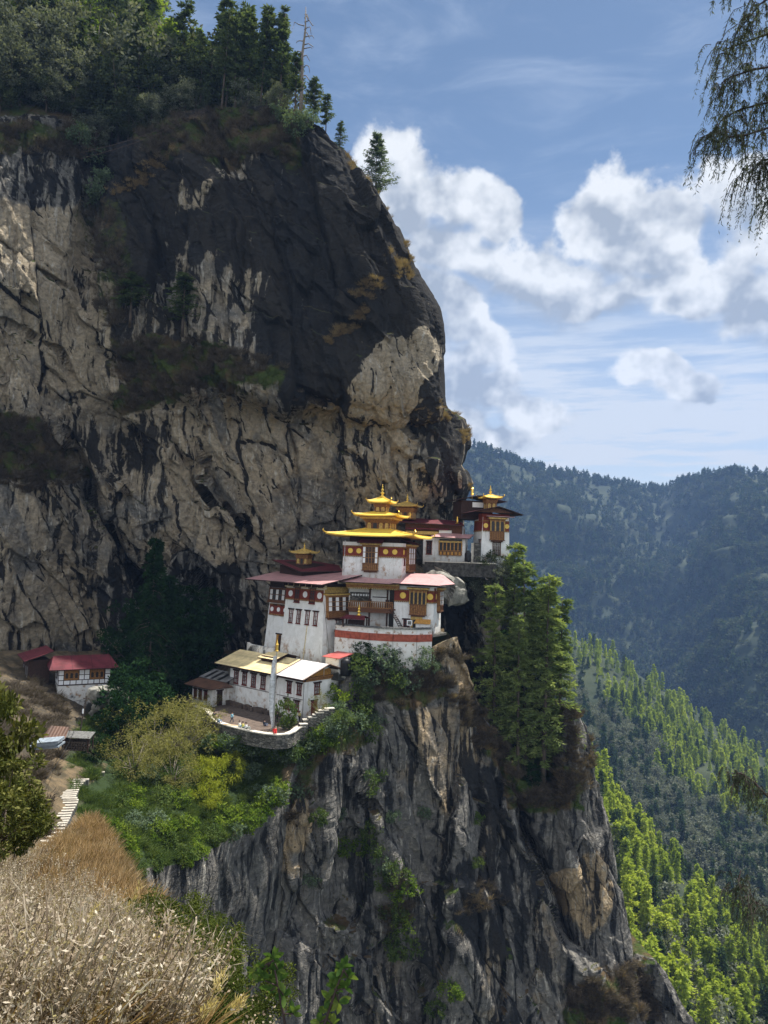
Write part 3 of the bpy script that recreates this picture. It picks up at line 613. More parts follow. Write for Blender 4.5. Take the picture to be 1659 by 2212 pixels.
    wq = fbm(np.stack([PX/60, PY/60, 0*PX], -1), 4, 121)-.5; wq2 = fbm(np.stack([PX/60+9, PY/60, 0*PX], -1), 4, 133)-.5; X, Y = PX+wq*80, PY+wq2*80
    t1, t2, t3 = FAC['tone']; K = 0.44+0*X; T_ = 0.10+0*X; V = 0*X
    def reg(poly, ch, val, fe=30):
        nonlocal K, T_, V
        m = inpoly(X, Y, poly, fe)
        if ch == 'k': K = K*(1-m)+val*m
        if ch == 't': T_ = T_*(1-m)+val*m
        if ch == 'v': V = V*(1-m)+val*m
    reg([(1040,1650),(1085,1650),(1110,1900),(1030,1880)], 'k', 0.92); reg([(950,1860),(1090,1860),(1150,2100),(960,2050)], 'k', 0.8); reg([(250,1860),(400,1860),(400,2300),(200,2300)], 'k', 0.7)
    reg([(940,1380),(1000,1380),(1060,1640),(1020,1620),(975,1500)], 'k', 0.12); reg([(940,1380),(1000,1380),(1060,1640),(1020,1620),(975,1500)], 't', 0.6)  # sunlit ridge: sunlight painted into the rock as a paler, tanner colour
    reg([(920,1380),(985,1375),(985,1430),(935,1430)], 't', 1.2); reg([(920,1380),(985,1375),(985,1430),(935,1430)], 'k', 0.0)
    reg([(1195,1885),(1286,1850),(1294,1910),(1282,2000),(1262,2045),(1226,1985)], 't', 1.5, 14); reg([(1195,1885),(1286,1850),(1294,1910),(1282,2000),(1262,2045),(1226,1985)], 'k', 0.36, 14)
    reg([(560,1660),(650,1650),(640,1900),(560,1880)], 't', 0.8); reg([(560,1660),(650,1650),(640,1900),(560,1880)], 'k', 0.32)
    reg([(870,1500),(1000,1520),(1010,1750),(850,1700)], 't', 0.5); reg([(870,1500),(1000,1520),(1010,1750),(850,1700)], 'k', 0.5)
    reg([(1150,1700),(1280,1640),(1295,1780),(1200,1800)], 'k', 0.36)
    reg([(740,1395),(930,1385),(960,1480),(870,1530),(790,1500),(745,1460)], 'v', 0.7); reg([(560,1640),(760,1540),(800,1620),(660,1680),(520,1820),(400,1860),(420,1800)], 'v', 0.65)
    reg([(1050,1560),(1220,1640),(1240,1740),(1120,1740)], 'v', 0.95); reg([(1240,2120),(1400,2070),(1420,2200),(1220,2212)], 'v', 0.7)
    nrm = grid_normals(P); V = np.maximum(V, sstep(nrm[..., 2], 0.45, 0.8)*0.62*(fbm(P/6, 3, 55) > .47)); T_ = T_+(t1-.5)*.4+(t2-.5)*.4; K = K+((t1-.5)*.16+(t2-.5)*.26+(t3-.5)*.14)*(K < .9); K = np.maximum(K, (1-crack)*0.85)
    A = np.zeros((nr_, nc_, 3)); A[..., 2] = 0.8; A[-nv:] = np.stack([K, T_, V], -1)
    me = np_mesh('lower_cliff', Pf.reshape(-1, 3), grid_faces(nr_, nc_), M['rock2'], False); set_attr(me, 'mix', A.reshape(-1, 3))
    tag(obj('lower_cliff', me), 'sheer streaked rock promontory below the temples', kind='structure')
    GR['L'] = (PX, PY, P); GR['B'] = (None, None, B)
def slope_grid(name, key, x0, silp, rows, xs, ys, tb, n=(220, 260), amp=1.0, mat='slopesoil', label='', back=20, bl=10, cols=None, drop=0.4, nsz=4.0):
    nv, nu = n; v = np.linspace(0, 1, nv)[:, None]; u = np.linspace(0, 1, nu)[None]
    PY = rows[0]+(rows[1]-rows[0])*v+0*u; sil = np.interp(PY, [a for a, b in silp], [b for a, b in silp]); PX = x0+(sil-x0)*u
    if cols is not None: PX, PY = cols(u, v)
    D = table(xs, ys, tb, PX, PY, bl=bl); P = Wn(PX, PY, D); nr = grid_normals(P)
    P = P+nr*((fbm(P/nsz, 5, 200)-.5)*amp*nsz*0.5)[..., None]
    b = np.linspace(0, 1, 10)[1:]; R = P[:, -1:]+np.stack([b*3, b*back, -b*back*drop], -1)[None]
    Pf = np.concatenate([P, R], 1); tk = np.linspace(1, 0, 9)[:-1][:, None]; T = Pf[:1]+np.stack([0*tk, tk*back, -tk*back*drop], -1); Pf = np.concatenate([T, Pf], 0)
    Pf[:, nu:] += ((fbm(Pf[:, nu:]/3.0, 4, 210)-.5)*3.0)[..., None]*np.array([1, 0, .3])
    mi = np.zeros((Pf.shape[0]-1, Pf.shape[1]-1), int); mi[:, nu-2:] = 1
    me = np_mesh(name, Pf.reshape(-1, 3), grid_faces(*Pf.shape[:2]), [M[mat], M['rock2']], True, mi.ravel())
    A = np.zeros(Pf.shape); A[:, nu:, 0] = .5; A[:, nu:, 1] = .2; A[8:, :nu] = slope_cover(key, PX, PY, P); set_attr(me, 'mix', A.reshape(-1, 3))
    tag(obj(name, me), label, kind='structure'); GR[key] = (PX, PY, P)
def slope_cover(key, PX, PY, P):
    A = np.zeros(P.shape); X = PX+(fbm(np.stack([PX/50, PY/50, 0*PX], -1), 3, 5)-.5)*70; Y = PY
    if key == 'G':
        A[..., 0] = np.maximum(inpoly(X, Y, [(160,1700),(420,1560),(620,1620),(560,1760),(420,1860),(260,1900),(180,1800)], 30), inpoly(X, Y, [(180,1520),(420,1500),(420,1640),(150,1660)], 30))
        A[..., 1] = inpoly(X, Y, [(-300,1430),(600,1430),(500,1650),(-300,1650)], 60)*0.5
    return A
def near(key, px, py):
    PX, PY, P = GR[key]; i = np.argmin((PX-px)**2+(PY-py)**2); return Vector(P.reshape(-1, 3)[i])
Ttop = cliff_upper(); cliff_lower()
slope_grid('gully_slope', 'G', -320, [(1400,560),(1430,565),(1500,640),(1600,662),(1700,622),(1780,545),(1850,432),(1885,300),(1960,262)], (1405, 1960),
    [-320, 0, 150, 300, 450, 660], [1405, 1500, 1600, 1700, 1800, 1900, 1960],
    [[118,126,138,156,158,136],[100,108,122,143,142,131],[78,86,104,119,116,115],[60,68,84,100,106,109],[48,54,66,84,97,102],[40,44,56,74,88,94],[36,40,50,70,84,90]],
    label='planted gully slope between the stairs and the cliff edge', amp=0.9, back=9, drop=3.5)
NSIL = [(1775,205),(1800,222),(1850,240),(1900,252),(1960,275),(2020,330),(2080,420),(2150,475),(2212,520),(2330,590)]
def ncols(u, v):
    PY = 1775+555*v+0*u
    for _ in range(4):
        PX = -700+(np.interp(PY, [a for a, b in NSIL], [b for a, b in NSIL])+700)*u; top = np.interp(PX, [-700, 40, 85, 120, 150, 185, 205], [1890, 1878, 1868, 1838, 1808, 1786, 1776]); PY = top+(2330-top)*v
    return PX, PY
slope_grid('near_slope', 'N', -700, [(1775,205),(1800,222),(1850,240),(1900,252),(1960,275),(2020,330),(2080,420),(2150,475),(2212,520),(2330,590)], (1775, 2330),
    [-700, 0, 150, 300, 600], [1775, 1850, 1900, 2000, 2100, 2212, 2330], [[44,50,56,58,60],[34,38,44,46,48],[27,30,34,36,38],[15,17,20,22,24],[8,9,10.5,12,13],[4.4,4.8,5.4,6.0,6.6],[3.0,3.2,3.5,3.8,4.2]],
    n=(260, 240), cols=ncols, label='steep foreground slope covered in dry grass', amp=0.35, back=18, drop=1.0, nsz=2.5)
# ---- forested valley sides on the right
def ridge(name, key, sk, x1, bot, dsk, dbot, label, n=(150, 260), amp=1.0, nsz=120, back=400, seed=0):
    nv, nu = n; x0 = sk[0][0]; u = np.linspace(0, 1, nu)[None]; v = np.linspace(0, 1, nv)[:, None]; px = x0+(x1-x0)*u
    sy = np.interp(px, [a for a, b in sk], [b for a, b in sk]); sy = np.concatenate([sy], 0); PX = px+0*v; PY = sy*(1-v)+bot*v
    ds = np.interp(px, *dsk); db = np.interp(px, *dbot); t = v**0.9; D = 1/((1-t)/ds+t/db)
    P = Wn(PX, PY, D); q = P/nsz; h = (fbm(q+seed, 5, 300, ridged=True)-.6)*amp*nsz*0.35; nr = grid_normals(P)
    P = P+nr*(h*np.minimum(1, v*7+.05))[..., None]
    tk = np.linspace(1, 0, 8)[:-1][:, None]; T = P[:1]+np.stack([0*tk+0*u, tk*back+0*u, -tk*back*0.45+0*u], -1)
    Pf = np.concatenate([T, P], 0); me = np_mesh(name, Pf.reshape(-1, 3), grid_faces(*Pf.shape[:2]), M['forestfloor'], True)
    tag(obj(name, me), label, kind='structure'); GR[key] = (PX, PY, P)
FSK = [(800,930),(960,948),(1010,960),(1060,975),(1100,990),(1150,1006),(1180,1016),(1230,1022),(1300,1036),(1360,1046),(1405,1056),(1425,1060),(1450,1050),(1480,1036),(1530,1026),(1590,1020),(1659,1024),(1760,1000),(2100,960)]
ridge('far_mountain', 'F', FSK, 2100, 1850, ([800, 1060, 1425, 1590, 2100], [2300, 2250, 2500, 2100, 1900]), ([800, 1250, 1450, 1659, 2100], [1300, 1150, 1250, 1000, 900]), 'distant forested mountain closing the valley', amp=1.6, nsz=420, back=900, seed=3, n=(200, 320))
ridge('middle_ridge', 'M', [(1100,1310),(1180,1340),(1240,1378),(1330,1425),(1420,1485),(1500,1535),(1570,1592),(1659,1645),(1800,1720),(2100,1860)], 2100, 2260, ([1100, 2100], [900, 760]), ([1100, 1659, 2100], [430, 400, 380]), 'forested middle ridge in the valley', amp=1.0, nsz=130, back=300, seed=9)
ridge('lower_ridge', 'R', [(1240,1610),(1290,1660),(1330,1742),(1400,1822),(1470,1885),(1530,1950),(1600,2012),(1659,2062),(1800,2170),(2100,2380)], 2100, 2560, ([1240, 2100], [420, 380]), ([1240, 1659, 2100], [165, 160, 150]), 'lower ridge of bright green pines', amp=0.8, nsz=60, back=160, seed=5)
g = MB(); g.box(-6000, 6000, -2500, 9500, -640, -620); tag(g.build('ground', M['forestfloor']), 'valley floor far below', kind='structure')
# ---------------------------------------------------------------- architecture
def bld(name, px, py, Y, th, label, cat, group=None):
    o = empty(name, W(px, py, Y), -rad(th)); return tag(o, label, cat, group)
def frontface(L, b=0.0, y=0.0, z=0.0):      # x from -L..0, seen from camera-left side
    return Face((0, y, z), (1, 0, 0), (0, b, 1), (0, -1, 0))
def sideface(b=0.0, x=0.0, z=0.0):          # y from 0..W
    return Face((x, 0, z), (0, 1, 0), (-b, 0, 1), (1, 0, 0))
def window(root, F, x, h, wd, ht, frame='redwood', lintel=0.28, bars=(2, 3), name='window', pane='pane', sill=True):
    mb = MB(); x0, x1 = x-wd/2, x+wd/2; t = 0.13*min(1, wd)
    F.box(mb, x0, x0+t, h, h+ht, -0.1, 0.10); F.box(mb, x1-t, x1, h, h+ht, -0.1, 0.10); F.box(mb, x0+t, x1-t, h, h+t, -0.1, 0.09); F.box(mb, x0+t, x1-t, h+ht-t, h+ht, -0.1, 0.09)
    for k in range(1, bars[0]): c = x0+t+(wd-2*t)*k/bars[0]; F.box(mb, c-0.035, c+0.035, h+t, h+ht-t, -0.06, 0.06)
    for k in range(1, bars[1]): c = h+t+(ht-2*t)*k/bars[1]; F.box(mb, x0+t, x1-t, c-0.03, c+0.03, -0.05, 0.055)
    o = mb.build(name, M[frame], root)
    mp = MB(); F.box(mp, x0+t+.002, x1-t-.002, h+t+.002, h+ht-t-.002, -0.09, 0.0); mp.build('pane', M[pane], o)
    if lintel:
        ml = MB(); F.box(ml, x0-lintel, x1+lintel, h+ht+.01, h+ht+0.12, -0.05, 0.26); n = max(3, int((wd+2*lintel)/0.24))
        for k in range(n): c = x0-lintel+(wd+2*lintel)*(k+.5)/n; F.box(ml, c-0.06, c+0.06, h+ht-0.14, h+ht+.008, 0.103, 0.22)
        ml.build('lintel', M['darktimber'], o)
    if sill: ms = MB(); F.box(ms, x0-0.12, x1+0.12, h-0.10, h-.004, -0.05, 0.18); ms.build('sill', M[frame], o)
    return o
def bay(root, F, x0, x1, h0, h1, style='white', dep=0.55, gold=True, arches=0, name='bay_window'):
    """projecting carved window box with a cornice"""
    wd = x1-x0; ht = h1-h0; b = MB(); F.box(b, x0, x1, h0, h1-0.5, -0.1, dep); o = b.build(name, M['carved'], root)
    fr = MB(); top = h1-0.5; D = dep
    F.box(fr, x0-.1, x1+.1, h0-0.13, h0, -0.1, D+.1); F.box(fr, x0+.25, x1-.25, h0-0.38, h0-.133, -0.1, D*.6)
    hs = h0+ht*(0.24 if not arches else 0.38); F.box(fr, x0-.04, x1+.04, hs-0.06, hs+0.06, -0.1, D+.07)
    n = int(wd/0.32)
    for k in range(n): c = x0+wd*(k+.5)/n; F.box(fr, c-.05, c+.05, h0+.1, hs-.08, D-.1, D+.05)
    fr.build('apron', M['timber'], o)
    if arches:
        aw = wd/arches
        for k in range(arches):
            c = x0+aw*(k+.5); p = MB(); F.box(p, c-aw*.30, c+aw*.30, hs+.1, top-.45, D-.05, D+.02); F.disc(p, c, top-.46, aw*.30, D-.05, D+.022, 12); p.build('pane', M['pane'], o)
        mm = MB()
        for k in range(arches+1): c = x0+aw*k; F.box(mm, c-.07, c+.07, hs+.062, top, D-.1, D+.09)
        mm.build('mullion', M['oldgold'], o)
    else:
        cols = 6 if wd > 2.9 else 5; cw = wd/cols
        for k in range(cols):
            white = (k % 2 == 0) if style == 'white' else (k in (0, cols-1))
            for r in range(3 if ht > 3.6 else 2):
                nr = 3 if ht > 3.6 else 2; rh = (top-hs-.15)/nr; z0 = hs+.1+rh*r
                p = MB(); F.box(p, x0+cw*k+.07, x0+cw*(k+1)-.07, z0+.06, z0+rh-.06, D-.05, D+(.03 if white else .02)); p.build('pane', M['whitepane' if white else 'pane'], o)
                if not white: q = MB(); F.box(q, x0+cw*(k+.5)-.04, x0+cw*(k+.5)+.04, z0+.06, z0+rh-.06, D-.05, D+.05); F.box(q, x0+cw*k+.07, x0+cw*(k+1)-.07, z0+rh*.5-.03, z0+rh*.5+.03, D-.05, D+.045); q.build('lattice', M['timber'], o)
    cn = MB(); F.box(cn, x0-.12, x1+.12, top, top+.14, -.1, D+.14); n = int((wd+.4)/.28)
    for k in range(n): c = x0-.2+(wd+.4)*(k+.5)/n; F.box(cn, c-.07, c+.07, top+.142, top+.28, -.1, D+.26)
    cn.build('dentils', M['carved'], o)
    cg = MB(); F.box(cg, x0-.45, x1+.45, top+.285, top+.60, -.1, D+.42); cg.build('cornice', M['oldgold' if gold else 'carved'], o)
    F2 = MB(); F.box(F2, x0-.5, x1+.5, top+.605, top+.67, -.1, D+.5); F2.build('cornice_cap', M['darktimber'], o)
    return o
def frieze(root, F, x0, x1, h0, h1, discs=(), r=0.5, dm='gold', d=0.06, ends=(0, 0)):
    mb = MB(); F.box(mb, x0-ends[0], x1+ends[1], h0, h1, -0.2, d); o = mb.build('frieze', M['maroon'], root)
    t = MB()
    for hh in (h0-.16, h1):
        F.box(t, x0-ends[0], x1+ends[1], hh+.003, hh+.157, -0.2, d+.07); n = int((x1-x0)/.34)
        for k in range(n): c = x0+(x1-x0)*(k+.5)/n; F.box(t, c-.085, c+.085, hh-.10, hh, d+.001, d+.14)
    t.build('dentils', M['carved'], o)
    for x in discs: q = MB(); F.disc(q, x, (h0+h1)/2, r, d-.01, d+.05, 18); q.build('disc', M[dm], o)
    return o
def gable_roof(root, x0, x1, y0, y1, ze, zr, mat, axis='x', th=0.16, split=None, mat2=None, name='roof', ov=0.0):
    """ridge along axis; eaves at z=ze, ridge at zr"""
    def half(a, b, s0, s1, mm):
        mb = MB()
        if axis == 'x': ym = (y0+y1)/2; pts = [(a, s0, ze), (b, s0, ze), (b, ym, zr), (a, ym, zr)]
        else: xm = (x0+x1)/2; pts = [(s0, a, ze), (s0, b, ze), (xm, b, zr), (xm, a, zr)]
        return mb.slab(pts, th, 0, 1).build(name, [M[mm], M['darktimber']], root)
    lo, hi = (x0, x1) if axis == 'x' else (y0, y1); s0, s1 = (y0, y1) if axis == 'x' else (x0, x1)
    if split: half(lo, split-.01, s0, None, mat); half(split+.01, hi, s0, None, mat2)
    else: half(lo, hi, s0, None, mat)
    half(lo, hi, s1, None, mat)
def hip(root, cx, cy, hx, hy, ze, tx, ty, zt, mat='gold', th=0.22, up=0.28, name='roof', finials=True, cornersz=0.45):
    """low hipped roof with flared, upturned corners"""
    mb = MB(); n = 8; R = 6; rings = []
    for r in range(R+1):
        f = r/R; ex, ey = hx*(1-f)+tx*f, hy*(1-f)+ty*f; z = ze+(zt-ze)*(f**1.25); pts = []
        for side in range(4):
            for k in range(n):
                t = k/n*2-1; c = abs(t)**3*up*(1-f)**2
                P = {0: (t*ex, -ey), 1: (ex, t*ey), 2: (-t*ex, ey), 3: (-ex, -t*ey)}[side]; pts.append((cx+P[0], cy+P[1], z+c))
        rings.append(pts)
    m = 4*n; vs = [p for q in rings for p in q]; fs = []
    for r in range(R):
        for k in range(m): fs.append([r*m+k, r*m+(k+1) % m, (r+1)*m+(k+1) % m, (r+1)*m+k])
    fs.append([R*m+k for k in range(m)]); b = len(vs)
    vs += [(p[0], p[1], p[2]-th) for p in rings[0]]; fs += [[k, b+k, b+(k+1) % m, (k+1) % m] for k in range(m)]
    c2 = len(vs); vs += [(cx+(p[0]-cx)*.45, cy+(p[1]-cy)*.45, p[2]-th+.05) for p in rings[0]]; fs += [[b+k, c2+k, c2+(k+1) % m, b+(k+1) % m] for k in range(m)]
    mb.add(vs, fs); o = mb.build(name, M[mat], root)
    hp = MB()
    for sx_, sy_ in ((1, -1), (1, 1), (-1, 1), (-1, -1)):
        hp.tube([(cx+sx_*(hx*(1-f)+tx*f), cy+sy_*(hy*(1-f)+ty*f), ze+(zt-ze)*(f**1.25)+up*(1-f)**2+.03) for f in (0, .15, .4, .7, 1)], .085, 5)
    hp.build('hip_rib', M[mat], o)
    if finials:
        for sx_, sy_ in ((1, -1), (1, 1), (-1, 1), (-1, -1)):
            f = MB(); x, y, z = cx+sx_*(hx-.05), cy+sy_*(hy-.05), ze+up
            s = cornersz; f.tube([(x-sx_*.2*s, y-sy_*.2*s, z), (x+sx_*.3*s, y+sy_*.3*s, z+.15*s), (x+sx_*.55*s, y+sy_*.55*s, z+.6*s), (x+sx_*.35*s, y+sy_*.35*s, z+1.0*s)], [.16*s, .2*s, .16*s, .03], 6); f.build('corner_ornament', M['goldmetal'], o)
    return o
def sertog(root, x, y, z, h, name='finial'):
    pr = [(.30, 0), (.34, .06), (.16, .14), (.12, .20), (.24, .27), (.27, .33), (.12, .42), (.08, .46), (.20, .52), (.17, .60), (.07, .66), (.05, .72), (.10, .77), (.09, .82), (.03, .88), (.01, 1)]
    mb = MB(); mb.lathe((x, y, z), [(r*h*.62, q*h) for r, q in pr], 12); mb.build(name, M['goldmetal'], root, True)
def lantern(root, cx, cy, h, z0, z1, wins=4, mat='carved'):
    """raised clerestory box: panels below, stepped brackets above"""
    b = MB(); b.box(cx-h, cx+h, cy-h, cy+h, z0, z1); o = b.build('clerestory', M['timber'], root)
    H = z1-z0; F1 = Face((cx-h, cy-h, z0), (1, 0, 0), (0, 0, 1), (0, -1, 0)); F2 = Face((cx+h, cy-h, z0), (0, 1, 0), (0, 0, 1), (1, 0, 0))
    for F in (F1, F2):
        for k in range(wins):
            c = 2*h*(k+.5)/wins; q = MB(); F.box(q, c-h/wins*.62, c+h/wins*.62, H*.10, H*.44, -.02, .04)
            F.disc(q, c, H*.44, h/wins*.62, -.02, .041, 10); q.build('panel', M['pane' if (k == 1 and F is F1 and wins > 2) else 'oldgold'], o)
        q = MB()
        for k in range(wins+1): F.box(q, 2*h*k/wins-.05, 2*h*k/wins+.05, 0.02, H*.52, -.02, .08)
        q.build('mullion', M['carved'], o)
    st = MB()
    for k, (f0, f1, e) in enumerate([(.56, .64, .12), (.64, .72, .24), (.72, .82, .40), (.82, .9, .52)]):
        st.box(cx-h-e*h*.5, cx+h+e*h*.5, cy-h-e*h*.5, cy+h+e*h*.5, z0+H*f0, z0+H*f1-.004)
        n = int(h*2/.3)
        for j in range(n):
            t = -h+2*h*(j+.5)/n
            st.box(cx+t-.07, cx+t+.07, cy-h-e*h*.5-.10, cy-h-e*h*.5, z0+H*f0, z0+H*f0+.12); st.box(cx+h+e*h*.5, cx+h+e*h*.5+.10, cy+t-.07, cy+t+.07, z0+H*f0, z0+H*f0+.12)
    st.build('brackets', M[mat], o)
    return o
def railing(root, F, x0, x1, h0, h1, d, mat='timber', n=None):
    mb = MB(); F.box(mb, x0, x1, h1-.12, h1, d-.08, d+.08); F.box(mb, x0, x1, h0, h0+.12, d-.08, d+.08); n = n or int((x1-x0)/.35)
    for k in range(n+1): c = x0+(x1-x0)*k/n; F.box(mb, c-.06, c+.06, h0+.122, h1-.122, d-.05, d+.05)
    return mb.build('railing', M[mat], root)

# ======== white hall with the yellow roof (B1)
def hall():
    R = bld('monastery_hall', 654.4, 1553, 118, 40, 'long whitewashed hall with a yellow and white gable roof behind the courtyard', 'building')
    L, Wd, H = 18.6, 8.0, 6.0; w = MB(); w.frus(-L, 0, 0, Wd, -2.5, H, (0, .02, .02, 0)); w.build('wall', M['plaster'], R)
    F = frontface(L, .02, z=0); G = sideface(.02); F.o = Vector((0, .05, 0)); G.o = Vector((-.05, 0, 0))
    for f in (.085, .20, .325, .455, .60): window(R, F, -L+L*f**.96, H-2.75, 1.15, 2.25)
    for f in (.81, .935): window(R, F, -L+L*f, H-2.45, 1.0, 1.85); window(R, F, -L+L*f-.35, .95, 1.0, 1.65)
    window(R, G, 3.0, H-2.55, 1.25, 1.9)
    d = MB(); G.box(d, 1.75, 3.1, 0.3, 2.5, -.1, .06); do = d.build('door', M['redwood'], R); d = MB(); G.box(d, 1.6, 3.25, 2.503, 2.7, -.1, .14); d.build('lintel', M['darktimber'], do)
    t = MB(); F.box(t, -L+.2, -7.6, 2.9, 2.97, .0, .07); F.box(t, -6.4, -.2, 2.85, 2.92, .0, .07); t.build('string_course', M['darktimber'], R)
    p = MB(); p.tube([(-.15, -.06, -1), (-.05, 0.0, 5.5)], .06, 6); p.build('downpipe', M['metal'], R)
    c = MB(); F.box(c, -L-.1, .05, H-.32, H-.02, -.1, .16); F.box(c, -L-.2, .25, H, H+.18, -.1, .50); F.box(c, -L-.3, .3, H+.181, H+.40, -.1, .9); c.build('eave_cornice', M['darktimber'], R)
    c2 = MB(); G.box(c2, -.1, Wd, H-.32, H-.02, -.1, .16); G.box(c2, -.5, Wd, H+.10, H+.30, -.1, .34); n = 22
    for k in range(n): G.box(c2, Wd*(k+.2)/n, Wd*(k+.72)/n, H-.02, H+.102, -.1, .40)
    c2.build('dentils', M['carved'], R)
    gb = MB(); gb.add([(-.35, -.2, H+.30), (-.35, Wd, H+.30), (-.35, Wd/2, H+2.15), (-.6, -.2, H+.30), (-.6, Wd, H+.30), (-.6, Wd/2, H+2.15)], [(0, 1, 2), (5, 4, 3), (0, 3, 4, 1), (1, 4, 5, 2), (2, 5, 3, 0)]); gb.build('gable', M['ochreplank'], R)
    gable_roof(R, -L-2.2, 1.5, -1.7, Wd+1.5, H+.42, H+2.35, 'yellowroof', 'x', split=-4.9, mat2='whiteroof')
    ed = MB(); ym = Wd/2-.1
    for x in (1.5,): ed.tube([(x, -1.75, H+.44), (x, ym, H+2.38), (x, Wd+1.55, H+.44)], .10, 4)
    ed.tube([(-4.9, -1.72, H+.47), (-4.9, ym, H+2.40)], .07, 4); ed.build('barge_board', M['rustroof'], R)
    sk = MB(); sk.box(-12.2, -8.6, 1.5, 6.2, H+1.2, H+2.42); so = sk.build('skylight', M['darktimber'], R)
    s2 = MB(); s2.slab([(-12.6, 1.0, H+2.15), (-8.2, 1.0, H+2.15), (-8.2, ym, H+2.95), (-12.6, ym, H+2.95)], .14, 0, 1); s2.slab([(-12.6, ym, H+2.95), (-8.2, ym, H+2.95), (-8.2, 6.8, H+2.15), (-12.6, 6.8, H+2.15)], .14, 0, 1); s2.build('skylight_roof', [M['yellowroof'], M['darktimber']], so)
    ft = MB(); rng = random.Random(3)
    for k in range(60):
        x = -L+rng.random()*L*.72; s = .18+rng.random()*.25; ft.box(x-s, x+s, -.5-rng.random()*.35, .1, -.6+rng.random()*.2, -.1+rng.random()*.35)
    ft.build('footing', M['courtsoil'], R)
    return R
HALL = hall()
def annex():
    R = bld('annex', 456.6, 1527, 127, 40, 'low white annex with a patched grey and brown roof left of the yellow-roofed hall', 'building')
    w = MB(); w.frus(-5.6, 0, 0, 4.6, -2, 3.0, .01); w.build('wall', M['plaster'], R); F = frontface(5, .01); G = sideface(.01)
    for x in (-1.7, -3.2, -4.6): window(R, F, x, .9, .8, 1.6, lintel=.15)
    d = MB(); G.box(d, 1.1, 2.2, 0, 2.5, -.1, .06); G.box(d, .9, 2.4, 2.503, 2.7, -.1, .12); d.build('door', M['darktimber'], R)
    c = MB(); F.box(c, -5.8, .2, 2.85, 3.15, -.1, .35); G.box(c, -.2, 3.2, 2.85, 3.15, -.1, .35); c.build('eave_cornice', M['carved'], R)
    r = MB(); r.slab([(-6.3, -1.3, 3.2), (1.2, -1.3, 3.2), (1.6, 1.9, 3.95), (-6.3, 1.9, 3.95)], .12, 0, 1); r.slab([(1.2, -1.3, 3.2), (1.6, 1.9, 3.95), (1.9, 3.0, 3.25)], .10, 0, 1); r.build('roof', [M['rustroof'], M['darktimber']], R)
    r = MB(); r.slab([(-6.4, 1.85, 4.05), (1.3, 1.85, 4.05), (1.0, 5.2, 5.1), (-6.4, 5.2, 5.1)], .1, 0, 1); r.build('roof', [M['greyroof'], M['darktimber']], R)
    for k, x in enumerate((-5.2, -3.4, -1.5)): q = MB(); q.slab([(x, 2.0, 4.13), (x+.75, 2.0, 4.13), (x+.6, 4.8, 5.02), (x-.15, 4.8, 5.02)], .06); q.build('roof_patch', M['plastic'], R)
    b = MB(); b.box(-1.2, 1.6, 4.2, 5.2, 2.0, 5.9); b.build('back_wall', M['masonry'], R)
annex()

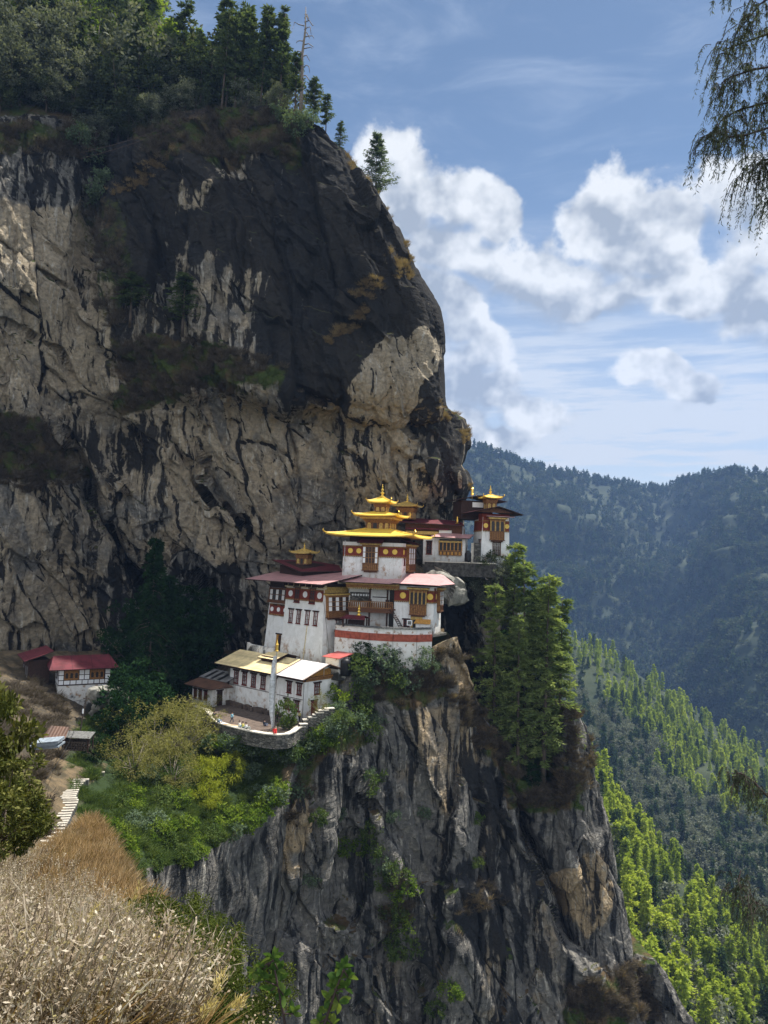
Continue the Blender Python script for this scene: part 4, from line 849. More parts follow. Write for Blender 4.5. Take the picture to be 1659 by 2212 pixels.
# ======== great block with the pink roof (B3)
def great():
    R = bld('monastery_block', 694.6, 1427, 129.3, 40, 'tall white block with white discs on its maroon frieze under the broad pink roof', 'building')
    L, Wd, H, b = 10.9, 7.6, 12.9, .075; w = MB(); w.frus(-L, 0, 0, Wd, -4, H, (0, b, b, 0)); w.build('wall', M['plaster'], R)
    F = Face((b*0, -b*4*0+0, 0), (1, 0, 0), (0, b, 1), (0, -1, 0)); F.o = Vector((0, 4*b, 0)); G = Face((-4*b, 0, 0), (0, 1, 0), (-b, 0, 1), (1, 0, 0))
    f0, f1 = H-2.75, H-1.0; ex = L-.0
    frieze(R, F, -L, -1.25, f0, f1, discs=(-L+1.3, -L+5.1, -2.15), r=.56, dm='whitepane')
    F3 = Face(F.o+F.n*.12, F.a, F.u, F.n)
    for x in (-L+3.1, -L+7.0): window(R, F3, x, f0-.65, 1.35, 2.75, bars=(2, 4), frame='redwood', lintel=.35)
    for f in (.185, .38, .60, .80): window(R, F, -L+f*(L-.6), f0-4.4, 1.0, 2.5)
    c = MB(); F.box(c, -L-.2, -.9, H-.72, H-.05, -.3, .30); c.build('eave_beam', M['cream'], R)
    c = MB()
    for k in range(7): x = -L+.4+k*(L-1.8)/6; F.box(c, x-.16, x+.16, H-.45, H+.05, .302, 1.3)
    G.box(c, -.3, Wd, H-.3, H+.25, -.3, .35); c.build('rafters', M['darktimber'], R)
    c = MB(); G.box(c, 1.3, Wd-.4, H-2.3+.9, H-.31, -.2, .25); c.build('painted_panel', M['oldgold'], R)
    bay(R, G, 1.55, 6.9, H-5.6, H-1.5, 'white', .7)
    window(R, G, 4.9, H-8.6, 1.7, 2.5)
    p = MB(); p.tube([G.p(1.0, 10, .05), G.p(2.1, 2, .05), G.p(2.3, 0, .05)], .035, 4); p.build('cable', M['darktimber'], R)
    bt = MB(); bt.tube([F.p(-4.6, f0-4.4, .0), F.p(-4.9, -3, .12)], .10, 6); bt.build('downpipe', M['cream'], R)
    # recessed left wing
    w = MB(); w.frus(-L-5.6, -L-.003, 1.0, Wd, -2.2, H, (.03, 0, b, 0)); w.build('wing_wall', M['plaster'], R)
    K = Face((-L-5.4, 1.0+2.2*b, 0), (1, 0, 0), (0, b, 1), (0, -1, 0)); 
    frieze(R, K, .35, 5.35, H-6.0, H-4.3, discs=(1.1, 2.9, 4.7), r=.42, dm='whitepane')
    for x in (2.0, 3.9): window(R, K, x, H-6.2, .8, 1.9, lintel=.1)
    g = MB(); K.box(g, .3, 5.38, H-3.9, H-3.5, -.1, .75); K.box(g, .3, 5.38, H-3.498, H-1.1, -.1, .55); go = g.build('gallery_window', M['timber'], R)
    for k in range(3):
        for r_ in range(2):
            q = MB(); K.box(q, .75+k*1.65, 1.0+k*1.65, H-3.3+r_*1.0, H-2.45+r_*1.0, .5, .60); K.box(q, 1.1+k*1.65, 1.35+k*1.65, H-3.3+r_*1.0, H-2.45+r_*1.0, .5, .60); q.build('pane', M['whitepane'], go)
            q = MB(); K.box(q, 1.5+k*1.65, 2.2+k*1.65, H-3.3+r_*1.0, H-2.45+r_*1.0, .5, .57); q.build('pane', M['pane'], go)
    q = MB(); K.box(q, .2, 5.38, H-1.05, H+.1, -.1, .35); q.build('eave_beam', M['darktimber'], R)
    d = MB(); K.box(d, 3.0, 4.3, .2, 3.2, -.1, .05); do = d.build('door', M['ochreplank'], R); d = MB(); K.box(d, 3.6, 4.3, .25, 3.1, -.1, .07); d.build('door_leaf', M['darktimber'], do); d = MB(); K.box(d, 2.8, 4.5, 3.203, 3.45, -.1, .15); d.build('lintel', M['darktimber'], do)
    # broad pink roof: slopes fall towards the front
    def pr(x, y, z=None): return (x, y, (H+.35+.17*(y+2.1)) if z is None else z)
    r = MB(); r.slab([pr(-L-8.0, -2.1), pr(1.6, -2.3), pr(1.9, 7.5), pr(1.0, 11.5), pr(-L-2, 13), pr(-L-8.5, 6)], .18, 0, 1); r.build('roof', [M['pinkroof'], M['darktimber']], R)
    return R
GREAT = great()
def gwall_block():
    # gallery with balcony, between the tall block and the right-hand block
    R = bld('gallery_house', 849, 1357, 131.5, 6, 'open timber gallery with carved balcony and ladder stair under the pink roof', 'building')
    L = 8.4; H = 7.9; w = MB(); w.box(-L, .6, 2.2, 6, -.5, H); w.build('wall', M['plaster'], R)
    F = frontface(L, 0, y=2.2)
    t = MB(); F.box(t, -L, .3, 3.1, 3.35, 0.002, 2.2); t.build('balcony_floor', M['timber'], R)
    rl = railing(R, F, -L+.3, -.2, 3.35, 4.55, 2.05, 'carved'); ap = MB(); F.box(ap, -L+.3, -.2, 2.55, 3.09, 1.9, 2.2); n = 20
    for k in range(n): x = -L+.3+(L-.5)*(k+.5)/n; F.box(ap, x-.12, x+.12, 3.5, 4.3, 1.98, 2.02)
    ap.build('apron', M['timber'], R)
    for x in (-4.35, -1.2):
        p = MB(); F.box(p, x-.16, x+.16, -.4, 7.1, 1.75, 2.05); F.box(p, x-.32, x+.32, 3.4, 4.9, 1.72, 2.09); F.box(p, x-.3, x+.3, 6.6, 7.1, 1.7, 2.1); p.build('post', M['darktimber'], R)
    c = MB(); F.box(c, -L-.2, .9, 6.95, 7.45, 1.6, 2.7); n = 26
    co = c.build('cornice', M['carved'], R); c = MB()
    for k in range(n): x = -L+(L+.6)*(k+.5)/n; F.box(c, x-.09, x+.09, 6.72, 6.948, 2.2, 2.62)
    F.box(c, -L-.2, .9, 7.455, 7.75, 1.6, 2.9); c.build('dentils', M['oldgold'], co)
    mural = MB(); F.box(mural, -L+.2, -4.6, 4.2, 6.0, .002, .06); mo = mural.build('painted_panel', M['masonry'], R)
    for k in range(7): q = MB(); F.disc(q, -L+.7+k*.5, 5.5, .19, .05, .10, 8); q.build('painted_shield', M['whitepane'], mo)
    b = MB(); F.box(b, -4.1, -1.3, 5.15, 5.3, .002, .1); b.build('wall_beam', M['darktimber'], R)
    dk = MB(); F.box(dk, -1.0, .55, -.3, 7.2, .002, .08); dk.build('doorway', M['pane'], R)
    s = MB(); a0, a1 = Vector((-.5, .35, 3.3)), Vector((1.75, -.9, -.2)); off = Vector((.25, .45, 0))
    s.tube([a0-off, a1-off], .07, 4); s.tube([a0+off, a1+off], .07, 4); s.tube([a0-off+Vector((0, 0, .9)), a1-off+Vector((0, 0, .9))], .04, 4)
    for k in range(11): f = (k+.5)/11; c_ = a0*(1-f)+a1*f; s.tube([c_-off, c_+off], .06, 4)
    s.build('stair', M['darktimber'], R)
    r = MB(); r.slab([(-L-1.2, -1.9, H+.05), (-.6, -1.9, H-.05), (.6, -1.0, H+.0), (1.8, 3.4, H+1.15), (-L+.6, 4.2, H+1.4), (-L-1.0, 1.2, H+.7)], .15, 0, 1); r.build('roof', [M['pinkroof'], M['darktimber']], R)
    # small gilt-topped shrine canopy in the yard
    S1 = bld('shrine_canopy', 766, 1352, 128.5, 20, 'small dark red canopy with a gold spire in the yard below the gallery', 'shrine'); m = MB()
    for x in (-1.9, 1.9):
        for y in (-.6, .8): m.box(x-.1, x+.1, y-.1, y+.1, -.2, 1.35)
    m.box(-1.4, 1.4, .3, .9, -.2, 1.0); m.build('post', M['darktimber'], S1); m = MB(); m.slab([(-2.3, -1.1, 1.3), (2.3, -1.1, 1.3), (1.7, .3, 1.85), (-1.7, .3, 1.85)], .1); m.slab([(-1.7, .3, 1.85), (1.7, .3, 1.85), (2.3, 1.5, 1.4), (-2.3, 1.5, 1.4)], .1); m.build('roof', M['darkred'], S1); sertog(S1, .6, .3, 1.8, 2.0)
gwall_block()
def right_block():
    R = bld('temple_block', 936, 1362, 129.6, 18, 'white block with gold discs and a carved four-arched bay window at the cliff edge', 'building')
    L, Wd, H = 7.3, 5.4, 7.9; w = MB(); w.frus(-L, 0, 0, Wd, -1.2, H, (0, .015, .01, 0)); w.build('wall', M['plaster'], R)
    F = frontface(L, .01); G = sideface(.015)
    frieze(R, F, -L, -.02, 4.9, 6.7, discs=(-L+1.6, -.75), r=.55)
    frieze(R, G, .1, Wd, 4.9, 6.7, discs=(1.2,), r=.5)
    bay(R, F, -L+3.0, -1.35, 2.6, 7.2, 'arch', .55, arches=4)
    bay(R, G, 2.4, 4.6, 3.2, 7.2, 'white', .6)
    b = MB(); F.box(b, -L+.2, .3, H-.35, H+.1, -.2, .5); G.box(b, -.2, Wd, H-.35, H+.1, -.2, .5); b.build('eave_beam', M['darktimber'], R)
    cr = MB(); G.box(cr, .35, .62, 5.0, 7.3, 0, .22); cr.build('corner_post', M['redwood'], R)
    d = MB(); F.box(d, -L+3.6, -L+4.9, -.2, 1.7, -.1, .06); F.box(d, -L+4.85, -L+5.15, -.2, 1.7, -.1, .10); do = d.build('door', M['pane'], R); d = MB(); F.box(d, -L+3.2, -L+5.3, 1.703, 2.25, -.1, .25); F.box(d, -L+3.2, -L+3.55, -.2, 1.7, -.1, .18); F.box(d, -L+5.0, -L+5.3, -.2, 1.7, -.1, .18); d.build('door_frame', M['oldgold'], do)
    window(R, F, -L+2.4, 0.1, 1.1, 1.6, lintel=.25); window(R, F, -L+6.0, 0.1, .9, 1.6, lintel=.25)
    r = MB(); z0, z1 = H+.1, H+1.7; a = (-L-1.6, -1.9, z0); b_ = (1.2, -2.0, z0-.1); c = (2.9, 3.2, z0+.1); ap = (-2.6, 3.4, z1); bk = (-.5, 7.8, z1); lb = (-L-.8, 4.2, z1-.1)
    r.slab([a, b_, ap, lb], .15, 0, 1); r.slab([b_, c, bk, ap], .15, 0, 1); r.slab([lb, ap, bk, (-L, 8, z1)], .15, 0, 1); r.build('roof', [M['pinkroof'], M['darktimber']], R)
    k = bld('entrance_kiosk', 926, 1365, 127.6, 12, 'little white wall block with a rusty tiled roof at the yard wall end', 'kiosk'); m = MB(); m.box(-2.3, 0, 0, 1.2, -.6, 1.35); m.build('wall', M['plaster'], k); m = MB(); m.slab([(-2.6, -.3, 1.4), (.3, -.3, 1.4), (.1, 1.4, 2.0), (-2.4, 1.4, 2.0)], .1); m.build('roof', M['ochreplank'], k)
    sg = empty('notice_board', W(884, 1360, 127.4)); tag(sg, 'small white notice board on a post by the right block door', 'notice board'); m = MB(); m.box(-.45, .45, -.05, .05, .7, 1.6); m.build('board', M['whitepane'], sg); m = MB(); m.box(-.3, .3, -.07, -.052, .85, 1.45); m.build('notice', M['slate'], sg); m = MB(); m.box(-.05, .05, .052, .12, -.6, 1.5); m.build('post', M['darktimber'], sg)
right_block()
# retaining wall of the yard with red band and slate cap
def yardwall():
    pts = [(726, 129.8, 1349), (760, 128.0, 1349), (800, 126.4, 1351), (850, 125.6, 1354), (900, 126.0, 1358), (932, 127.6, 1360)]
    P = [W(a, y, d) for a, d, y in pts]; zt = P[0].z+.25
    o = empty('yard_wall', (P[2].x, P[2].y, zt-6)); tag(o, 'stained white retaining wall with a red band and slate coping below the gallery yard', 'wall')
    def ribbon(z0, z1, d0, d1, name, mat):
        mb = MB()
        for k in range(len(P)-1):
            a, b = P[k], P[k+1]; n = (b-a); n = Vector((n.y, -n.x, 0)).normalized(); n2 = n
            q = []
            for z, dd in ((z0, 0), (z1, 0)):
                for pt, s in ((a, d1), (b, d1), (b, d0), (a, d0)):
                    c = pt+n*s; q.append((c.x-o.location.x, c.y-o.location.y, z-o.location.z))
            mb.hexa(q)
        return mb.build(name, M[mat], o)
    ribbon(zt-7.2, zt-2.35, -1.4, .25, 'wall_base', 'old_plaster'); ribbon(zt-2.345, zt-1.15, -1.0, .32, 'red_band', 'redband'); ribbon(zt-1.145, zt-.25, -.5, .1, 'parapet', 'old_plaster')
    mb = MB(); rg = random.Random(5)
    for k in range(len(P)-1):
        a, b = P[k], P[k+1]; d = (b-a); L = math.hypot(d.x, d.y); n = Vector((d.y, -d.x, 0)).normalized(); u = Vector((d.x, d.y, 0)).normalized(); m = int(L/.38)
        for j in range(m):
            for r_ in range(2):
                c = a+u*(L*(j+.5)/m)+n*(-.35+r_*.42); c.z = zt-.2+.12*(1-r_)+rg.uniform(-.03, .05); s = .24; t = .05
                cr = [c+u*sx_*s+n*sy_*.30+Vector((0, 0, rg.uniform(-.03, .03))) for sx_, sy_ in ((-1, 1), (1, 1), (1, -1), (-1, -1))]
                mb.hexa([tuple(q-o.location-Vector((0, 0, t))) for q in cr]+[tuple(q-o.location+Vector((0, 0, t))) for q in cr])
    mb.build('slate_coping', M['slate'], o)
    return zt
YZ = yardwall()
f = MB(); A = [W(722, 1352, 131), W(760, 1349, 127.8), W(850, 1352, 125.6), W(936, 1360, 128), W(965, 1362, 133), W(900, 1340, 142), W(740, 1340, 142)]
f.slab([(p.x, p.y, YZ-1.3) for p in A], .4); tag(f.build('yard_pavement', M['masonry']), 'paved yard behind the slate-capped wall', kind='structure')

# ======== golden-roofed temple (B4)
def golden():
    R = bld('golden_temple', 867.7, 1241, 132, 16, 'white temple with three stacked golden roofs and two tall bay windows', 'temple')
    L, Wd, H = 11.2, 10.4, 5.4; w = MB(); w.frus(-L, 0, 0, Wd, -2, H, .01); w.build('wall', M['plaster'], R); F = frontface(L, .01); G = sideface(.01)
    w = MB(); w.box(-L+.9, -.9, .9, Wd-.9, H-.1, 7.3); w.build('recessed_storey', M['darktimber'], R)
    frieze(R, F, -L+.05, -.05, 3.15, 4.75, discs=(-L+1.45, -L+3.05, -3.1, -1.4), r=.47); frieze(R, G, .05, Wd, 3.15, 4.75, discs=(.9, 9.5), r=.47)
    bay(R, F, -L+3.95, -L+6.8, .55, 5.3, 'ends', .55); bay(R, G, 2.9, 7.9, .55, 5.3, 'white', .6)
    window(R, G, 1.7, 1.6, .7, 2.9, lintel=.05, bars=(1, 2)); window(R, G, 9.0, 1.3, .8, 2.6, lintel=.1)
    a = MB(); a.slab([(-L+3.0, -1.3, 5.45), (-L+7.8, -1.3, 5.45), (-L+7.6, .9, 6.15), (-L+3.2, .9, 6.15)], .1, 0, 1); a.slab([(1.5, 2.1, 5.5), (1.5, 9.0, 5.5), (-.9, 8.8, 6.2), (-.9, 2.3, 6.2)], .1, 0, 1); a.build('awning', [M['darkred'], M['darktimber']], R)
    cp = MB()
    for x0, x1 in ((-L-.04, -L+3.0), (-L+7.3, .04)): cp.box(x0, x1, -.06, .5, 4.93, H+.15)
    cp.box(-.5, .05, .5, 2.2, 4.93, H+.15); cp.build('parapet', M['plaster'], R)
    cx, cy = -L/2, Wd/2; b = MB()
    for x in np.linspace(-L+1, -1, 6): b.box(x-.1, x+.1, -1.8, .9, 6.6, 6.85)
    for y in np.linspace(1, Wd-1, 6): b.box(-.9, 1.8, y-.1, y+.1, 6.6, 6.85)
    b.box(-L+.4, -.4, .4, Wd-.4, 6.86, 7.25); b.build('rafters', M['ochreplank'], R)
    hip(R, cx, cy, L/2+2.6, Wd/2+2.5, 6.75, 2.2, 2.2, 8.2, 'gold', up=.35, cornersz=.8)
    lantern(R, cx, cy, 2.25, 7.9, 10.3, 4)
    g = MB(); g.box(cx-3.2, cx+3.2, cy-3.2, cy+3.2, 9.95, 10.28); g.build('gilt_cornice', M['oldgold'], R)
    hip(R, cx, cy, 4.25, 4.2, 10.6, .95, .95, 11.4, 'gold', up=.25, cornersz=.6)
    b = MB(); b.box(cx-3.5, cx+3.5, cy-3.5, cy+3.5, 10.3, 10.55); b.build('rafters', M['carved'], R)
    lantern(R, cx, cy, 1.05, 11.3, 13.0, 2)
    hip(R, cx, cy, 2.25, 2.2, 13.2, .12, .12, 14.3, 'gold', up=.22, cornersz=.5)
    g = MB(); g.box(cx-1.7, cx+1.7, cy-1.7, cy+1.7, 12.9, 13.15); g.build('gilt_cornice', M['oldgold'], R)
    sertog(R, cx, cy, 14.15, 2.5)
    p = MB(); p.tube([(-L+.4, -.12, 5.8), (-L+.35, -.1, 0)], .05, 5); p.build('downpipe', M['metal'], R)
golden()
def pagoda(px, py, Y, th, half, hb, label, mat='oldgold', ov=1.9):
    R = bld('roof_pagoda', px, py, Y, th, label, 'roof lantern', None); lantern(R, 0, 0, half, -.6, hb, 3); hip(R, 0, 0, half*ov, half*ov, hb+.1, .1, .1, hb+.1+half*.75, mat, up=.2, cornersz=.4, th=.14); sertog(R, 0, 0, hb+half*.7, half*1.25); return R
pagoda(656.5, 1213, 143.5, 16, 1.1, 1.55, 'small weathered gold-roofed lantern on the dark red roof left of the golden temple')
pagoda(879, 1116, 151, 16, 1.45, 1.95, 'weathered gold-roofed lantern just behind the golden temple', ov=1.8)
def backroof():
    A = W(649, 1235, 136.5); R = empty('rear_hall', A); tag(R, 'low rear hall under a dark red roof left of the golden temple', 'building')
    q = lambda px, py, Y: tuple(W(px, py, Y)-A)
    r = MB(); r.slab([q(588, 1209, 143), q(650, 1235, 136.5), q(738, 1233, 139), q(732, 1221, 146), q(665, 1210, 150)], .15, 0, 1); r.build('roof', [M['darkred'], M['darktimber']], R)
    a, b, c, d = (Vector(q(605, 1216, 144)), Vector(q(652, 1234, 138)), Vector(q(730, 1232, 140)), Vector(q(700, 1215, 150)))
    w = MB(); w.hexa([(p.x, p.y, p.z-3) for p in (a, b, c, d)]+[(p.x, p.y, p.z-.35) for p in (a, b, c, d)]); w.build('wall', M['darktimber'], R)
backroof()
def rearcomplex():
    R = bld('cliff_temple', 1003, 1211, 144.5, 12, 'white temple with maroon roofs and carved gallery window behind the golden temple', 'temple')
    s = mpp(144.5); H1 = 4.3; w = MB(); w.box(-8.2, 0, 0, 6, -1, H1); w.build('wall', M['plaster'], R); F = frontface(8); G = sideface()
    g = MB(); F.box(g, -5.0, -.55, 0.95, 4.1, -.05, .10); go = g.build('gallery_window', M['pane'], R)
    railing(go, F, -5.0, -.55, .9, 1.9, .22, 'carved', 16); m = MB()
    for k in range(7): x = -5.0+4.45*k/6; F.box(m, x-.08, x+.08, 1.9, 3.4, .102, .26)
    for k in range(6): x = -5.0+4.45*(k+.5)/6; F.box(m, x-.2, x+.2, 1.0, 1.6, .20, .30)
    m.build('mullion', M['ochreplank'], go); m = MB(); F.box(m, -5.1, -.5, 3.4, 3.75, .0, .5); m.build('cornice', M['oldgold'], go)
    window(R, F, -7.0, 1.0, 1.1, 2.6, lintel=.1)
    r = MB(); r.slab([(-6.6, -1.3, 4.5), (1.0, -1.3, 4.3), (1.5, 2.6, 5.2), (-5.2, 2.6, 5.4)], .14, 0, 1); r.build('roof', [M['pinkroof'], M['darktimber']], R)
    u = MB(); u.box(-12.5, -1.0, 3.2, 8, H1-.5, 7.1); u.build('upper_storey', M['timber'], R); K = frontface(0, 0, y=3.2)
    u = MB(); K.box(u, -12.3, -5.6, 4.95, 5.6, .0, .55); u.build('gilt_cornice', M['oldgold'], R); u = MB(); K.box(u, -5.5, -3.0, 5.35, 5.9, .0, .5); u.build('parapet', M['plaster'], R)
    u = MB(); K.box(u, -12.3, -3.5, 5.95, 6.25, .0, .9); u.build('awning', M['darkred'], R)
    r = MB(); r.slab([(-13.5, 1.6, 7.35), (-.3, 1.4, 6.9), (-1.2, 4.5, 7.7), (-4.0, 7.5, 8.2), (-13.5, 8.5, 8.6)], .16, 0, 1); r.build('roof', [M['darkred'], M['darktimber']], R)
    m = MB(); m.tube([(-.6, 1.7, 4.6), (-.6, 1.7, 6.9)], .07, 5); m.build('post', M['metal'], R); c = MB(); c.lathe((-1.9, 2.8, 7.3), [(.5, 0), (.15, .25), (.1, .3)], 8); c.lathe((-1.9, 2.8, 7.6), [(.18, 0), (.2, .5), (.14, .55), (.13, 1.0), (.04, 1.15)], 8); c.build('finial', M['goldmetal'], R)
    # steps and terrace
    T = bld('cliff_terrace', 1012, 1214, 141, 4, 'narrow stone terrace with slate coping in front of the cliff temple', 'terrace'); m = MB(); m.box(-8.3, 5.2, 0, 6, -2.8, -.25); m.build('terrace_wall', M['darkstone'], T); m = MB(); rg = random.Random(2)
    for k in range(34): x = -8.4+13.6*k/34; m.box(x, x+.33, -.15, .45, -.24+rg.uniform(0, .03), -.1+rg.uniform(-.02, .05))
    m.build('coping', M['stonewhite'], T)
    St = bld('stone_stair', 1022.5, 1211, 143, 8, 'steep stone stair with whitewashed side blocks beside the tower temple', 'stair'); m = MB()
    for k in range(14): m.box(0, 1.3, k*.22, k*.22+3.4, -.3, k*.27)
    m.build('step', M['masonry'], St); m = MB()
    for k in range(6): m.box(-.55, -.02, k*.55, k*.55+.5, -.3, .35+k*.62)
    m.build('side_block', M['stonewhite'], St)
    Bn = bld('water_tank', 1010.5, 1210, 141.8, 0, 'round black plastic tank at the foot of the stone stair', 'water tank'); m = MB(); m.lathe((0, 0, -.3), [(.0, 0), (.62, .01), (.66, .4), (.62, .9), (.66, 1.3), (.6, 1.7), (.3, 2.0), (.28, 2.15), (.0, 2.16)], 14); m.build('barrel', M['plastic'], Bn, True)
rearcomplex()
def tower():
    R = bld('tower_temple', 1037.4, 1214, 145, 79, 'white tower temple with a triple-arched bay and dark gable roofs, furthest right', 'temple')
    Wd, L, H, b = 6.1, 5.5, 8.9, .045; w = MB(); w.frus(-L, 0, 0, Wd, -1.5, H, (0, b, b, .02)); w.build('wall', M['plaster'], R)
    G = Face((-b*1.5, 0, 0), (0, 1, 0), (-b, 0, 1), (1, 0, 0)); F = Face((0, b*1.5, 0), (1, 0, 0), (0, b, 1), (0, -1, 0))
    frieze(R, G, .45, Wd-.18, 6.3, 8.1, discs=(1.05, 5.45), r=.46); frieze(R, F, -L, -.45, 6.3, 8.1)
    bay(R, G, 1.9, 4.75, 4.45, 8.75, 'arch', .6, arches=3); window(R, G, 3.35, 1.4, 1.7, 2.6, lintel=.1, bars=(4, 3), frame='timber'); window(R, F, -1.2, 1.5, .9, 2.9, lintel=.05, bars=(1, 3))
    m = MB(); G.box(m, .3, Wd-.1, 8.12, 9.6, -2.2, -.05); F.box(m, -L, -.4, 8.12, 9.4, -2, -.05); m.build('eave_storey', M['maroon'], R)
    m = MB(); G.box(m, 1.0, Wd+.5, 9.0, 9.1, -.5, 1.2); m.build('awning', M['pinkroof'], R)
    # gable facing the viewer: ridge runs back along local x
    xm0, xm1 = -L-1, 1.9; yr = 2.9; ze, zr = 9.55, 11.0
    r = MB(); r.slab([(xm0, -3.3, ze), (xm1, -3.3, ze), (xm1, yr, zr), (xm0, yr, zr)], .14, 0, 1); r.slab([(xm0, yr, zr), (xm1, yr, zr), (xm1, 8.0, ze), (xm0, 8.0, ze)], .14, 0, 1); r.build('roof', [M['darkred'], M['darktimber']], R)
    g = MB(); g.add([(.9, -1.6, 9.75), (.9, 6.6, 9.75), (.9, yr, 10.75), (.6, -1.6, 9.75), (.6, 6.6, 9.75), (.6, yr, 10.75)], [(0, 1, 2), (5, 4, 3), (0, 3, 4, 1), (1, 4, 5, 2), (2, 5, 3, 0)]); g.build('gable', M['timber'], R)
    # upper storey behind
    u = MB(); u.box(-9, -3.2, -3.2, 3.4, 8.5, 12.2); u.build('upper_storey', M['darktimber'], R); u = MB(); u.box(-3.5, -3.05, -.9, 2.4, 10.9, 11.9); u.build('parapet', M['plaster'], R)
    r = MB(); r.slab([(-10.5, -4.6, 12.3), (-2.0, -4.9, 12.2), (-2.4, .3, 13.3), (-10.5, .6, 13.4)], .14, 0, 1); r.slab([(-2.4, .3, 13.3), (-2.2, 6.0, 12.3), (-10, 6.0, 12.3), (-10.5, .6, 13.4)], .14, 0, 1); r.build('roof', [M['pinkroof'], M['darktimber']], R)
    lantern(R, -1.4, 2.2, .95, 10.4, 12.6, 2); hip(R, -1.4, 2.2, 1.95, 1.95, 12.75, .12, .12, 13.5, 'gold', up=.22, cornersz=.5, th=.16); sertog(R, -1.4, 2.2, 13.35, 2.0)
    v = MB(); v.lathe((-3.2, -1.0, 12.6), [(.05, 0), (.05, .7), (.3, .75), (.32, .95), (.26, 1.0), (.26, 2.0), (.31, 2.05), (.2, 2.15), (.05, 2.4)], 10); v.build('victory_banner', M['goldmetal'], R)
tower()
def hut():
    R = bld('hillside_hut', 121.5, 1521, 119, 61, 'half-timbered hut with white panels and a dark red roof at far left', 'hut')
    Wd, L = 8.1, 4.2; w = MB(); w.frus(-L, 0, 0, Wd, -1.5, 2.75, .02); w.build('plinth', M['old_plaster'], R); H0, H1 = 2.8, 5.3
    w = MB(); w.box(-L+.1, -.1, .1, Wd-.1, H0, H1); w.build('wall', M['darktimber'], R); G = sideface(0, -.1, H0); F = Face((-L+.1, .1, H0), (1, 0, 0), (0, 0, 1), (0, -1, 0))
    cols = [.1, .9, 1.85, 2.75, 3.65, 4.55, 5.45, 6.3, 7.1, 7.95]
    def pan(Fc, a, b, z0, z1): q = MB(); Fc.box(q, a+.06, b-.06, z0+.05, z1-.05, -.05, .04); q.build('panel', M['whitepane'], R)
    for k in range(9): pan(G, cols[k], cols[k+1], .12, .82)
    for a, b_ in ((.1, .9), (3.15, 3.95), (3.95, 4.75), (7.1, 7.95)):
        for z in (.85, 1.65): pan(G, a, b_, z, z+.78)
    for c in (.95, 4.8):
        wd = 2.15; q = MB(); G.box(q, c, c+wd, .86, 2.4, -.05, .12); wo = q.build('window', M['carved'], R)
        for k in range(3): q = MB(); x = c+wd*(k+.5)/3; G.box(q, x-.2, x+.2, 1.15, 1.8, .1, .14); G.disc(q, x, 1.8, .2, .1, .141, 10); q.build('pane', M['pane'], wo)
    for k in range(5):
        a = .05+k*.75; pan(F, a, a+.72, .12, .82)
        if k not in (2, 3): pan(F, a, a+.72, .85, 1.6); pan(F, a, a+.72, 1.63, 2.35)
    q = MB(); F.box(q, 1.5, 3.0, .86, 2.3, -.05, .08); q.build('shutter', M['darktimber'], R)
    c = MB(); c.box(-L-.3, .35, -.3, Wd+.2, H1, H1+.2); c.build('eave_cornice', M['carved'], R)
    r = MB(); r.slab([(1.3, -1.4, H1+.25), (1.3, Wd+1.0, H1+.25), (-2.2, Wd-.2, H1+2.0), (-2.2, -.6, H1+2.0)], .12, 0, 1); r.slab([(-2.2, -.6, H1+2.0), (-2.2, Wd-.2, H1+2.0), (-5.4, Wd+.6, H1+.4), (-5.4, -1.4, H1+.4)], .12, 0, 1); r.slab([(1.3, -1.4, H1+.25), (-2.2, -.6, H1+2.0), (-5.4, -1.4, H1+.4)], .10, 0, 1); r.build('roof', [M['darkred'], M['darktimber']], R)
    X = empty('lean_to', W(70, 1470, 122), -rad(55)); tag(X, 'rough dark shed with a dull red roof tucked behind the half-timbered hut', 'shed'); m = MB(); m.box(-3.4, 1.6, -1, 2.2, -2.0, 3.5); m.build('wall', M['darktimber'], X)
    m = MB(); m.slab([(-4.4, -1.8, 3.8), (2.6, -1.8, 3.5), (2.2, 2.6, 4.9), (-4.2, 2.6, 5.1)], .12, 0, 1); m.build('roof', [M['darkred'], M['darktimber']], X)
    for x in (-2.2, -.3, .9): q = MB(); q.box(x-.2, x+.2, -1.06, -.99, .4, 2.4); q.build('plank', M['greyroof'], X)
hut()
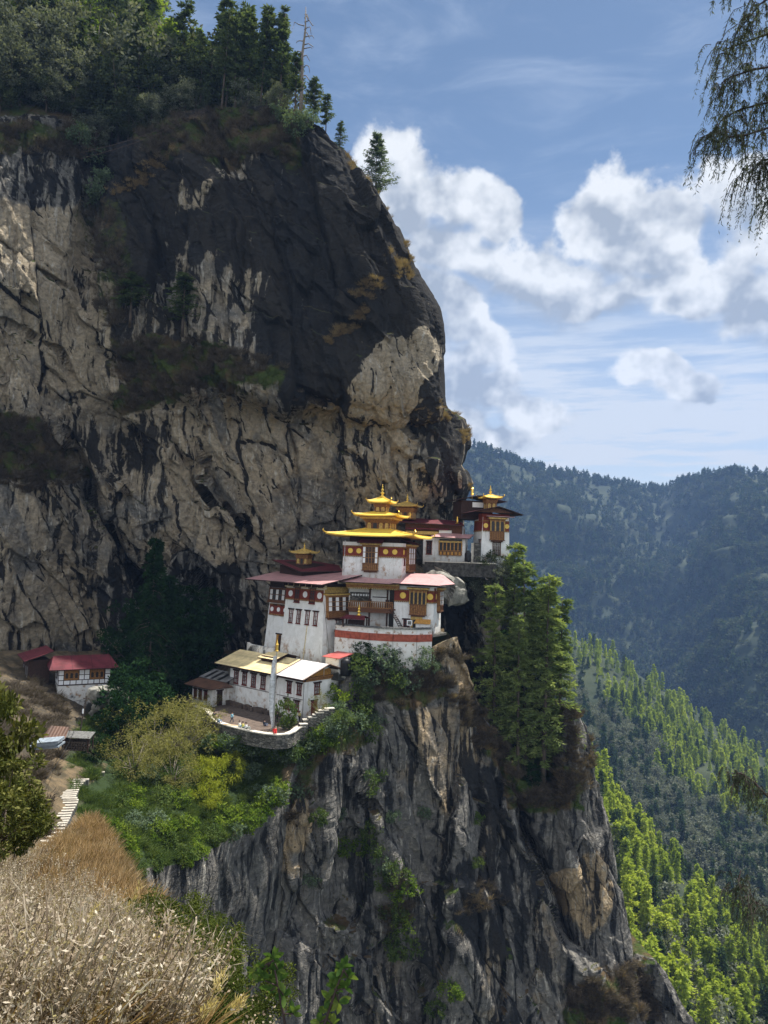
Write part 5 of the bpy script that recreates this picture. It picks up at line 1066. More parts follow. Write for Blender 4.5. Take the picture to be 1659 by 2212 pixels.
def smalls():
    R = bld('storage_shed', 731, 1451, 122, 38, 'small whitewashed shed with a bright red metal roof against the foot of the tall block', 'shed'); w = MB(); w.frus(-3.0, 0, 0, 3.0, -1.5, 2.1, .02); w.build('wall', M['old_plaster'], R)
    r = MB(); r.slab([(-3.3, -.4, 2.2), (.4, -.4, 2.2), (.4, 3.3, 2.75), (-3.3, 3.3, 2.75)], .1); r.build('roof', M['redroof'], R); m = MB(); m.box(-2.9, -.1, -.12, .02, .35, .5); m.build('ledge', M['darktimber'], R)
    D = bld('satellite_dish', 700, 1449, 120.5, 0, 'white satellite dish in front of the small red-roofed shed', 'satellite dish'); m = MB(); n = 14; vs = [(0, 0, 0)]; fs = []
    for r_, z in ((.35, .05), (.7, .2), (1.0, .42)): vs += [(r_*math.cos(2*math.pi*k/n), r_*math.sin(2*math.pi*k/n), z) for k in range(n)]
    fs += [(0, 1+k, 1+(k+1) % n) for k in range(n)]
    for q in range(2): fs += [(1+q*n+k, 1+(q+1)*n+k, 1+(q+1)*n+(k+1) % n, 1+q*n+(k+1) % n) for k in range(n)]
    m.add([(v[0], v[1], v[2]+.3) for v in vs], fs); m.build('dish', M['whitepane'], D); m = MB(); m.tube([(0, 0, -.8), (0, 0, .35)], .05, 5); m.tube([(0, 0, .35), (.1, -.3, 1.1)], .03, 4); m.build('mast', M['metal'], D)
    T = bld('water_barrel', 746, 1446, 122.5, 0, 'black water barrel beside the small red-roofed shed', 'water tank'); m = MB(); m.lathe((0, 0, -1), [(.0, 0), (.8, .01), (.85, 1), (.8, 2.0), (.83, 2.4), (.4, 2.75), (.0, 2.76)], 14); m.build('barrel', M['plastic'], T, True)
    # low wall at the foot of the left wing
    a, b, c = W(536, 1398, 136), W(540, 1400, 133.5), W(588, 1404, 128.5); m = MB()
    o = empty('landing_wall', b); tag(o, 'grey stained parapet wall at the foot of the left wing door', 'wall'); b = Vector(b)
    for p, q in ((a, b), (b, c)):
        d = (q-p).normalized(); n_ = Vector((d.y, -d.x, 0)).normalized()*.25; vs = [p-n_, q-n_, q+n_, p+n_]; m.hexa([tuple(Vector((v.x, v.y, b.z-1.0))-b) for v in vs]+[tuple(Vector((v.x, v.y, b.z+.75))-b) for v in vs])
    m.build('wall_body', M['old_plaster'], o)
smalls()
# ---------------------------------------------------------------- plants
RN = np.random.default_rng(11)
def unit(n, rng): v = rng.normal(size=(n, 3)); return v/np.linalg.norm(v, axis=1, keepdims=True)
def blades(base, d, length, width, rng, nrm=None):
    """diamond leaves: base (n,3), direction (n,3), length/width arrays -> V, F"""
    n = len(base); d = d/np.maximum(np.linalg.norm(d, axis=1, keepdims=True), 1e-6); r = unit(n, rng) if nrm is None else nrm
    s = np.cross(d, r); s /= np.maximum(np.linalg.norm(s, axis=1, keepdims=True), 1e-6)
    L = np.broadcast_to(np.asarray(length, float), (n,))[:, None]; Wd = np.broadcast_to(np.asarray(width, float), (n,))[:, None]
    V = np.stack([base, base+d*L*.5+s*Wd*.5, base+d*L, base+d*L*.5-s*Wd*.5], 1).reshape(-1, 3)
    return V, np.arange(4*n).reshape(n, 4)
def join(parts):
    V = []; F = []; o = 0
    for v, f in parts: V.append(v); F.append(f+o); o += len(v)
    return np.concatenate(V), np.concatenate(F)
def conifer(seed, H, R, whorls, nb, nseg, per, leafL, base=0.18, droop=0.25, rise=0.15, shape=0.85, gaps=0.12, leafW=0.3, lean=(0, 0), dead=0.0, width_noise=0.35):
    rng = np.random.default_rng(seed); tb = MB(); br = MB(); parts = []
    lx, ly = lean
    tr = [(lx*t*t, ly*t*t, H*t) for t in np.linspace(-.04, 1, 7)]; tb.tube(tr, [max(.0012, H*.0125*(1-t*.93)) for t in np.linspace(0, 1, 7)], 7)
    side = 1+width_noise*np.sin(np.linspace(0, 9, whorls)+seed)
    for k in range(whorls):
        t = base+(1-base)*(k/whorls)**.92; z = H*t; f = (1-t)/(1-base); r0 = R*(f**shape)*(.35+.65*min(1, (1-f)*5+.35))
        for j in range(nb):
            if rng.random() < gaps: continue
            a = rng.random()*2*math.pi; L = max(.04*H, r0*rng.uniform(.55, 1.12)*(1+.25*math.sin(a*2+seed))); zz = z+rng.uniform(-.5, .5)*H/whorls
            s = np.linspace(.12, 1, nseg); c = np.stack([np.cos(a)*L*s+lx*t*t, np.sin(a)*L*s+ly*t*t, zz+L*(rise*s*2-droop*s*s*1.6)], 1)
            if L > R*.3: br.tube([c[0]-(c[1]-c[0]), c[nseg//2], c[-1]], [.016*L+.0008, .010*L+.0005, .0005], 4, cap=False)
            cc = np.repeat(c, per, 0)+rng.normal(size=(nseg*per, 3))*L*.055*np.array([1, 1, .45]); n = len(cc); bd = np.array([math.cos(a), math.sin(a), .05])
            sd = np.array([-math.sin(a), math.cos(a), 0]); d = bd*.7+sd*(rng.uniform(-1, 1, n)*1.1)[:, None]+rng.normal(size=(n, 3))*.35; d[:, 2] -= rng.uniform(0, .35, n)
            parts.append(blades(cc, d, leafL*rng.uniform(.6, 1.3, n), leafL*leafW*rng.uniform(.7, 1.3, n), rng))
    for q in range(8): parts.append(blades(np.array([[lx, ly, H*.97]]), np.array([[rng.normal()*.3, rng.normal()*.3, 1.0]]), leafL, leafL*leafW, rng))
    V, F = join(parts); return tb, br, V, F
def broadleaf(seed, H, R, nclump, per, leaf, trunkf=0.35, flat=0.8, hollow=0.55, cr=0.24, limbs=7, tr=0.03, hang=0.0, lw=0.55, bottom=0.25):
    rng = np.random.default_rng(seed); tb = MB(); parts = []; cz = H*(bottom+1)/2; hz = H*(1-bottom)/2
    top = (rng.normal()*R*.1, rng.normal()*R*.1, cz)
    tb.tube([(0, 0, -.05*H), (rng.normal()*.03*H, rng.normal()*.03*H, H*trunkf*.6), (top[0]*.6, top[1]*.6, H*trunkf), top], [H*tr, H*tr*.8, H*tr*.65, H*tr*.25], 7)
    C = []
    for k in range(nclump):
        u = unit(1, rng)[0]; rr = hollow+(1-hollow)*rng.random()**.5; w_ = 1+.28*math.sin(3*math.atan2(u[1], u[0])+seed)+.2*rng.normal()*.5
        C.append(np.array([u[0]*R*rr*w_, u[1]*R*rr*w_, cz+u[2]*hz*rr*(1+.12*rng.normal())]))
    C = np.array(C)
    for k in range(min(limbs, nclump)):
        e = C[k*(nclump//max(1, limbs))]; m = (e+np.array([0, 0, H*trunkf]))/2; m[2] -= .03*H; tb.tube([(0, 0, H*trunkf*.75), tuple(m), tuple(e)], [H*tr*.45, H*tr*.3, H*tr*.1], 5)
    for c in C:
        n = int(per*rng.uniform(.5, 1.4)); u = unit(n, rng); r = R*cr*rng.uniform(.6, 1.3); p = c+u*(r*rng.random(n)**.4)[:, None]*np.array([1, 1, flat])
        d = u*.8+rng.normal(size=(n, 3))*.6; d[:, 2] -= hang; parts.append(blades(p, d, leaf*rng.uniform(.6, 1.3, n), leaf*lw*rng.uniform(.7, 1.2, n), rng))
    V, F = join(parts); return tb, MB(), V, F
KIND = {}
def kind(key, gen, leafm, barkm='bark'):
    tb, br, V, F = gen; tm = MB(); tm.v = tb.v+br.v; tm.f = tb.f+[[i+len(tb.v) for i in f] for f in br.f]; tm.m = tb.m+br.m
    KIND.setdefault(key, []).append((np_mesh(key+'_crown', V, F, M[leafm]), tm.mesh(key+'_trunk', M[barkm], True)))
def plant(key, loc, scale, label, cat, group=None, name=None, parts=('trunk', 'crown'), i=None, rz=None, tilt=0.0, sxy=1.0):
    v = KIND[key]; cm, tm = v[(i if i is not None else RN.integers(len(v))) % len(v)]
    r = empty(name or key, loc, RN.random()*6.28 if rz is None else rz); r.scale = (scale*sxy, scale*sxy, scale); r.rotation_euler[0] = tilt*RN.normal(); r.rotation_euler[1] = tilt*RN.normal()
    tag(r, label, cat, group); obj(parts[0], tm, r); obj(parts[1], cm, r); return r
def merged(key, locs, scales, rng):
    pass
def stuff(name, key, pts, scales, label, sources=None, rzs=None):
    """one object that repeats plant meshes over many points (geometry nodes)"""
    srcs = sources or [cm for cm, tm in KIND[key]]; me = bpy.data.meshes.new(name); n = len(pts); me.vertices.add(n); me.vertices.foreach_set('co', np.ascontiguousarray(pts, np.float32).ravel())
    a = me.attributes.new('sc', 'FLOAT', 'POINT'); a.data.foreach_set('value', np.ascontiguousarray(scales, np.float32)); a = me.attributes.new('rz', 'FLOAT', 'POINT'); a.data.foreach_set('value', (RN.random(n)*6.28).astype(np.float32))
    a = me.attributes.new('wh', 'INT', 'POINT'); a.data.foreach_set('value', RN.integers(0, len(srcs), n).astype(np.int32))
    o = obj(name, me); tag(o, label, None, None, 'stuff'); o['category'] = name.replace('_', ' ')
    ng = bpy.data.node_groups.new(name, 'GeometryNodeTree'); ng.interface.new_socket('Geometry', in_out='INPUT', socket_type='NodeSocketGeometry'); ng.interface.new_socket('Geometry', in_out='OUTPUT', socket_type='NodeSocketGeometry')
    N_ = ng.nodes; L_ = ng.links; gi = N_.new('NodeGroupInput'); go = N_.new('NodeGroupOutput'); jn = N_.new('GeometryNodeJoinGeometry')
    def attr(nm, ty='FLOAT'): q = N_.new('GeometryNodeInputNamedAttribute'); q.data_type = ty; q.inputs[0].default_value = nm; return q.outputs[0]
    sc, rz, wh = attr('sc'), attr('rz'), attr('wh', 'INT'); cx = N_.new('ShaderNodeCombineXYZ'); L_.new(rz, cx.inputs[2])
    for k, m in enumerate(srcs):
        so = bpy.data.objects.new('source', m)      # holds the mesh only; never linked to the scene
        oi = N_.new('GeometryNodeObjectInfo'); oi.inputs[0].default_value = so
        cmp_ = N_.new('FunctionNodeCompare'); cmp_.data_type = 'INT'; cmp_.operation = 'EQUAL'; L_.new(wh, cmp_.inputs[2]); cmp_.inputs[3].default_value = k
        ip = N_.new('GeometryNodeInstanceOnPoints'); L_.new(gi.outputs[0], ip.inputs['Points']); L_.new(cmp_.outputs[0], ip.inputs['Selection']); L_.new(oi.outputs['Geometry'], ip.inputs['Instance'])
        L_.new(cx.outputs[0], ip.inputs['Rotation']); L_.new(sc, ip.inputs['Scale']); L_.new(ip.outputs[0], jn.inputs[0])
    L_.new(jn.outputs[0], go.inputs[0]); md = o.modifiers.new('scatter', 'NODES'); md.node_group = ng; return o
# ---- kinds (unit height about 1, scaled when planted)
for s_ in (1, 2, 3): kind('tall_pine', conifer(s_, 1, .14, 38, 6, 9, 7, .022, base=.14, droop=.24, rise=.16, shape=.80, gaps=.27, leafW=.24, width_noise=.25), 'heropine')
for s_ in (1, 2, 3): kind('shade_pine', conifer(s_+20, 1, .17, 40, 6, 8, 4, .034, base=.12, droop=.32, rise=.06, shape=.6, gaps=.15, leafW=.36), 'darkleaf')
for s_ in range(5): kind('ridge_pine', conifer(s_+40, 1, (.12, .15, .17)[s_ % 3], 28, 5, 7, 4, .034, base=(.25, .42)[s_ % 2], droop=.2, rise=.15, shape=.55, gaps=.38, leafW=.34), 'ridgepine')
for s_ in range(2): kind('green_pine', conifer(s_+50, 1, .16, 28, 5, 7, 4, .038, base=.3, droop=.2, rise=.15, shape=.62, gaps=.25, leafW=.38), 'pinebright')
kind('blue_pine', conifer(61, 1, .30, 22, 6, 8, 6, .05, base=.10, droop=.10, rise=.28, shape=.8, gaps=.22, leafW=.22, width_noise=.2), 'pineblue')
for s_ in range(6): kind('slope_pine', conifer(s_+70, 1, (.17, .21, .25)[s_ % 3], 17, 5, 5, 3, .070, base=.12, droop=.15, rise=.12, shape=.8, gaps=.22, leafW=.45), 'ridgebright' if s_ != 4 else 'pine')
for s_ in range(3): kind('slope_oak', broadleaf(s_+80, 1, .40, 34, 16, .10, tr=.02, cr=.2, bottom=.15), 'oakgrey')
for s_ in range(3): kind('dark_slope_pine', conifer(s_+75, 1, .20, 16, 5, 5, 3, .075, base=.10, droop=.15, rise=.12, shape=.7, gaps=.15, leafW=.5), 'pine')
for s_ in range(4): kind('ridge_oak', broadleaf(s_+90, 1, .42, 70, 60, .042, tr=.02, cr=.19, bottom=.12, hollow=.45), 'oakgrey' if s_ % 2 else 'oak')
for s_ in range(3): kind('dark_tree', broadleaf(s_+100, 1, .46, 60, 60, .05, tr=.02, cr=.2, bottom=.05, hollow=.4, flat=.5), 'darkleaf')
for s_ in range(3): kind('bush', broadleaf(s_+110, 1, .62, 30, 30, .13, tr=.02, cr=.26, bottom=0, hollow=.4, limbs=4), 'greygreen')
for s_ in range(3): kind('bright_bush', broadleaf(s_+120, 1, .66, 30, 30, .13, tr=.02, cr=.26, bottom=0, hollow=.4, limbs=4), 'bright')
for s_ in range(3): kind('mid_bush', broadleaf(s_+130, 1, .66, 30, 30, .125, tr=.02, cr=.26, bottom=0, hollow=.4, limbs=4), 'midgreen')
for s_ in range(3): kind('willow', broadleaf(s_+140, 1, .62, 80, 60, .045, tr=.02, cr=.17, bottom=.15, hollow=.5, limbs=14, lw=.28), 'olive', 'palebark')
for s_ in range(2): kind('bamboo', broadleaf(s_+150, 1, .6, 46, 50, .12, tr=.015, cr=.24, bottom=0, hollow=.4, limbs=8, hang=1.1, lw=.18), 'yellowgreen')
def tuft(seed, n, h, spread, w, m, arch=.5, key='tuft'):
    rng = np.random.default_rng(seed); parts = []
    a = rng.random(n)*6.28; r = rng.random(n)**.6*spread; b = np.stack([np.cos(a)*r, np.sin(a)*r, 0*a-.02], 1); d = np.stack([np.cos(a)*arch*rng.random(n)+rng.normal(size=n)*.2, np.sin(a)*arch*rng.random(n)+rng.normal(size=n)*.2, np.ones(n)], 1)
    L = h*rng.uniform(.5, 1.2, n); V1, F1 = blades(b, d, L*.6, w, rng); dn_ = d/np.linalg.norm(d, axis=1, keepdims=True); d2 = d.copy(); d2[:, 2] *= .35; V2, F2 = blades(b+dn_*(L*.5)[:, None], d2, L*.55, w*.8, rng)
    V, F = join([(V1, F1), (V2, F2)]); KIND.setdefault(key, []).append((np_mesh(key, V, F, M[m]), None))
for s_ in range(3):
    tuft(s_+1, 90, 1, .35, .035, 'dry', .6, 'dry_tuft'); tuft(s_+5, 110, 1, .5, .05, 'drybrown', 1.1, 'brown_scrub'); tuft(s_+9, 90, 1, .4, .04, 'dryorange', .8, 'orange_tuft')
    tuft(s_+13, 80, 1, .4, .06, 'midgreen', .9, 'green_tuft')

# ---- trees above the cliff
def on_top(ix, it):
    P = Ttop; return Vector(P[it, ix])
nt, nc = Ttop.shape[:2]
def top_at(px, back):     # column by picture x of the rim; back 0..1 up the slope behind it
    c = np.array([toP(v)[0] for v in Ttop[-1, ::6]]); ix = int(np.argmin(abs(c-px)))*6; it = int(round((nt-1)*(1-back))); return Vector(Ttop[max(0, min(nt-1, it)), min(ix, nc-1)])
rg = random.Random(7)
def topc(px, back):
    # choose the rim column so that the tree itself is seen near px
    best = None
    for q in range(-300, 700, 25):
        p = top_at(q, back); x = toP(p)[0]
        if best is None or abs(x-px) < best[0]: best = (abs(x-px), p)
    return best[1]
n_t = 0
ROWS = [(0.02, 22, 'o', (7, 11)), (0.10, 30, 'm', (16, 25)), (0.2, 26, 'm', (19, 28)), (0.35, 24, 'p', (22, 30)), (0.6, 22, 'p', (22, 32)), (0.95, 20, 'p', (22, 32))]
for back, cnt, mix_, (h0, h1) in ROWS:
    lo, hi = -60, 605
    for k in range(cnt):
        px = lo+(hi-lo)*(k+rg.random())/cnt
        if back == 0.02 and px > 430 and rg.random() < .5: continue
        p = topc(px, min(1, max(0, back+rg.uniform(-.05, .05)))); h = rg.uniform(h0, h1); left = px < 260
        typ = {'o': 'ridge_oak', 'm': 'ridge_oak' if rg.random() < (.7 if left else .3) else 'ridge_pine', 'p': 'ridge_pine' if rg.random() < .78 else 'ridge_oak'}[mix_]; h *= 1.32 if px > 230 and mix_ != 'o' else 1.1
        if px > 430 and typ == 'ridge_oak' and mix_ != 'o' and rg.random() < .6: typ = 'ridge_pine'
        if px > 400 and mix_ == 'p' and rg.random() < .75: continue
        if px > 430 and mix_ == 'm' and rg.random() < .4: continue
        if typ == 'ridge_pine' and rg.random() < .22: typ = 'green_pine'
        if typ == 'ridge_oak': h *= .8
        lab = {'ridge_oak': 'grey-green broadleaf tree in the forest crowning the dark cliff', 'ridge_pine': 'dark slender pine in the forest crowning the dark cliff', 'green_pine': 'yellow-green pine in the forest crowning the dark cliff'}[typ]
        plant(typ, p-Vector((0, 0, .5)), h, lab, 'tree', {'ridge_oak': 'broadleaf trees on top of the cliff', 'ridge_pine': 'pines on top of the cliff', 'green_pine': 'yellow-green pines on top of the cliff'}[typ], name='broadleaf_tree' if typ == 'ridge_oak' else 'pine_tree', tilt=.03); n_t += 1
def usurf(px, py): return near('U', px, py)
for px, py, h, lab in [(655, 232, 15, 'pine leaning out on the cliff shoulder, first below the forest edge'), (690, 268, 13, 'pine on the cliff shoulder, second below the forest edge'), (712, 300, 11, 'small dark pine on the cliff shoulder, third below the forest edge'), (742, 328, 8, 'smallest dark pine low on the cliff shoulder')]:
    plant('ridge_pine', usurf(px-14, py)+Vector((0, 2.0, -.8)), h, lab, 'tree', name='pine_tree', sxy=1.25)
plant('blue_pine', usurf(806, 425)+Vector((-.2, 3, -.8)), 15.5, 'lone blue-green pine standing against the clouds on the cliff shoulder', 'tree', name='lone_pine', sxy=.95)
for px, bk, h in [(505, .05, 21), (535, .1, 24), (558, .04, 22), (578, .08, 25), (598, .03, 21), (470, .06, 22), (440, .04, 19)]: plant('ridge_pine', topc(px, bk)-Vector((0, 0, .6)), h*1.12, 'dark slender pine in the forest crowning the dark cliff', 'tree', 'pines on top of the cliff', name='pine_tree', tilt=.03)
# dead snag
sn = empty('dead_tree', usurf(640, 245)+Vector((.6, 2.0, -1))); tag(sn, 'bare grey dead tree with crooked branches rising against the sky', 'tree'); tb = MB(); rr_ = random.Random(4)
tb.tube([(0, 0, -1), (.1, 0, 7), (-.1, 0, 13), (.3, 0, 18), (.2, 0, 22.5)], [.42, .34, .26, .18, .06], 6); tb.build('trunk', M['palebark'], sn, True); tb = MB()
for k in range(17):
    z = 9+k*.75; s = 1 if rr_.random() < .72 else -1; L = rr_.uniform(1.4, 3.4)*(1-.03*k); y = rr_.uniform(-.6, .6)
    tb.tube([(.05, 0, z), (s*L*.5, y*.4, z+rr_.uniform(-.1, .5)), (s*L*.85, y, z+rr_.uniform(-.9, .3)), (s*L*1.0, y, z-rr_.uniform(.2, 1.4))], [.13, .10, .08, .04], 4)
tb.build('branches', M['palebark'], sn, True); sn.scale = (1.15, 1.15, 1.15)
for px, py, h, sx_ in [(288, 705, 10.5, 2.5), (392, 715, 12.5, 2.3)]:
    plant('ridge_pine', usurf(px, py)+Vector((0, -1.2, -.5)), h, 'dark pine growing on the cliff ledge, the %s of the two' % ('left' if px < 300 else 'right'), 'tree', name='pine_tree', sxy=sx_)
k_ = 0
for px, py, h in [(640, 300, 5.5), (215, 430, 6), (225, 395, 5), (205, 350, 5), (170, 310, 5), (600, 262, 4.5), (665, 285, 5)]:
    plant('bush', usurf(px, py)+Vector((0, -.5, -.6)), h*.8, 'pale shrub clinging to the rock near the cliff top', 'shrub', 'pale shrubs near the cliff top', name='shrub', parts=('stem', 'foliage'))
# brown scrub on the cliff ledges: uncountable cover
def scatter_on(key, polys, n, seed, jit=0.0):
    PX, PY, P = GR[key]; rng = np.random.default_rng(seed); m = np.zeros(PX.shape); 
    for poly, wgt in polys: m = np.maximum(m, inpoly(PX, PY, poly, 14)*wgt)
    du = np.abs(np.gradient(PX, axis=1)); dv = np.abs(np.gradient(PY, axis=0)); m = m*du*dv
    nz = fbm(np.stack([PX/22, PY/22, 0*PX], -1), 3, seed); m = m*sstep(nz, .42, .58); m = m.ravel()/m.sum(); idx = rng.choice(m.size, n, p=m)
    return P.reshape(-1, 3)[idx]+rng.normal(size=(n, 3))*jit
vb = [([(240,740),(430,735),(620,800),(600,860),(400,865),(240,905)], 1), ([(-60,905),(90,900),(180,1040),(60,1065),(-60,1020)], 1), ([(240,250),(640,235),(660,340),(430,350),(270,345)], .8), ([(190,450),(250,450),(290,700),(215,720)], .6), ([(500,790),(700,870),(560,880)], .5), ([(0,270),(180,270),(190,330),(0,330)], .7)]
p = scatter_on('U', vb, 1700, 5); stuff('dry_scrub', 'brown_scrub', p, RN.uniform(.6, 1.7, len(p)), 'brown leafless scrub covering the ledges of the dark cliff')
vg = [([(895,888),(960,885),(1010,905),(1016,950),(1000,960),(985,920),(890,915)], 1), ([(760,640),(880,540),(890,570),(800,650)], .35), ([(700,730),(790,670),(800,690),(710,745)], .35), ([(820,520),(880,520),(900,600),(830,600)], .4), ([(1000,1045),(1024,1045),(1020,1062),(1000,1062)], 1), ([(380,330),(330,380),(230,430),(240,400),(330,340)], .5), ([(740,330),(830,440),(850,470),(800,430)], .5)]
p = scatter_on('U', vg, 700, 6); stuff('golden_grass', 'orange_tuft', p, RN.uniform(.5, 1.1, len(p)), 'tawny grass tufts along the cracks and nose of the cliff')
# lower cliff plants
lg = [([(745,1420),(930,1400),(960,1480),(870,1530),(790,1500)], .5), ([(935,1400),(1000,1420),(1100,1650),(1060,1640),(960,1500)], .7), ([(1050,1560),(1220,1640),(1240,1740),(1120,1740)], 1), ([(1240,2130),(1390,2075),(1420,2200),(1230,2212)], 1), ([(560,1700),(660,1640),(650,1760),(540,1790)], .8), ([(1230,1530),(1260,1540),(1300,1700),(1230,1700)], .4), ([(940,1900),(1010,1900),(1100,1960),(990,1960)], .2), ([(800,1930),(860,1900),(900,2000),(850,2040)],.25)]
p = scatter_on('L', lg, 2600, 8); stuff('dry_ledge_grass', 'brown_scrub', p[:1500], RN.uniform(.7, 1.6, 1500), 'brown dry plants rooted on the ledges of the lower cliff'); stuff('tawny_ledge_grass', 'orange_tuft', p[1500:], RN.uniform(.5, 1.1, len(p)-1500), 'tawny grass rooted on the edges of the lower cliff')
LB = [(830,1445,4.2,'bush'),(905,1440,4,'bush'),(860,1425,3.5,'dark_tree'),(780,1440,5,'dark_tree'),(800,1485,3.5,'bush'),(840,1478,3.2,'mid_bush'),(760,1560,4,'mid_bush'),(745,1520,3.6,'bright_bush'),(775,1500,3,'mid_bush'),(735,1580,4.2,'bush'),(780,1600,3.5,'mid_bush'),(700,1610,4,'bright_bush'),(660,1640,3.6,'mid_bush'),
      (800,1700,3.6,'mid_bush'),(780,1845,3,'bright_bush'),(815,1840,2.8,'mid_bush'),(740,1840,3,'bright_bush'),(850,1900,3.6,'mid_bush'),(880,1930,3,'bright_bush'),(820,1915,3,'mid_bush'),(855,1945,2.6,'bright_bush'),(800,1790,2.6,'mid_bush'),(870,2075,4,'mid_bush'),(845,2050,3.0,'mid_bush'),(690,1770,2.4,'mid_bush'),(730,1765,2,'bush'),(960,2130,3,'bright_bush'),(930,2180,2.6,'mid_bush'),(915,1760,2.0,'bush'),(1030,1770,1.6,'bright_bush'),(640,1720,3,'bush'),(590,1760,3.2,'bush'),(670,1900,2,'bush'),(845,1760,2,'bush'),(1020,1860,1.8,'mid_bush'),(880,1360+60,3,'dark_tree'),(930,1450,2.4,'bush'),(1150,1690,4,'dark_tree'),(1200,1680,3.4,'dark_tree'),(765,1455,4,'mid_bush'),(795,1462,3.6,'dark_tree'),(825,1420,3.6,'dark_tree'),(855,1460,3.6,'bush'),(760,1480,3.4,'bush'),(880,1485,3,'bush'),(790,1530,3,'mid_bush'),(815,1560,2.4,'bush'),(720,1560,3.8,'bush'),(690,1585,3.5,'mid_bush'),(640,1665,3.2,'bush'),(605,1700,3,'mid_bush'),(845,1985,3,'mid_bush'),(870,2010,2.8,'bright_bush'),(830,1870,2.6,'bush'),(560,1760,3,'mid_bush'),(770,1690,2,'bush')]
for px, py, h, kd in LB:
    nm = {'bush': 'grey-green', 'mid_bush': 'mid-green', 'bright_bush': 'bright green', 'dark_tree': 'dark'}[kd]
    plant(kd, near('L', px, py)+Vector((0, -.3, -.5)), h*1.0, nm+' bush rooted in the rock of the lower cliff', 'bush', nm+' bushes on the lower cliff', name='bush', parts=('stem', 'foliage'))
# ---- the pines beside the tower
TP = [(1066, 1645, 138, 33, 'grey-green young pine, leftmost and shortest of the group below the tower', 'tall_pine', 1.1), (1100, 1655, 143, 43, 'tall pine with the sparse pale top, second from left below the tower', 'tall_pine', .95), (1135, 1680, 139, 41, 'tall dense pine in the middle of the group below the tower', 'tall_pine', 1.1), (1172, 1700, 137, 39, 'tall pine with bright sunlit branches, second from right below the tower', 'tall_pine', 1.15), (1205, 1680, 141, 34, 'bright green pine, rightmost of the group below the tower', 'tall_pine', 1.1), (1118, 1690, 136, 31, 'bushy pine at the very front of the group below the tower', 'tall_pine', 1.0), (1185, 1660, 144, 36, 'pine filling the gap behind the right half of the group below the tower', 'tall_pine', 1.1), (1078, 1640, 148, 26, 'dark half-hidden pine at the back of the group below the tower', 'shade_pine', .9), (1150, 1640, 147, 34, 'dark trunked pine behind the middle of the group below the tower', 'shade_pine', .9)]
for k, (px, py, Y, h, lab, kd, sxy) in enumerate(TP): plant(kd, W(px, py+6, Y), h, lab, 'tree', name='pine_tree', i=k, sxy=sxy, tilt=.02)
for px, py, Y, h in [(1060, 1250, 143, 6), (1035, 1290, 146, 6.5), (1085, 1262, 142, 5), (1045, 1330, 145, 5)]:
    plant('ridge_oak', W(px, py+8, Y), h, 'greyish twiggy tree on the rock directly under the tower', 'tree', 'twiggy trees under the tower', name='broadleaf_tree', sxy=1.1)
# ---- gully: tall dark trees between hut and hall
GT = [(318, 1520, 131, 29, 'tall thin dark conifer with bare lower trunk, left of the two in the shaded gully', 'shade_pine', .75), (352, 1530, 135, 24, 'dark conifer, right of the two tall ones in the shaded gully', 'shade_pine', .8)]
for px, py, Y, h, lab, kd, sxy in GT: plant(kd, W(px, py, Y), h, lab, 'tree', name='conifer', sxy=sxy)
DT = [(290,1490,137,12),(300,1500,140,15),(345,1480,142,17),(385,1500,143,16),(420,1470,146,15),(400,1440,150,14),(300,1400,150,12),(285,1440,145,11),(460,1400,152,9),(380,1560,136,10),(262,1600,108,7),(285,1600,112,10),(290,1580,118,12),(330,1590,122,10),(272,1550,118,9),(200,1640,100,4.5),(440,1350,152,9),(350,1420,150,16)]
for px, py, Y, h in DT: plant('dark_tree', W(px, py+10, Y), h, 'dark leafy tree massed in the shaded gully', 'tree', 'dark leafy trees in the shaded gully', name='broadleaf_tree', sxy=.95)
# ---- slope in front of the hall
def gs(px, py): return near('G', px, py)
WT = [(330,1650,9.5),(395,1640,9),(285,1690,7),(425,1600,6.5),(440,1560,5),(370,1700,6)]
for px, py, h in WT: plant('willow', gs(px, py)-Vector((0, 0, .6)), h, 'olive-yellow wispy tree on the slope below the hall', 'tree', 'olive wispy trees on the slope', name='broadleaf_tree', sxy=1.05)
BB = [(470,1700,4.8,'bamboo'),(500,1670,4.2,'bamboo'),(450,1740,4,'bamboo'),(430,1690,3.6,'bamboo')]
for px, py, h, kd in BB: plant(kd, gs(px, py)-Vector((0, 0, .4)), h, 'feathery yellow-green bush drooping on the slope', 'bush', 'feathery yellow-green bushes', name='feathery_bush', parts=('stem', 'foliage'))
rg2 = random.Random(21); 
for k in range(150):
    px, py = rg2.uniform(170, 620), rg2.uniform(1610, 1950)
    if not (py < 1940-(px-240)*.40+10 and (py > 1660 or px > 440)): continue
    if px < 215 and py < 1840: continue
    kd = 'bright_bush' if (rg2.random() < .45 and py > 1700) else ('bush' if px > 500 or rg2.random() < .2 else 'mid_bush'); nm = {'bush': 'grey-green', 'mid_bush': 'mid-green', 'bright_bush': 'bright green'}[kd]
    plant(kd, gs(px, py)-Vector((0, 0, .5)), rg2.uniform(1.5, 3.0)*(.5+gs(px, py).y/220), nm+' bush on the slope between the stairs and the hall', 'bush', nm+' bushes on the slope', name='bush', parts=('stem', 'foliage'))
for k in range(22):
    px = 455+k*13.5; py = (1598+min(1, max(0, (px-455)/180))*22) if px < 640 else 1622-(px-640)*.7; kd = ('bush', 'mid_bush', 'bright_bush', 'bush')[k % 4]; nm = {'bush': 'grey-green', 'mid_bush': 'mid-green', 'bright_bush': 'bright green'}[kd]
    plant(kd, W(px, py+22, 110.5 if px < 640 else 113), rg2.uniform(2.2, 3.2), nm+' bush under the courtyard wall', 'bush', nm+' bushes under the courtyard wall', name='bush', parts=('stem', 'foliage'))
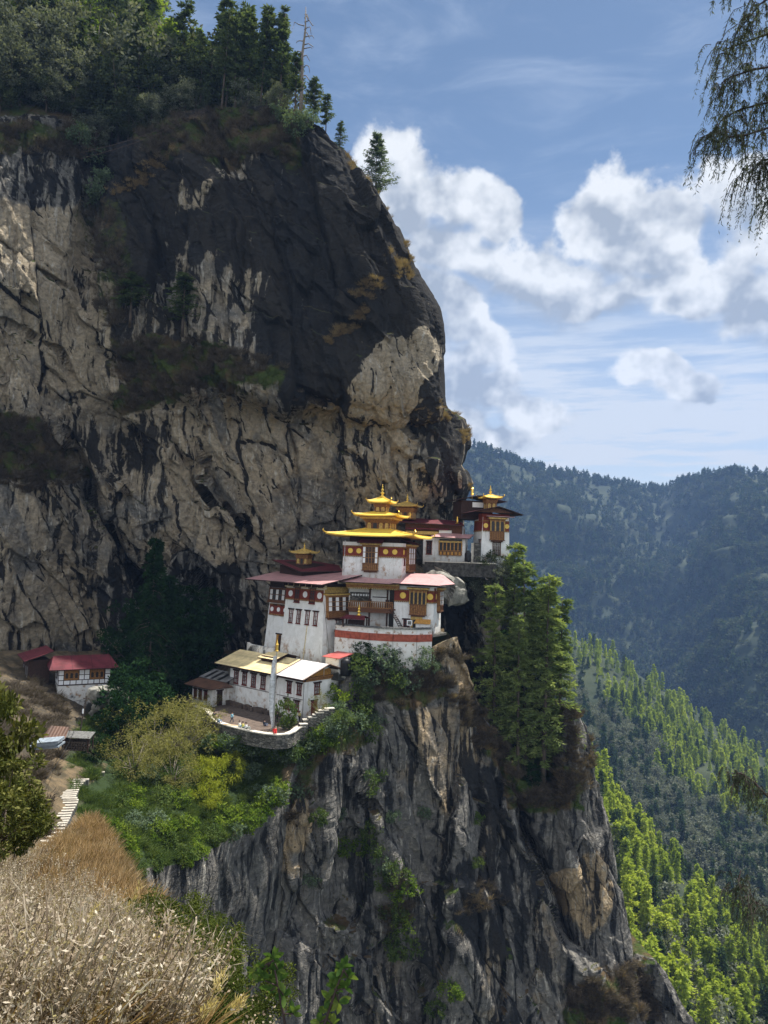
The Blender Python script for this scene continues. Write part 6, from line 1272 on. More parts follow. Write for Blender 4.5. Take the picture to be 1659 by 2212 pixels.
p = scatter_on('G', [([(160,1690),(420,1560),(620,1620),(580,1770),(430,1880),(300,1960),(230,1960),(180,1800)], 1), ([(180,1520),(420,1500),(420,1640),(150,1660)], .5)], 3400, 31)
stuff('ground_cover', 'green_tuft', p, RN.uniform(.4, 1.1, len(p)), 'green leafy ground cover on the slope')
p = scatter_on('G', [([(-300,1450),(130,1480),(150,1600),(110,1690),(-300,1750)], 1), ([(-300,1750),(100,1710),(95,1800),(-300,1900)], 1)], 2600, 32)
stuff('withered_grass', 'brown_scrub', p, RN.uniform(.5, 1.3, len(p)), 'withered brown grass on the slope below the hut')
# ---- valley forests
def slope_pts(key, poly, n, seed, sink=1.0):
    PX, PY, P = GR[key]; rng = np.random.default_rng(seed); m = inpoly(PX, PY, poly, 4)*np.abs(np.gradient(PX, axis=1))*np.abs(np.gradient(PY, axis=0))*(.55+sstep(fbm(np.stack([PX/38, PY/30, 0*PX], -1), 3, seed+3), .40, .55)); m = (m/m.sum()).ravel()
    idx = rng.choice(m.size, n, p=m, replace=True); q = P.reshape(-1, 3)[idx].copy(); q[:, 2] -= sink; return q+rng.normal(size=q.shape)*np.array([1.5, 1.5, 0])*q[:, 1:2]/400, PX.ravel()[idx], PY.ravel()[idx]
def far_kind(key, gen, leafm): tb, br, V, F = gen; KIND.setdefault(key, []).append((np_mesh(key, V, F, M[leafm]), None))
for s_ in range(3): far_kind('far_tree', broadleaf(s_+200, 1, .42, 12, 10, .26, limbs=0, cr=.3, bottom=.1, lw=.7), 'oak')
for s_ in range(3): far_kind('far_pine', conifer(s_+210, 1, .24, 8, 4, 3, 2, .17, base=.08, leafW=.7, gaps=.05), 'pine')
p, px, py = slope_pts('F', [(780,900),(1659,900),(1720,900),(1720,1860),(780,1860)], 15000, 41, 3); far = RN.uniform(13, 25, len(p))
half = RN.random(len(p)) < .5; stuff('far_broadleaf_forest', 'far_tree', p[half], far[half]*.9, 'blue-hazed broadleaf forest on the distant mountain'); stuff('far_pine_forest', 'far_pine', p[~half], far[~half], 'blue-hazed pine forest on the distant mountain')
def skyline(key, n, lo, hi, seed):
    PX, PY, P = GR[key]; rng = np.random.default_rng(seed); c = rng.uniform(lo, hi, n); j = np.array([int(np.argmin(abs(PX[0]-x))) for x in c]); return P[rng.integers(0, 3, n), j]
p = skyline('F', 330, 960, 1700, 44)-np.array([0, 0, 2.0]); stuff('skyline_pines', 'far_pine', p, RN.uniform(15, 27, len(p)), 'row of tiny pines along the far skyline')
# middle ridge: dark mixed trees, brighter pines along its crest
PXm, PYm, Pm = GR['M']
def crestband(px): return np.interp(px, [1180,1240,1330,1420,1500,1570,1659,1800], [1340,1378,1425,1485,1535,1592,1645,1720])
p, px, py = slope_pts('M', [(1180,1340),(1240,1378),(1330,1425),(1420,1485),(1500,1535),(1570,1592),(1659,1645),(1720,1680),(1720,2250),(1180,2250)], 3400, 45, 1.5)
hb = (py-crestband(px)) < (95+110*fbm(np.stack([px/60, py/60, 0*px], -1), 2, 9))*np.clip((px-1150)/250, .5, 1.15)
sc = RN.uniform(9, 21, len(p)); stuff('ridge_pine_forest', 'slope_pine', p[hb], sc[hb], 'bright pines along the crest of the middle ridge')
a = RN.random(len(p)) < .55; stuff('ridge_oak_forest', 'slope_oak', p[~hb & a], sc[~hb & a]*.8, 'dull green broadleaf trees filling the middle ridge'); stuff('ridge_dark_pines', 'dark_slope_pine', p[~hb & ~a], sc[~hb & ~a], 'dark pines filling the middle ridge')
# lower ridge: individual bright pines
p, px, py = slope_pts('R', [(1270,1640),(1290,1660),(1330,1742),(1400,1822),(1470,1885),(1530,1950),(1600,2012),(1659,2062),(1680,2080),(1690,2300),(1270,2300)], 430, 46, .8)
vis = (px < 1690) & (py < 2290); p, px, py = p[vis], px[vis], py[vis]; order = np.argsort(p[:, 1]); used = 0; rest = []
for k in order:
    d = toP(p[k]); oak = RN.random() < .22
    if used < 290:
        used += 1; h = RN.uniform(10, 21)
        plant('slope_oak' if oak else 'slope_pine', Vector(p[k]), h*(.75 if oak else 1), 'dull rounded broadleaf tree among the lower ridge pines' if oak else 'bright sunlit pine on the lower ridge', 'tree', 'broadleaf trees on the lower ridge' if oak else 'pines on the lower ridge', name='broadleaf_tree' if oak else 'pine_tree')
    else: rest.append(k)
if rest: stuff('lower_ridge_forest', 'slope_pine', p[rest], RN.uniform(12, 18, len(rest)), 'bright pines higher up the lower ridge')
p = skyline('R', 60, 1270, 1700, 47)-np.array([0, 0, 1.0]); stuff('lower_ridge_crest', 'slope_pine', p, RN.uniform(11, 17, len(p)), 'bright pines along the crest of the lower ridge')
# ---------------------------------------------------------------- courtyard, people and small things
ZC = W(654.4, 1553, 118).z
def terrace():
    path = [(420,1524),(433,1528),(445,1532.5),(453.6,1541),(462,1551.6),(473,1560),(495,1566.5),(525,1574),(550,1579.5),(570,1583),(601,1586),(620,1584.5),(634,1579),(644,1571),(656,1566)]
    zt = ZC+.15; P = [Wz(a, b, zt) for a, b in path]; o = empty('courtyard_wall', P[6]-Vector((0, 0, 3.2))); tag(o, 'curved rubble wall with pale flat coping edging the courtyard below the hall', 'wall')
    def rib(z0, z1, d0, d1, name, mat, wob=0):
        mb = MB(); Q = []
        for k, p in enumerate(P):
            t = (P[min(k+1, len(P)-1)]-P[max(k-1, 0)]); n = Vector((t.y, -t.x, 0)).normalized(); Q.append((p+n*d0, p+n*d1))
        for k in range(len(P)-1):
            (a0, a1), (b0, b1) = Q[k], Q[k+1]; mb.hexa([(v.x-o.location.x, v.y-o.location.y, z0-o.location.z) for v in (a1, b1, b0, a0)]+[(v.x-o.location.x, v.y-o.location.y, z1-o.location.z) for v in (a1, b1, b0, a0)])
        mb.build(name, M[mat], o)
    rib(zt-2.1, zt-.16, -.45, .2, 'wall_body', 'masonry'); rib(zt-.155, zt, -.55, .32, 'coping', 'stonewhite')
    inner = [(v.x, v.y, ZC-.55) for v in P]+[tuple(W(705, 1545, 119))[:2]+(ZC-.55,), tuple(W(690, 1520, 124))[:2]+(ZC-.55,), tuple(W(470, 1515, 136))[:2]+(ZC-.55,), tuple(W(400, 1515, 134))[:2]+(ZC-.55,)]
    f = MB(); f.slab(inner, 1.2); tag(f.build('courtyard_ground', M['courtsoil']), 'trodden earth courtyard in front of the hall', kind='structure')
    st = empty('courtyard_steps', W(656, 1566, 113)); tag(st, 'flight of pale stone slabs climbing past the right end of the hall', 'stair'); pts = [(651,1568,0),(655.5,1562.5,.35),(662,1553,.8),(674,1548,1.15),(683.5,1542.5,1.5),(690,1538,1.8),(698,1533,2.1),(711,1529,2.3)]
    for k, (a, b, dz) in enumerate(pts):
        p = Wz(a, b, ZC+.15+dz)-st.location; m = MB(); l = 1.0 if k < 6 else 1.3; m.box(-l*.62, l*.62, -.42, .42, -.14, 0); q = m.build('slab', M['stonewhite'], st, loc=p); q.rotation_euler = (0, 0, .35)
        m = MB(); m.box(-l*.6, l*.6, -.40, .5, -2.2, -.145); q = m.build('riser', M['masonry'], st, loc=p); q.rotation_euler = (0, 0, .35)
terrace()
def flagpole():
    b = Wz(590.5, 1581, ZC-.5); top = W(590.5, 1384, b.y); h = top.z-b.z; o = empty('flagpole', b); tag(o, 'tall pole with a gilt tip and a long grey vertical prayer flag in the courtyard', 'flagpole')
    m = MB(); m.tube([(0, 0, 0), (.02, 0, h-.9)], [.10, .06], 8); m.build('pole', M['metal'], o); m = MB(); m.lathe((.02, 0, h-1.6), [(.12, 0), (.26, .08), (.26, .14), (.2, .2), (.2, 1.0), (.26, 1.05), (.14, 1.2), (.06, 1.5), (.02, 1.8)], 10); m.build('gilt_tip', M['goldmetal'], o)
    n = 34; vs = []; fs = []
    for k in range(n+1):
        t = k/n; z = h-2.2-(h-2.7)*t; wd = 0.72*min(1, .55+t*3) if t < .75 else 0.72*(1-(t-.75)/.25*.72); wv = .07*math.sin(t*9)
        vs += [(-.08, 0, z), (-.08-wd*.5+wv*.3, .14*math.sin(t*14)-.05, z-.05), (-.08-wd+wv, .10*math.sin(t*11+1), z-.1)]
    for k in range(n): fs += [(k*3, k*3+1, k*3+4, k*3+3), (k*3+1, k*3+2, k*3+5, k*3+4)]
    m = MB(); m.add(vs, fs); q = m.build('prayer_flag', M['flagcloth'], o, True); s = q.modifiers.new('s', 'SOLIDIFY'); s.thickness = .02
flagpole()
SK = simple('skin', (0.35, 0.21, 0.14), 0.7)
def cloth(c): k = 'cloth_%02d_%02d_%02d' % tuple(int(v*99) for v in c); return M.setdefault(k, None) or M.__setitem__(k, simple(k, c, .85)) or M[k]
def skinmesh(name, V, E, Rr, mat, parent):
    m = bpy.data.meshes.new(name); m.from_pydata(V, E, []); m.materials.append(mat); o = obj(name, m, parent); sk = o.modifiers.new('skin', 'SKIN'); m.skin_vertices.new() if not m.skin_vertices else None
    for k, r in enumerate(Rr): m.skin_vertices[0].data[k].radius = (r, r)
    m.skin_vertices[0].data[0].use_root = True; ss = o.modifiers.new('s', 'SUBSURF'); ss.levels = 1; ss.render_levels = 1; return o
def person(loc, rz, pose, top, legs, label, hair=(.02, .015, .012)):
    o = empty('person', loc, rz); tag(o, label, 'person')
    if pose == 'stand': pel, kn, an, toe = .92, [(.11, .02, .5), (-.11, .05, .5)], [(.12, .0, .08), (-.12, .08, .08)], [(.13, -.14, .03), (-.13, -.06, .03)]; pz = .92; py_ = 0
    elif pose == 'walk': pz = .9; py_ = 0; kn = [(.10, -.16, .5), (-.10, .06, .48)]; an = [(.10, -.22, .08), (-.10, .30, .12)]; toe = [(.11, -.38, .04), (-.11, .18, .03)]
    else: pz = .12; py_ = .1; kn = [(.14, -.38, .42), (-.14, -.36, .38)]; an = [(.13, -.58, .06), (-.13, -.62, .05)]; toe = [(.13, -.74, .04), (-.14, -.78, .04)]
    s = pz-.92; H = lambda x, y, z: (x, y+py_, z+s)
    ln = .0 if pose != 'sit' else .08
    V = [(0, py_, pz), H(0, ln*.5, 1.15), H(0, ln, 1.38), H(0, ln, 1.48), H(0, ln-.01, 1.60), H(0, ln-.02, 1.70), H(.19, ln, 1.40), H(.25, .02, 1.12), H(.20, -.14, .94), H(.19, -.20, .87), H(-.19, ln, 1.40), H(-.25, .03, 1.12), H(-.22, -.10, .92), H(-.21, -.15, .85), (.09, py_, pz-.02), kn[0], an[0], toe[0], (-.09, py_, pz-.02), kn[1], an[1], toe[1]]
    E = [(0, 1), (1, 2), (2, 3), (3, 4), (4, 5), (2, 6), (6, 7), (7, 8), (8, 9), (2, 10), (10, 11), (11, 12), (12, 13), (0, 14), (14, 15), (15, 16), (16, 17), (0, 18), (18, 19), (19, 20), (20, 21)]
    R_ = [.13, .12, .13, .05, .09, .075, .06, .045, .032, .035, .06, .045, .032, .035, .08, .055, .04, .035, .08, .055, .04, .035]
    skinmesh('body', V, E, R_, SK, o)
    skinmesh('jacket', [V[i] for i in (0, 1, 2, 6, 7, 8, 10, 11, 12)], [(0, 1), (1, 2), (2, 3), (3, 4), (4, 5), (2, 6), (6, 7), (7, 8)], [.155, .15, .15, .08, .065, .05, .08, .065, .05], cloth(top), o)
    skinmesh('trousers', [V[i] for i in (0, 14, 15, 16, 18, 19, 20)], [(0, 1), (1, 2), (2, 3), (0, 4), (4, 5), (5, 6)], [.145, .10, .075, .06, .10, .075, .06], cloth(legs), o)
    hx = H(0, ln+.015, 1.68); m = MB(); m.lathe((hx[0], hx[1], hx[2]-.06), [(.085, 0), (.115, .05), (.11, .10), (.07, .15), (.01, .17)], 8); m.build('hair', cloth(hair), o, True); return o
def pc(px, py, dz=0): return Wz(px, py, ZC-.55+dz)
PPL = [((500.5, 1562), 1.2, 'walk', (.20, .42, .52), (.06, .08, .11), 'person in a light blue top walking across the courtyard'),
       ((597.5, 1562), .4, 'stand', (.02, .02, .025), (.02, .02, .025), 'person in dark clothes standing just right of the flagpole'),
       ((646.5, 1560), -.6, 'stand', (.50, .44, .18), (.03, .03, .03), 'person in a pale yellow top standing near the slab steps'),
       ((572.5, 1568), .8, 'sit', (.03, .035, .05), (.10, .13, .2), 'person in dark clothes crouching left of the flagpole')]
for (a, b), rz, ps, t, l, lab in PPL: person(pc(a, b), rz, ps, t, l, lab)
SITW = [((463, 1550), .5, (.03, .03, .05), (.04, .04, .05), 'person in black sitting first from the left on the courtyard wall'), ((467, 1555), .6, (.35, .26, .2), (.03, .03, .05), 'person in a tan top sitting second from left on the courtyard wall'),
        ((472, 1560), .8, (.55, .62, .70), (.15, .25, .42), 'person in a pale top and blue trousers sitting third from left on the wall'), ((519, 1571), 1.2, (.62, .60, .55), (.2, .4, .5), 'person in a white top sitting on the middle of the courtyard wall'),
        ((526.5, 1573), 1.2, (.50, .45, .12), (.18, .3, .35), 'person in a yellow top sitting on the middle of the courtyard wall'), ((533, 1575), 1.0, (.55, .55, .55), (.3, .33, .3), 'person in a grey top sitting right of the one in yellow'), ((593.5, 1584), .3, (.62, .03, .025), (.5, .03, .03), 'person in bright red sitting on the wall at the foot of the flagpole')]
for (a, b), rz, t, l, lab in SITW: person(Wz(a, b, ZC+.15), rz, 'sit', t, l, lab)
zt_ = W(1012, 1214, 141).z-.08
person(Wz(950.5, 1211, zt_), .3, 'sit', (.03, .03, .04), (.03, .03, .03), 'person in dark clothes sitting on the upper terrace edge'); person(Wz(982.5, 1211.5, zt_), -.2, 'sit', (.60, .08, .04), (.5, .5, .48), 'person in red sitting on the upper terrace edge'); person(Wz(977.5, 1211.5, zt_)+Vector((0, .8, 0)), 0, 'stand', (.12, .09, .09), (.05, .04, .05), 'person in a brown top standing on the upper terrace')
# blanket on the wall
bl = empty('blanket', Wz(500, 1566.5, ZC+.16)); tag(bl, 'tan cloth spread along the top of the courtyard wall', 'blanket'); m = MB(); m.box(-1.3, 1.4, -.2, .25, .0, .05); m.build('cloth', M['dry'] and simple('tan', (.45, .32, .2), .9), bl); bl.rotation_euler = (0, 0, -.30)
# stools / stone blocks in the courtyard
rg3 = random.Random(9)
for k in range(14):
    a, b = rg3.uniform(606, 640), rg3.uniform(1556, 1577); o = empty('stone_block', pc(a, b), rg3.random()*3); tag(o, 'rough stone block lying in the corner of the courtyard', 'stone block', 'stone blocks in the courtyard corner'); s = rg3.uniform(.2, .45); m = MB(); m.frus(-s, s, -s*.7, s*.7, 0, s*1.0, .15); m.build('block', M['masonry'] if k % 2 else M['slate'], o)
    
plant('mid_bush', pc(618, 1576), 4.4, 'small green tree growing in the courtyard in front of the hall', 'tree', name='small_tree', sxy=.62)
plant('willow', W(688, 1552, 114.5), 4.0, 'small sparse yellow-green tree beside the slab steps', 'tree', name='small_tree', sxy=.55)
ca = empty('cable', W(190, 325, 140)); tag(ca, 'thin sagging cables strung across the notch near the cliff top', 'cable'); m = MB(); b_ = ca.location
for dz in (0, -1.2):
    A, B = W(175, 330, 139)-b_+Vector((0, 0, dz)), W(445, 236, 149)-b_+Vector((0, 0, dz*.4)); m.tube([A.lerp(B, t)-Vector((0, 0, 1.0*math.sin(math.pi*t))) for t in np.linspace(0, 1, 9)], .035, 4)
m.build('wire', M['darktimber'], ca)
# boulder under the upper terrace
def boulder(px, py, Y, rx, ry, rz_, label, seed, mat='boulderstone', name='boulder', rot=0):
    bm = bmesh.new(); bmesh.ops.create_icosphere(bm, subdivisions=5, radius=1); V = np.array([v.co[:] for v in bm.verts]); n = V/np.linalg.norm(V, axis=1, keepdims=True)
    f, c = facets(V[None]*1.1+seed, seed, 1.0); V = V*(1+.42*f[0]+.10*(fbm(V[None]*4, 4, seed)[0]-.5))[:, None]; V[:, 2] = np.where(V[:, 2] > .55, .55+(V[:, 2]-.55)*.25, V[:, 2]); V *= np.array([rx, ry, rz_])
    for v, q in zip(bm.verts, V): v.co = q
    me = bpy.data.meshes.new(name); bm.to_mesh(me); bm.free(); me.materials.append(M[mat]); o = obj(name, me, loc=W(px, py, Y)); o.rotation_euler = (0, rot, .3); return tag(o, label, name)
M['boulderstone'] = simple('boulderstone', (.23, .22, .19), .85, var=.45, scale=.9, bstr=.7, bdist=.25)
boulder(962, 1264, 139.8, 4.0, 3.0, 3.1, 'huge pale boulder wedged between the pink roof and the upper terrace', 3, rot=.45)
boulder(235, 1505, 116, 2.6, 2, 2.4, 'grey boulder beside the whitewashed plinth of the hut', 7); boulder(1258, 2150, 131, 2.2, 2, 1.5, 'pale rock jutting from the dry brush at the bottom of the cliff', 9)
# utility pole, sheds and stacks in the gully
up = empty('utility_pole', W(168, 1602, 98)); tag(up, 'leaning wooden utility pole with cables below the hut', 'utility pole'); h = W(181, 1503, 98).z-up.location.z; m = MB(); m.tube([(0, 0, -.5), (.8, 0, h)], [.10, .07], 6); m.build('pole', M['bark'], up); m = MB(); m.tube([(.35, 0, h-.3), (1.2, 0, h-.35)], .05, 4); m.build('crossarm', M['bark'], up); m = MB(); m.box(.42, .58, -.2, -.1, h*.62, h*.72); m.build('notice', M['whitepane'], up)
e = W(95, 1690, 62)-up.location; m = MB(); a = Vector((.75, 0, h-.3)); m.tube([a+(e-a)*t-Vector((0, 0, 1.2*math.sin(math.pi*t))) for t in np.linspace(0, 1, 10)], .03, 4)
e = W(118, 1497, 118)-up.location; m.tube([a+(e-a)*t-Vector((0, 0, .8*math.sin(math.pi*t))) for t in np.linspace(0, 1, 8)], .03, 4); m.build('cable', M['plastic'], up)
o = empty('woodshed', W(168, 1606, 96)); tag(o, 'low open woodshed with a grey sheet roof at the foot of the utility pole', 'shed'); m = MB()
for x in (-1.6, 1.6):
    for y in (-.8, .8): m.box(x-.07, x+.07, y-.07, y+.07, -.8, 1.0)
m.build('post', M['darktimber'], o); m = MB(); m.slab([(-1.9, -1.0, 1.0), (1.9, -1.0, .9), (1.8, 1.0, 1.3), (-1.8, 1.0, 1.35)], .05); m.build('roof', M['slate'], o); m = MB()
for k in range(9):
    for j in range(4): m.tube([(-1.5+.33*k+.1*(j % 2), -.9, -.6+.3*j), (-1.5+.33*k+.1*(j % 2), .8, -.6+.3*j)], .14, 6)
m.build('log_stack', M['bark'], o)
o = empty('sheet_stack', W(102, 1612, 88)); tag(o, 'stack of pale corrugated metal sheets lying on the slope', 'metal sheets'); m = MB(); rg4 = random.Random(2)
for k in range(7): z = .12*k; a = rg4.uniform(-.2, .2); m.slab([(-1.7+a, -.6, z-.3), (1.5+a, -.9, z+.15), (1.7+a, .5, z+.4), (-1.5+a, .8, z-.05)], .05)
m.build('sheets', M['metal'] if False else M['greyroof'], o); M['bluesheet'] = simple('bluesheet', (.32, .37, .42), .45, .3)
o.children[0].data.materials[0] = M['bluesheet']
o = empty('rusty_shelter', W(122, 1594, 95)); tag(o, 'small collapsed shelter with a dull red roof above the metal sheets', 'shelter'); m = MB(); m.slab([(-1.4, -.8, .2), (1.4, -.8, .1), (1.2, .9, 1.2), (-1.2, .9, 1.3)], .06); m.build('roof', M['rustroof'], o); m = MB(); m.box(-1.1, 1.1, -.5, .8, -.8, .15); m.build('frame', M['darktimber'], o)
# stone stairs on the slope
ss = empty('stone_stairs', near('G', 150, 1720)); tag(ss, 'long pale stone staircase climbing the green slope at left', 'stair')
ctl = [(209,1670),(190,1679),(168,1689),(158,1701),(152,1712),(147,1722),(153,1732),(146,1746),(138,1760),(133,1773),(126,1785),(118,1803),(98,1826),(72,1850)]
cx_ = np.interp(np.linspace(0, 13, 32), range(14), [a for a, b in ctl]); cy_ = np.interp(np.linspace(0, 13, 32), range(14), [b for a, b in ctl])
for k in range(32):
    p = near('G', cx_[k], cy_[k]); p = W(cx_[k], cy_[k], p.y-.6)+Vector((0, 0, .15)); wd = .013*p.y*.75*(1.25 if cx_[k] < 90 else 1); m = MB(); m.box(-wd, wd, -.20, .20, -.14, 0); q = m.build('step', M['stepstone'], ss, loc=p-ss.location); q.rotation_euler = (0, 0, .25+rg4.uniform(-.08, .08))
    m = MB(); m.box(-wd*.97, wd*.97, -.2, .3, -.8, -.163); q = m.build('riser', M['slate'], ss, loc=p-ss.location); q.rotation_euler = (0, 0, .25)

# ---------------------------------------------------------------- foreground plants
def ng_(px, py): return near('N', px, py)
for s_ in range(2): kind('rhododendron', broadleaf(s_+300, 1, .40, 78, 95, .042, tr=.025, cr=.16, bottom=.1, hollow=.5, limbs=14, lw=.5), 'rhodo')
for s_ in range(2): kind('box_shrub', broadleaf(s_+310, 1, .62, 110, 150, .030, tr=.02, cr=.17, bottom=0, hollow=.55, limbs=8, lw=.6), 'boxleaf')
RH = [(-140, 1905, 27, 9.6, .62, 'tall leafy rhododendron with sunlit yellow-green leaves at the left edge'), (-105, 1885, 24, 6.2, .62, 'second rhododendron, directly below the tall one at the left edge'), (-55, 1880, 26, 4.6, .66, 'rounded leafy shrub low at the left edge above the dry herbs'), (30, 1872, 28, 3.2, .8, 'leafy shrub beside the lower stone stairs'), (-10, 1890, 22, 3.4, 1.1, 'lowest leafy shrub at the left edge among the dry herbs')]
for px, py, Y, h, sxy, lab in RH: plant('rhododendron', W(px, py, Y), h, lab, 'shrub', name='rhododendron', sxy=sxy)
BX = [(262, 2062, 12, 1.05, 1.1), (325, 2088, 12, 1.25, 1.1), (378, 2130, 12, 1.1, 1.1), (425, 2172, 9, .9, 1.1), (470, 2215, 9, .72, 1.1), (300, 2135, 9, .85, 1.15), (362, 2180, 9, .8, 1.2), (425, 2240, 9, .62, 1.1), (505, 2270, 9, .42, 1.1), (235, 2025, 9, .9, 1.0), (175, 2010, 9, .6, 1.1), (90, 2060, 9, .45, 1.2), (220, 2110, 9, .5, 1.2)]
for k, (px, py, Y, h, sxy) in enumerate(BX): plant('box_shrub', ng_(px, py)-Vector((0, 0, .1)), h, 'dark small-leaved shrub in the foreground behind the dry herbs', 'shrub', 'dark small-leaved shrubs in the foreground', name='small_leaved_shrub', parts=('stem', 'foliage'), sxy=sxy)
def herb(seed):
    rng = np.random.default_rng(seed); tb = MB(); parts = []
    for k in range(9):
        a = rng.random()*6.28; ln = rng.uniform(.15, .5); h = rng.uniform(.55, 1.1); t = np.linspace(0, 1, 6); c = np.stack([np.cos(a)*ln*t**1.5, np.sin(a)*ln*t**1.5, h*t-.03], 1); tb.tube([tuple(q) for q in c], [.006]*6, 3, cap=False)
        n = 46; u = rng.random(n)**.6; p = np.stack([np.interp(u, t, c[:, i]) for i in range(3)], 1)+rng.normal(size=(n, 3))*.05*u[:, None]; parts.append(blades(p, rng.normal(size=(n, 3))+np.array([0, 0, .2]), .045*rng.uniform(.5, 1.3, n), .022*rng.uniform(.6, 1.3, n), rng))
        n = 12; p = c[rng.integers(2, 6, n)]; parts.append(blades(p, rng.normal(size=(n, 3))+np.array([0, 0, .6]), .16, .006, rng))
    V, F = join(parts); tv, tf = np.array(tb.v), np.array([f for f in tb.f]); V, F = join([(V, F), (tv, tf)]); KIND.setdefault('herb', []).append((np_mesh('herb', V, F, M['herb']), None))
for s_ in range(4): herb(s_+400)
def scatN(polys, n, seed, nearw=0.0):
    return scatter_on('N', polys, n, seed)
p = scatN([([(-80,1860),(100,1890),(190,1965),(240,2060),(310,2150),(400,2330),(-80,2330)], 1)], 1900, 51); p = p[p[:, 1] > 2.4]
k_ = RN.random(len(p)) < .74; q_ = p[~k_]; stuff('dry_grass_clumps', 'dry_tuft', q_, RN.uniform(.35, .75, len(q_))*(.55+q_[:, 1]*.03), 'golden dry grass growing between the foreground herbs'); p = p[k_]
stuff('dry_herbs', 'herb', p, RN.uniform(.25, 1.0, len(p))*(.6+p[:, 1]*.032), 'pale dry herbs with fluffy seed leaves covering the near slope')
p = scatN([([(20,1840),(110,1850),(190,1790),(240,1830),(255,1960),(330,2050),(100,1960),(0,1900)], 1)], 1500, 52); stuff('tawny_slope_grass', 'dry_tuft', p, RN.uniform(.5, 1.1, len(p)), 'tawny dry grass on the sunlit hump of the near slope')
p = scatN([([(60,1800),(190,1780),(245,1820),(300,2010),(100,1960)], 1)], 700, 53); stuff('russet_grass', 'orange_tuft', p, RN.uniform(.5, 1.0, len(p)), 'russet grass at the crest of the near slope')
# single grass stalks and seed heads
GS = [(215,2120,298,1922,6.0,'plume'),(250,2150,340,2035,5.0,'plume'),(300,2230,402,2015,4.6,'seed'),(330,2260,445,2068,4.4,'seed'),(290,2240,335,2020,5,'thin'),(420,2260,480,2110,4.2,'plume'),(440,2270,520,2165,4.0,'plume'),(380,2280,462,2170,4.0,'plume'),(160,2180,280,1970,5.2,'thin'),(500,2290,556,2198,3.8,'seed'),(350,2250,420,2090,4.3,'thin'),(120,2150,210,1960,5.5,'plume'),(60,2200,150,2010,4.5,'thin')]
for k, (x0, y0, x1, y1, Y, ty) in enumerate(GS):
    b = W(x0, y0, Y); t = W(x1, y1, Y-.1); o = empty('grass_stalk' if ty != 'seed' else 'seed_head', b); tag(o, {'plume': 'tall dry grass stalk with a feathery plume in the foreground', 'seed': 'dry branching seed head standing above the foreground herbs', 'thin': 'thin bare grass stalk arching over the foreground herbs'}[ty], 'grass stalk', {'plume': 'plumed grass stalks', 'seed': 'dry seed heads', 'thin': 'thin grass stalks'}[ty])
    e = t-b; L = e.length; c = [Vector((0, 0, 0)), e*.35+Vector((0, 0, L*.06)), e*.7+Vector((0, 0, L*.07)), e]; m = MB(); m.tube([(0, 0, -.4)]+[tuple(q) for q in c], [.004, .004, .0035, .003, .0015], 4); m.build('stem', M['straw'], o)
    rng = np.random.default_rng(k+60); n = 70 if ty == 'plume' else (120 if ty == 'seed' else 14); u = rng.random(n)
    pz = np.array([list(c[2].lerp(c[3], q*1.15-.05)) for q in u]); jit = {'plume': .012, 'seed': .06, 'thin': .01}[ty]; pz += rng.normal(size=(n, 3))*jit
    d = np.array([list(e.normalized())])*(1.4 if ty == 'plume' else .3)+rng.normal(size=(n, 3))*.5; V, F = blades(pz, d, .05 if ty == 'plume' else .018, .006 if ty == 'plume' else .012, rng); obj('plume' if ty == 'plume' else 'seeds', np_mesh('seeds', V, F, M['straw' if ty != 'seed' else 'herb']), o)
# dark bare twigs crossing from the left
o = empty('bare_shrub', W(-60, 2150, 4.5)); tag(o, 'dark leafless shrub reaching in from the lower left corner', 'shrub'); m = MB(); b0 = o.location
for (x0, y0, x1, y1, x2, y2) in [(-60,2150,120,2105,348,2112),(-60,2130,60,2060,200,2075),(-60,2190,80,2170,260,2160),(-60,2060,20,2090,70,2150),(-60,2120,40,2010,110,1990)]:
    A, B, C = W(x0, y0, 4.5)-b0, W(x1, y1, 4.3)-b0, W(x2, y2, 4.2)-b0; m.tube([A, A.lerp(B, .5)+Vector((0, 0, .01)), B, B.lerp(C, .5)+Vector((0, 0, .012)), C], [.009, .007, .006, .004, .002], 5)
m.tube([(0, 0, .1), (0, .1, -1.2)], [.012, .02], 5); m.build('twigs', M['twig'], o)
# two leafy sprigs at the bottom
def sprig(pts, Y, leaves, label, size, seed):
    P = [W(a, b, Y) for a, b in pts]; o = empty('leafy_sprig', P[0]); tag(o, label, 'plant'); m = MB(); m.tube([tuple(q-P[0]) for q in P], [.008-.0045*k/(len(P)-1) for k in range(len(P))], 6); rng = random.Random(seed); vs = []; fs = []
    for (a, b, cnt) in leaves:
        c = W(a, b, Y)-P[0]; nb_ = min((q-P[0] for q in P), key=lambda q: (q-c).length); m.tube([tuple(nb_), tuple(c)], [.004, .0025], 4)
        for k in range(cnt+3):
            an = 2*math.pi*k/cnt+rng.random(); d = Vector((math.cos(an), rng.uniform(-.5, .5), math.sin(an)*.75+.35)).normalized(); L = size*rng.uniform(.7, 1.15); s = d.cross(Vector((rng.uniform(-.5, .5), -1, rng.uniform(-.6, .6)))).normalized(); n = d.cross(s); i0 = len(vs)
            for j in range(6):
                t = j/5; wdt = L*.24*math.sin(math.pi*min(1, t*.93+.05))**.8; ce = c+d*(L*t)+n*(L*.10*math.sin(math.pi*t)); vs += [tuple(ce-s*wdt+n*wdt*.25), tuple(ce), tuple(ce+s*wdt+n*wdt*.25)]
            for j in range(5): q = i0+j*3; fs += [[q, q+1, q+4, q+3], [q+1, q+2, q+5, q+4]]
    m.build('stem', M['twig'], o, True); obj('leaves', np_mesh('leaves', np.array(vs), np.array(fs), M['glossleaf'], True), o)
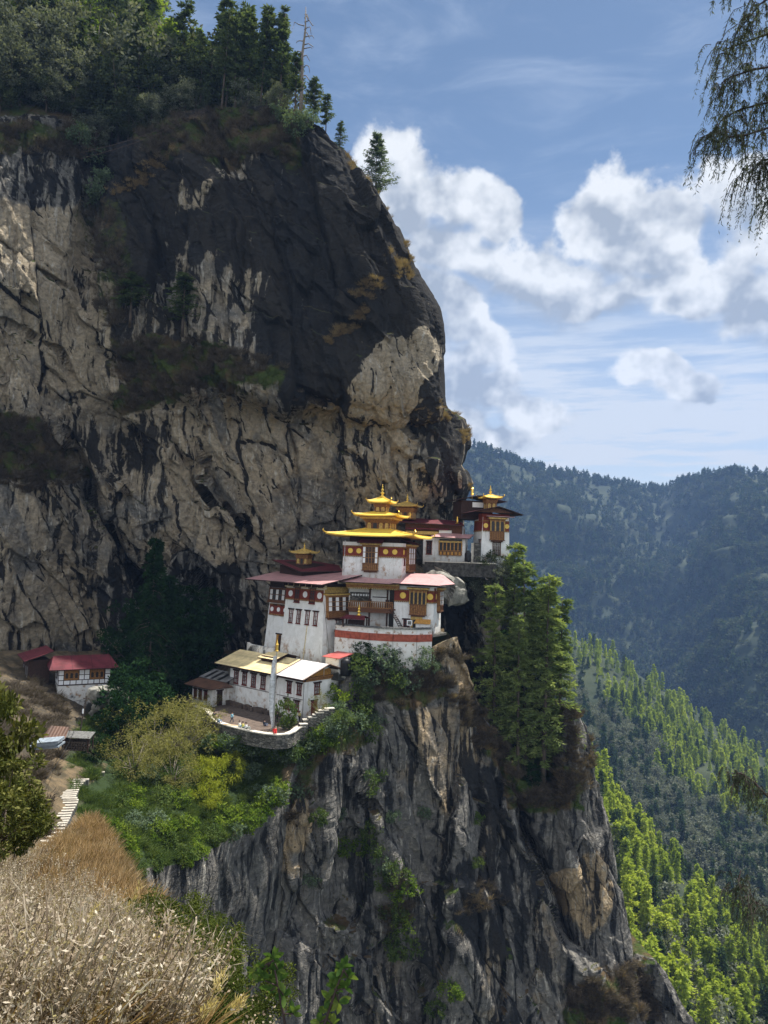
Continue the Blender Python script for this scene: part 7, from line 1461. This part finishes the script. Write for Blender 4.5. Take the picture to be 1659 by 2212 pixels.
sprig([(640, 2330), (622, 2250), (612, 2190), (600, 2130), (590, 2075)], 3.2, [(590, 2072, 6), (578, 2090, 5), (600, 2095, 5), (572, 2118, 5), (560, 2100, 4), (600, 2120, 5), (585, 2140, 5), (545, 2100, 3), (612, 2150, 4), (634, 2190, 4)], 'upright leafy sprig, left of the two at the bottom edge', .048, 1)
sprig([(660, 2330), (685, 2260), (705, 2200), (725, 2140), (742, 2095)], 3.0, [(742, 2092, 6), (730, 2110, 5), (752, 2112, 5), (722, 2135, 5), (745, 2135, 4), (712, 2160, 5), (708, 2185, 5), (690, 2210, 5), (720, 2215, 4), (732, 2165, 3)], 'upright leafy sprig, right of the two at the bottom edge', .045, 2)
# weeping conifer reaching in from the right
def weeping():
    o = empty('weeping_conifer', (9.2, 8.5, -6)); tag(o, 'weeping conifer whose drooping branches hang in from the right edge', 'tree'); b0 = Vector(o.location); m = MB(); m.tube([(0, 0, -1), (.05, 0, 4), (0, .1, 9), (-.1, 0, 14)], [.28, .22, .16, .06], 8); m.build('trunk', M['bark'], o, True); rng = np.random.default_rng(5)
    def branch(pts, Y, n, Lr, seed, side=1.0, dens=15):
        P = [W(a, b, Y+(k*.05)) - b0 for k, (a, b) in enumerate(pts)]; m = MB(); root = Vector((0, 0, P[0].z+.4)); m.tube([tuple(root)]+[tuple(q) for q in P], [.03]+[.010*(1-.85*k/len(P))+.002 for k in range(len(P))], 5); A = np.array([list(q) for q in P]); parts = []
        for k in range(n+26):
            u = rng.random()**.8*(len(P)-1); i = int(min(u, len(P)-2)); s = A[i]+(A[i+1]-A[i])*(u-i)+rng.normal(size=3)*np.array([.05, .08, .035])
            if k >= n: s = np.array(list(root.lerp(P[0], rng.uniform(.1, 1))))
            dirx = rng.normal()*.45-.25; ns = 7; L = rng.uniform(*Lr); c = np.stack([s[0]+dirx*L*np.sqrt(np.linspace(0, 1, ns))*.55, s[1]+rng.normal()*.12*np.linspace(0, 1, ns), s[2]+.05*np.sin(np.linspace(0, 3, ns))-L*np.linspace(0, 1, ns)**1.3], 1)
            m.tube([tuple(q) for q in c[:-2]], [.003]*(ns-2), 3, cap=False)
            nn = dens*ns; idx = rng.random(nn)*(ns-1); ii = idx.astype(int).clip(0, ns-2); p = c[ii]+(c[ii+1]-c[ii])*(idx-ii)[:, None]; d = np.stack([rng.normal(size=nn)*.55-.15, rng.normal(size=nn)*.5, -1.0+rng.normal(size=nn)*.25], 1); parts.append(blades(p, d, rng.uniform(.02, .05, nn), .006, rng))
        m.build('branch', M['twig'], o); V, F = join(parts); obj('foliage', np_mesh('foliage', V, F, M['weep']), o)
    br = [([(1760,-60),(1700,-30),(1640,10),(1600,60)], 6, 60, (.25, .55)), ([(1780,40),(1700,60),(1640,80),(1585,100),(1560,110)], 6.2, 60, (.2, .45)), ([(1760,130),(1690,140),(1630,150),(1580,165),(1558,180)], 6, 55, (.2, .45)),
          ([(1760,210),(1700,215),(1640,225),(1590,240),(1555,262)], 6.3, 60, (.2, .5)), ([(1780,240),(1720,262),(1659,276),(1610,292),(1575,296),(1540,285),(1528,300)], 5.8, 70, (.2, .45)), ([(1780,330),(1720,330),(1670,340),(1640,350),(1625,370)], 6, 60, (.3, .6)), ([(1780,400),(1720,410),(1690,420),(1650,430)], 6, 30, (.2, .4)), ([(1700,-120),(1640,-60),(1580,-30),(1545,-20)], 6, 18, (.1, .2)),
          ([(1800,-60),(1740,20),(1690,120),(1660,200)], 6.4, 60, (.2, .5))]
    for pts, Y, n, Lr in br: branch(pts, Y, int(n*1.1), Lr, 1, dens=8)
    branch([(1800,1800),(1700,1745),(1659,1722),(1630,1690),(1600,1670),(1580,1672)], 7, 55, (.15, .36), 2, dens=9); branch([(1800,2030),(1710,1990),(1659,1966),(1625,1945),(1595,1910),(1600,1880)], 6.6, 60, (.15, .40), 3, dens=9)
weeping()
# ---------------------------------------------------------------- air between the hills
hz = MB(); hz.box(-5900, 5900, -200, 3400, -655, 900); m_, n_, o_ = new_mat('haze'); vol = n_.add('ShaderNodeVolumePrincipled'); vol.inputs['Color'].default_value = (0.30, 0.50, 0.95, 1); vol.inputs['Density'].default_value = HAZE_D; vol.inputs['Anisotropy'].default_value = 0.1
n_.link(vol.outputs[0], o_.inputs['Volume']); ho = hz.build('haze', m_); tag(ho, 'blue haze filling the valley air', kind='stuff'); ho['category'] = 'haze'
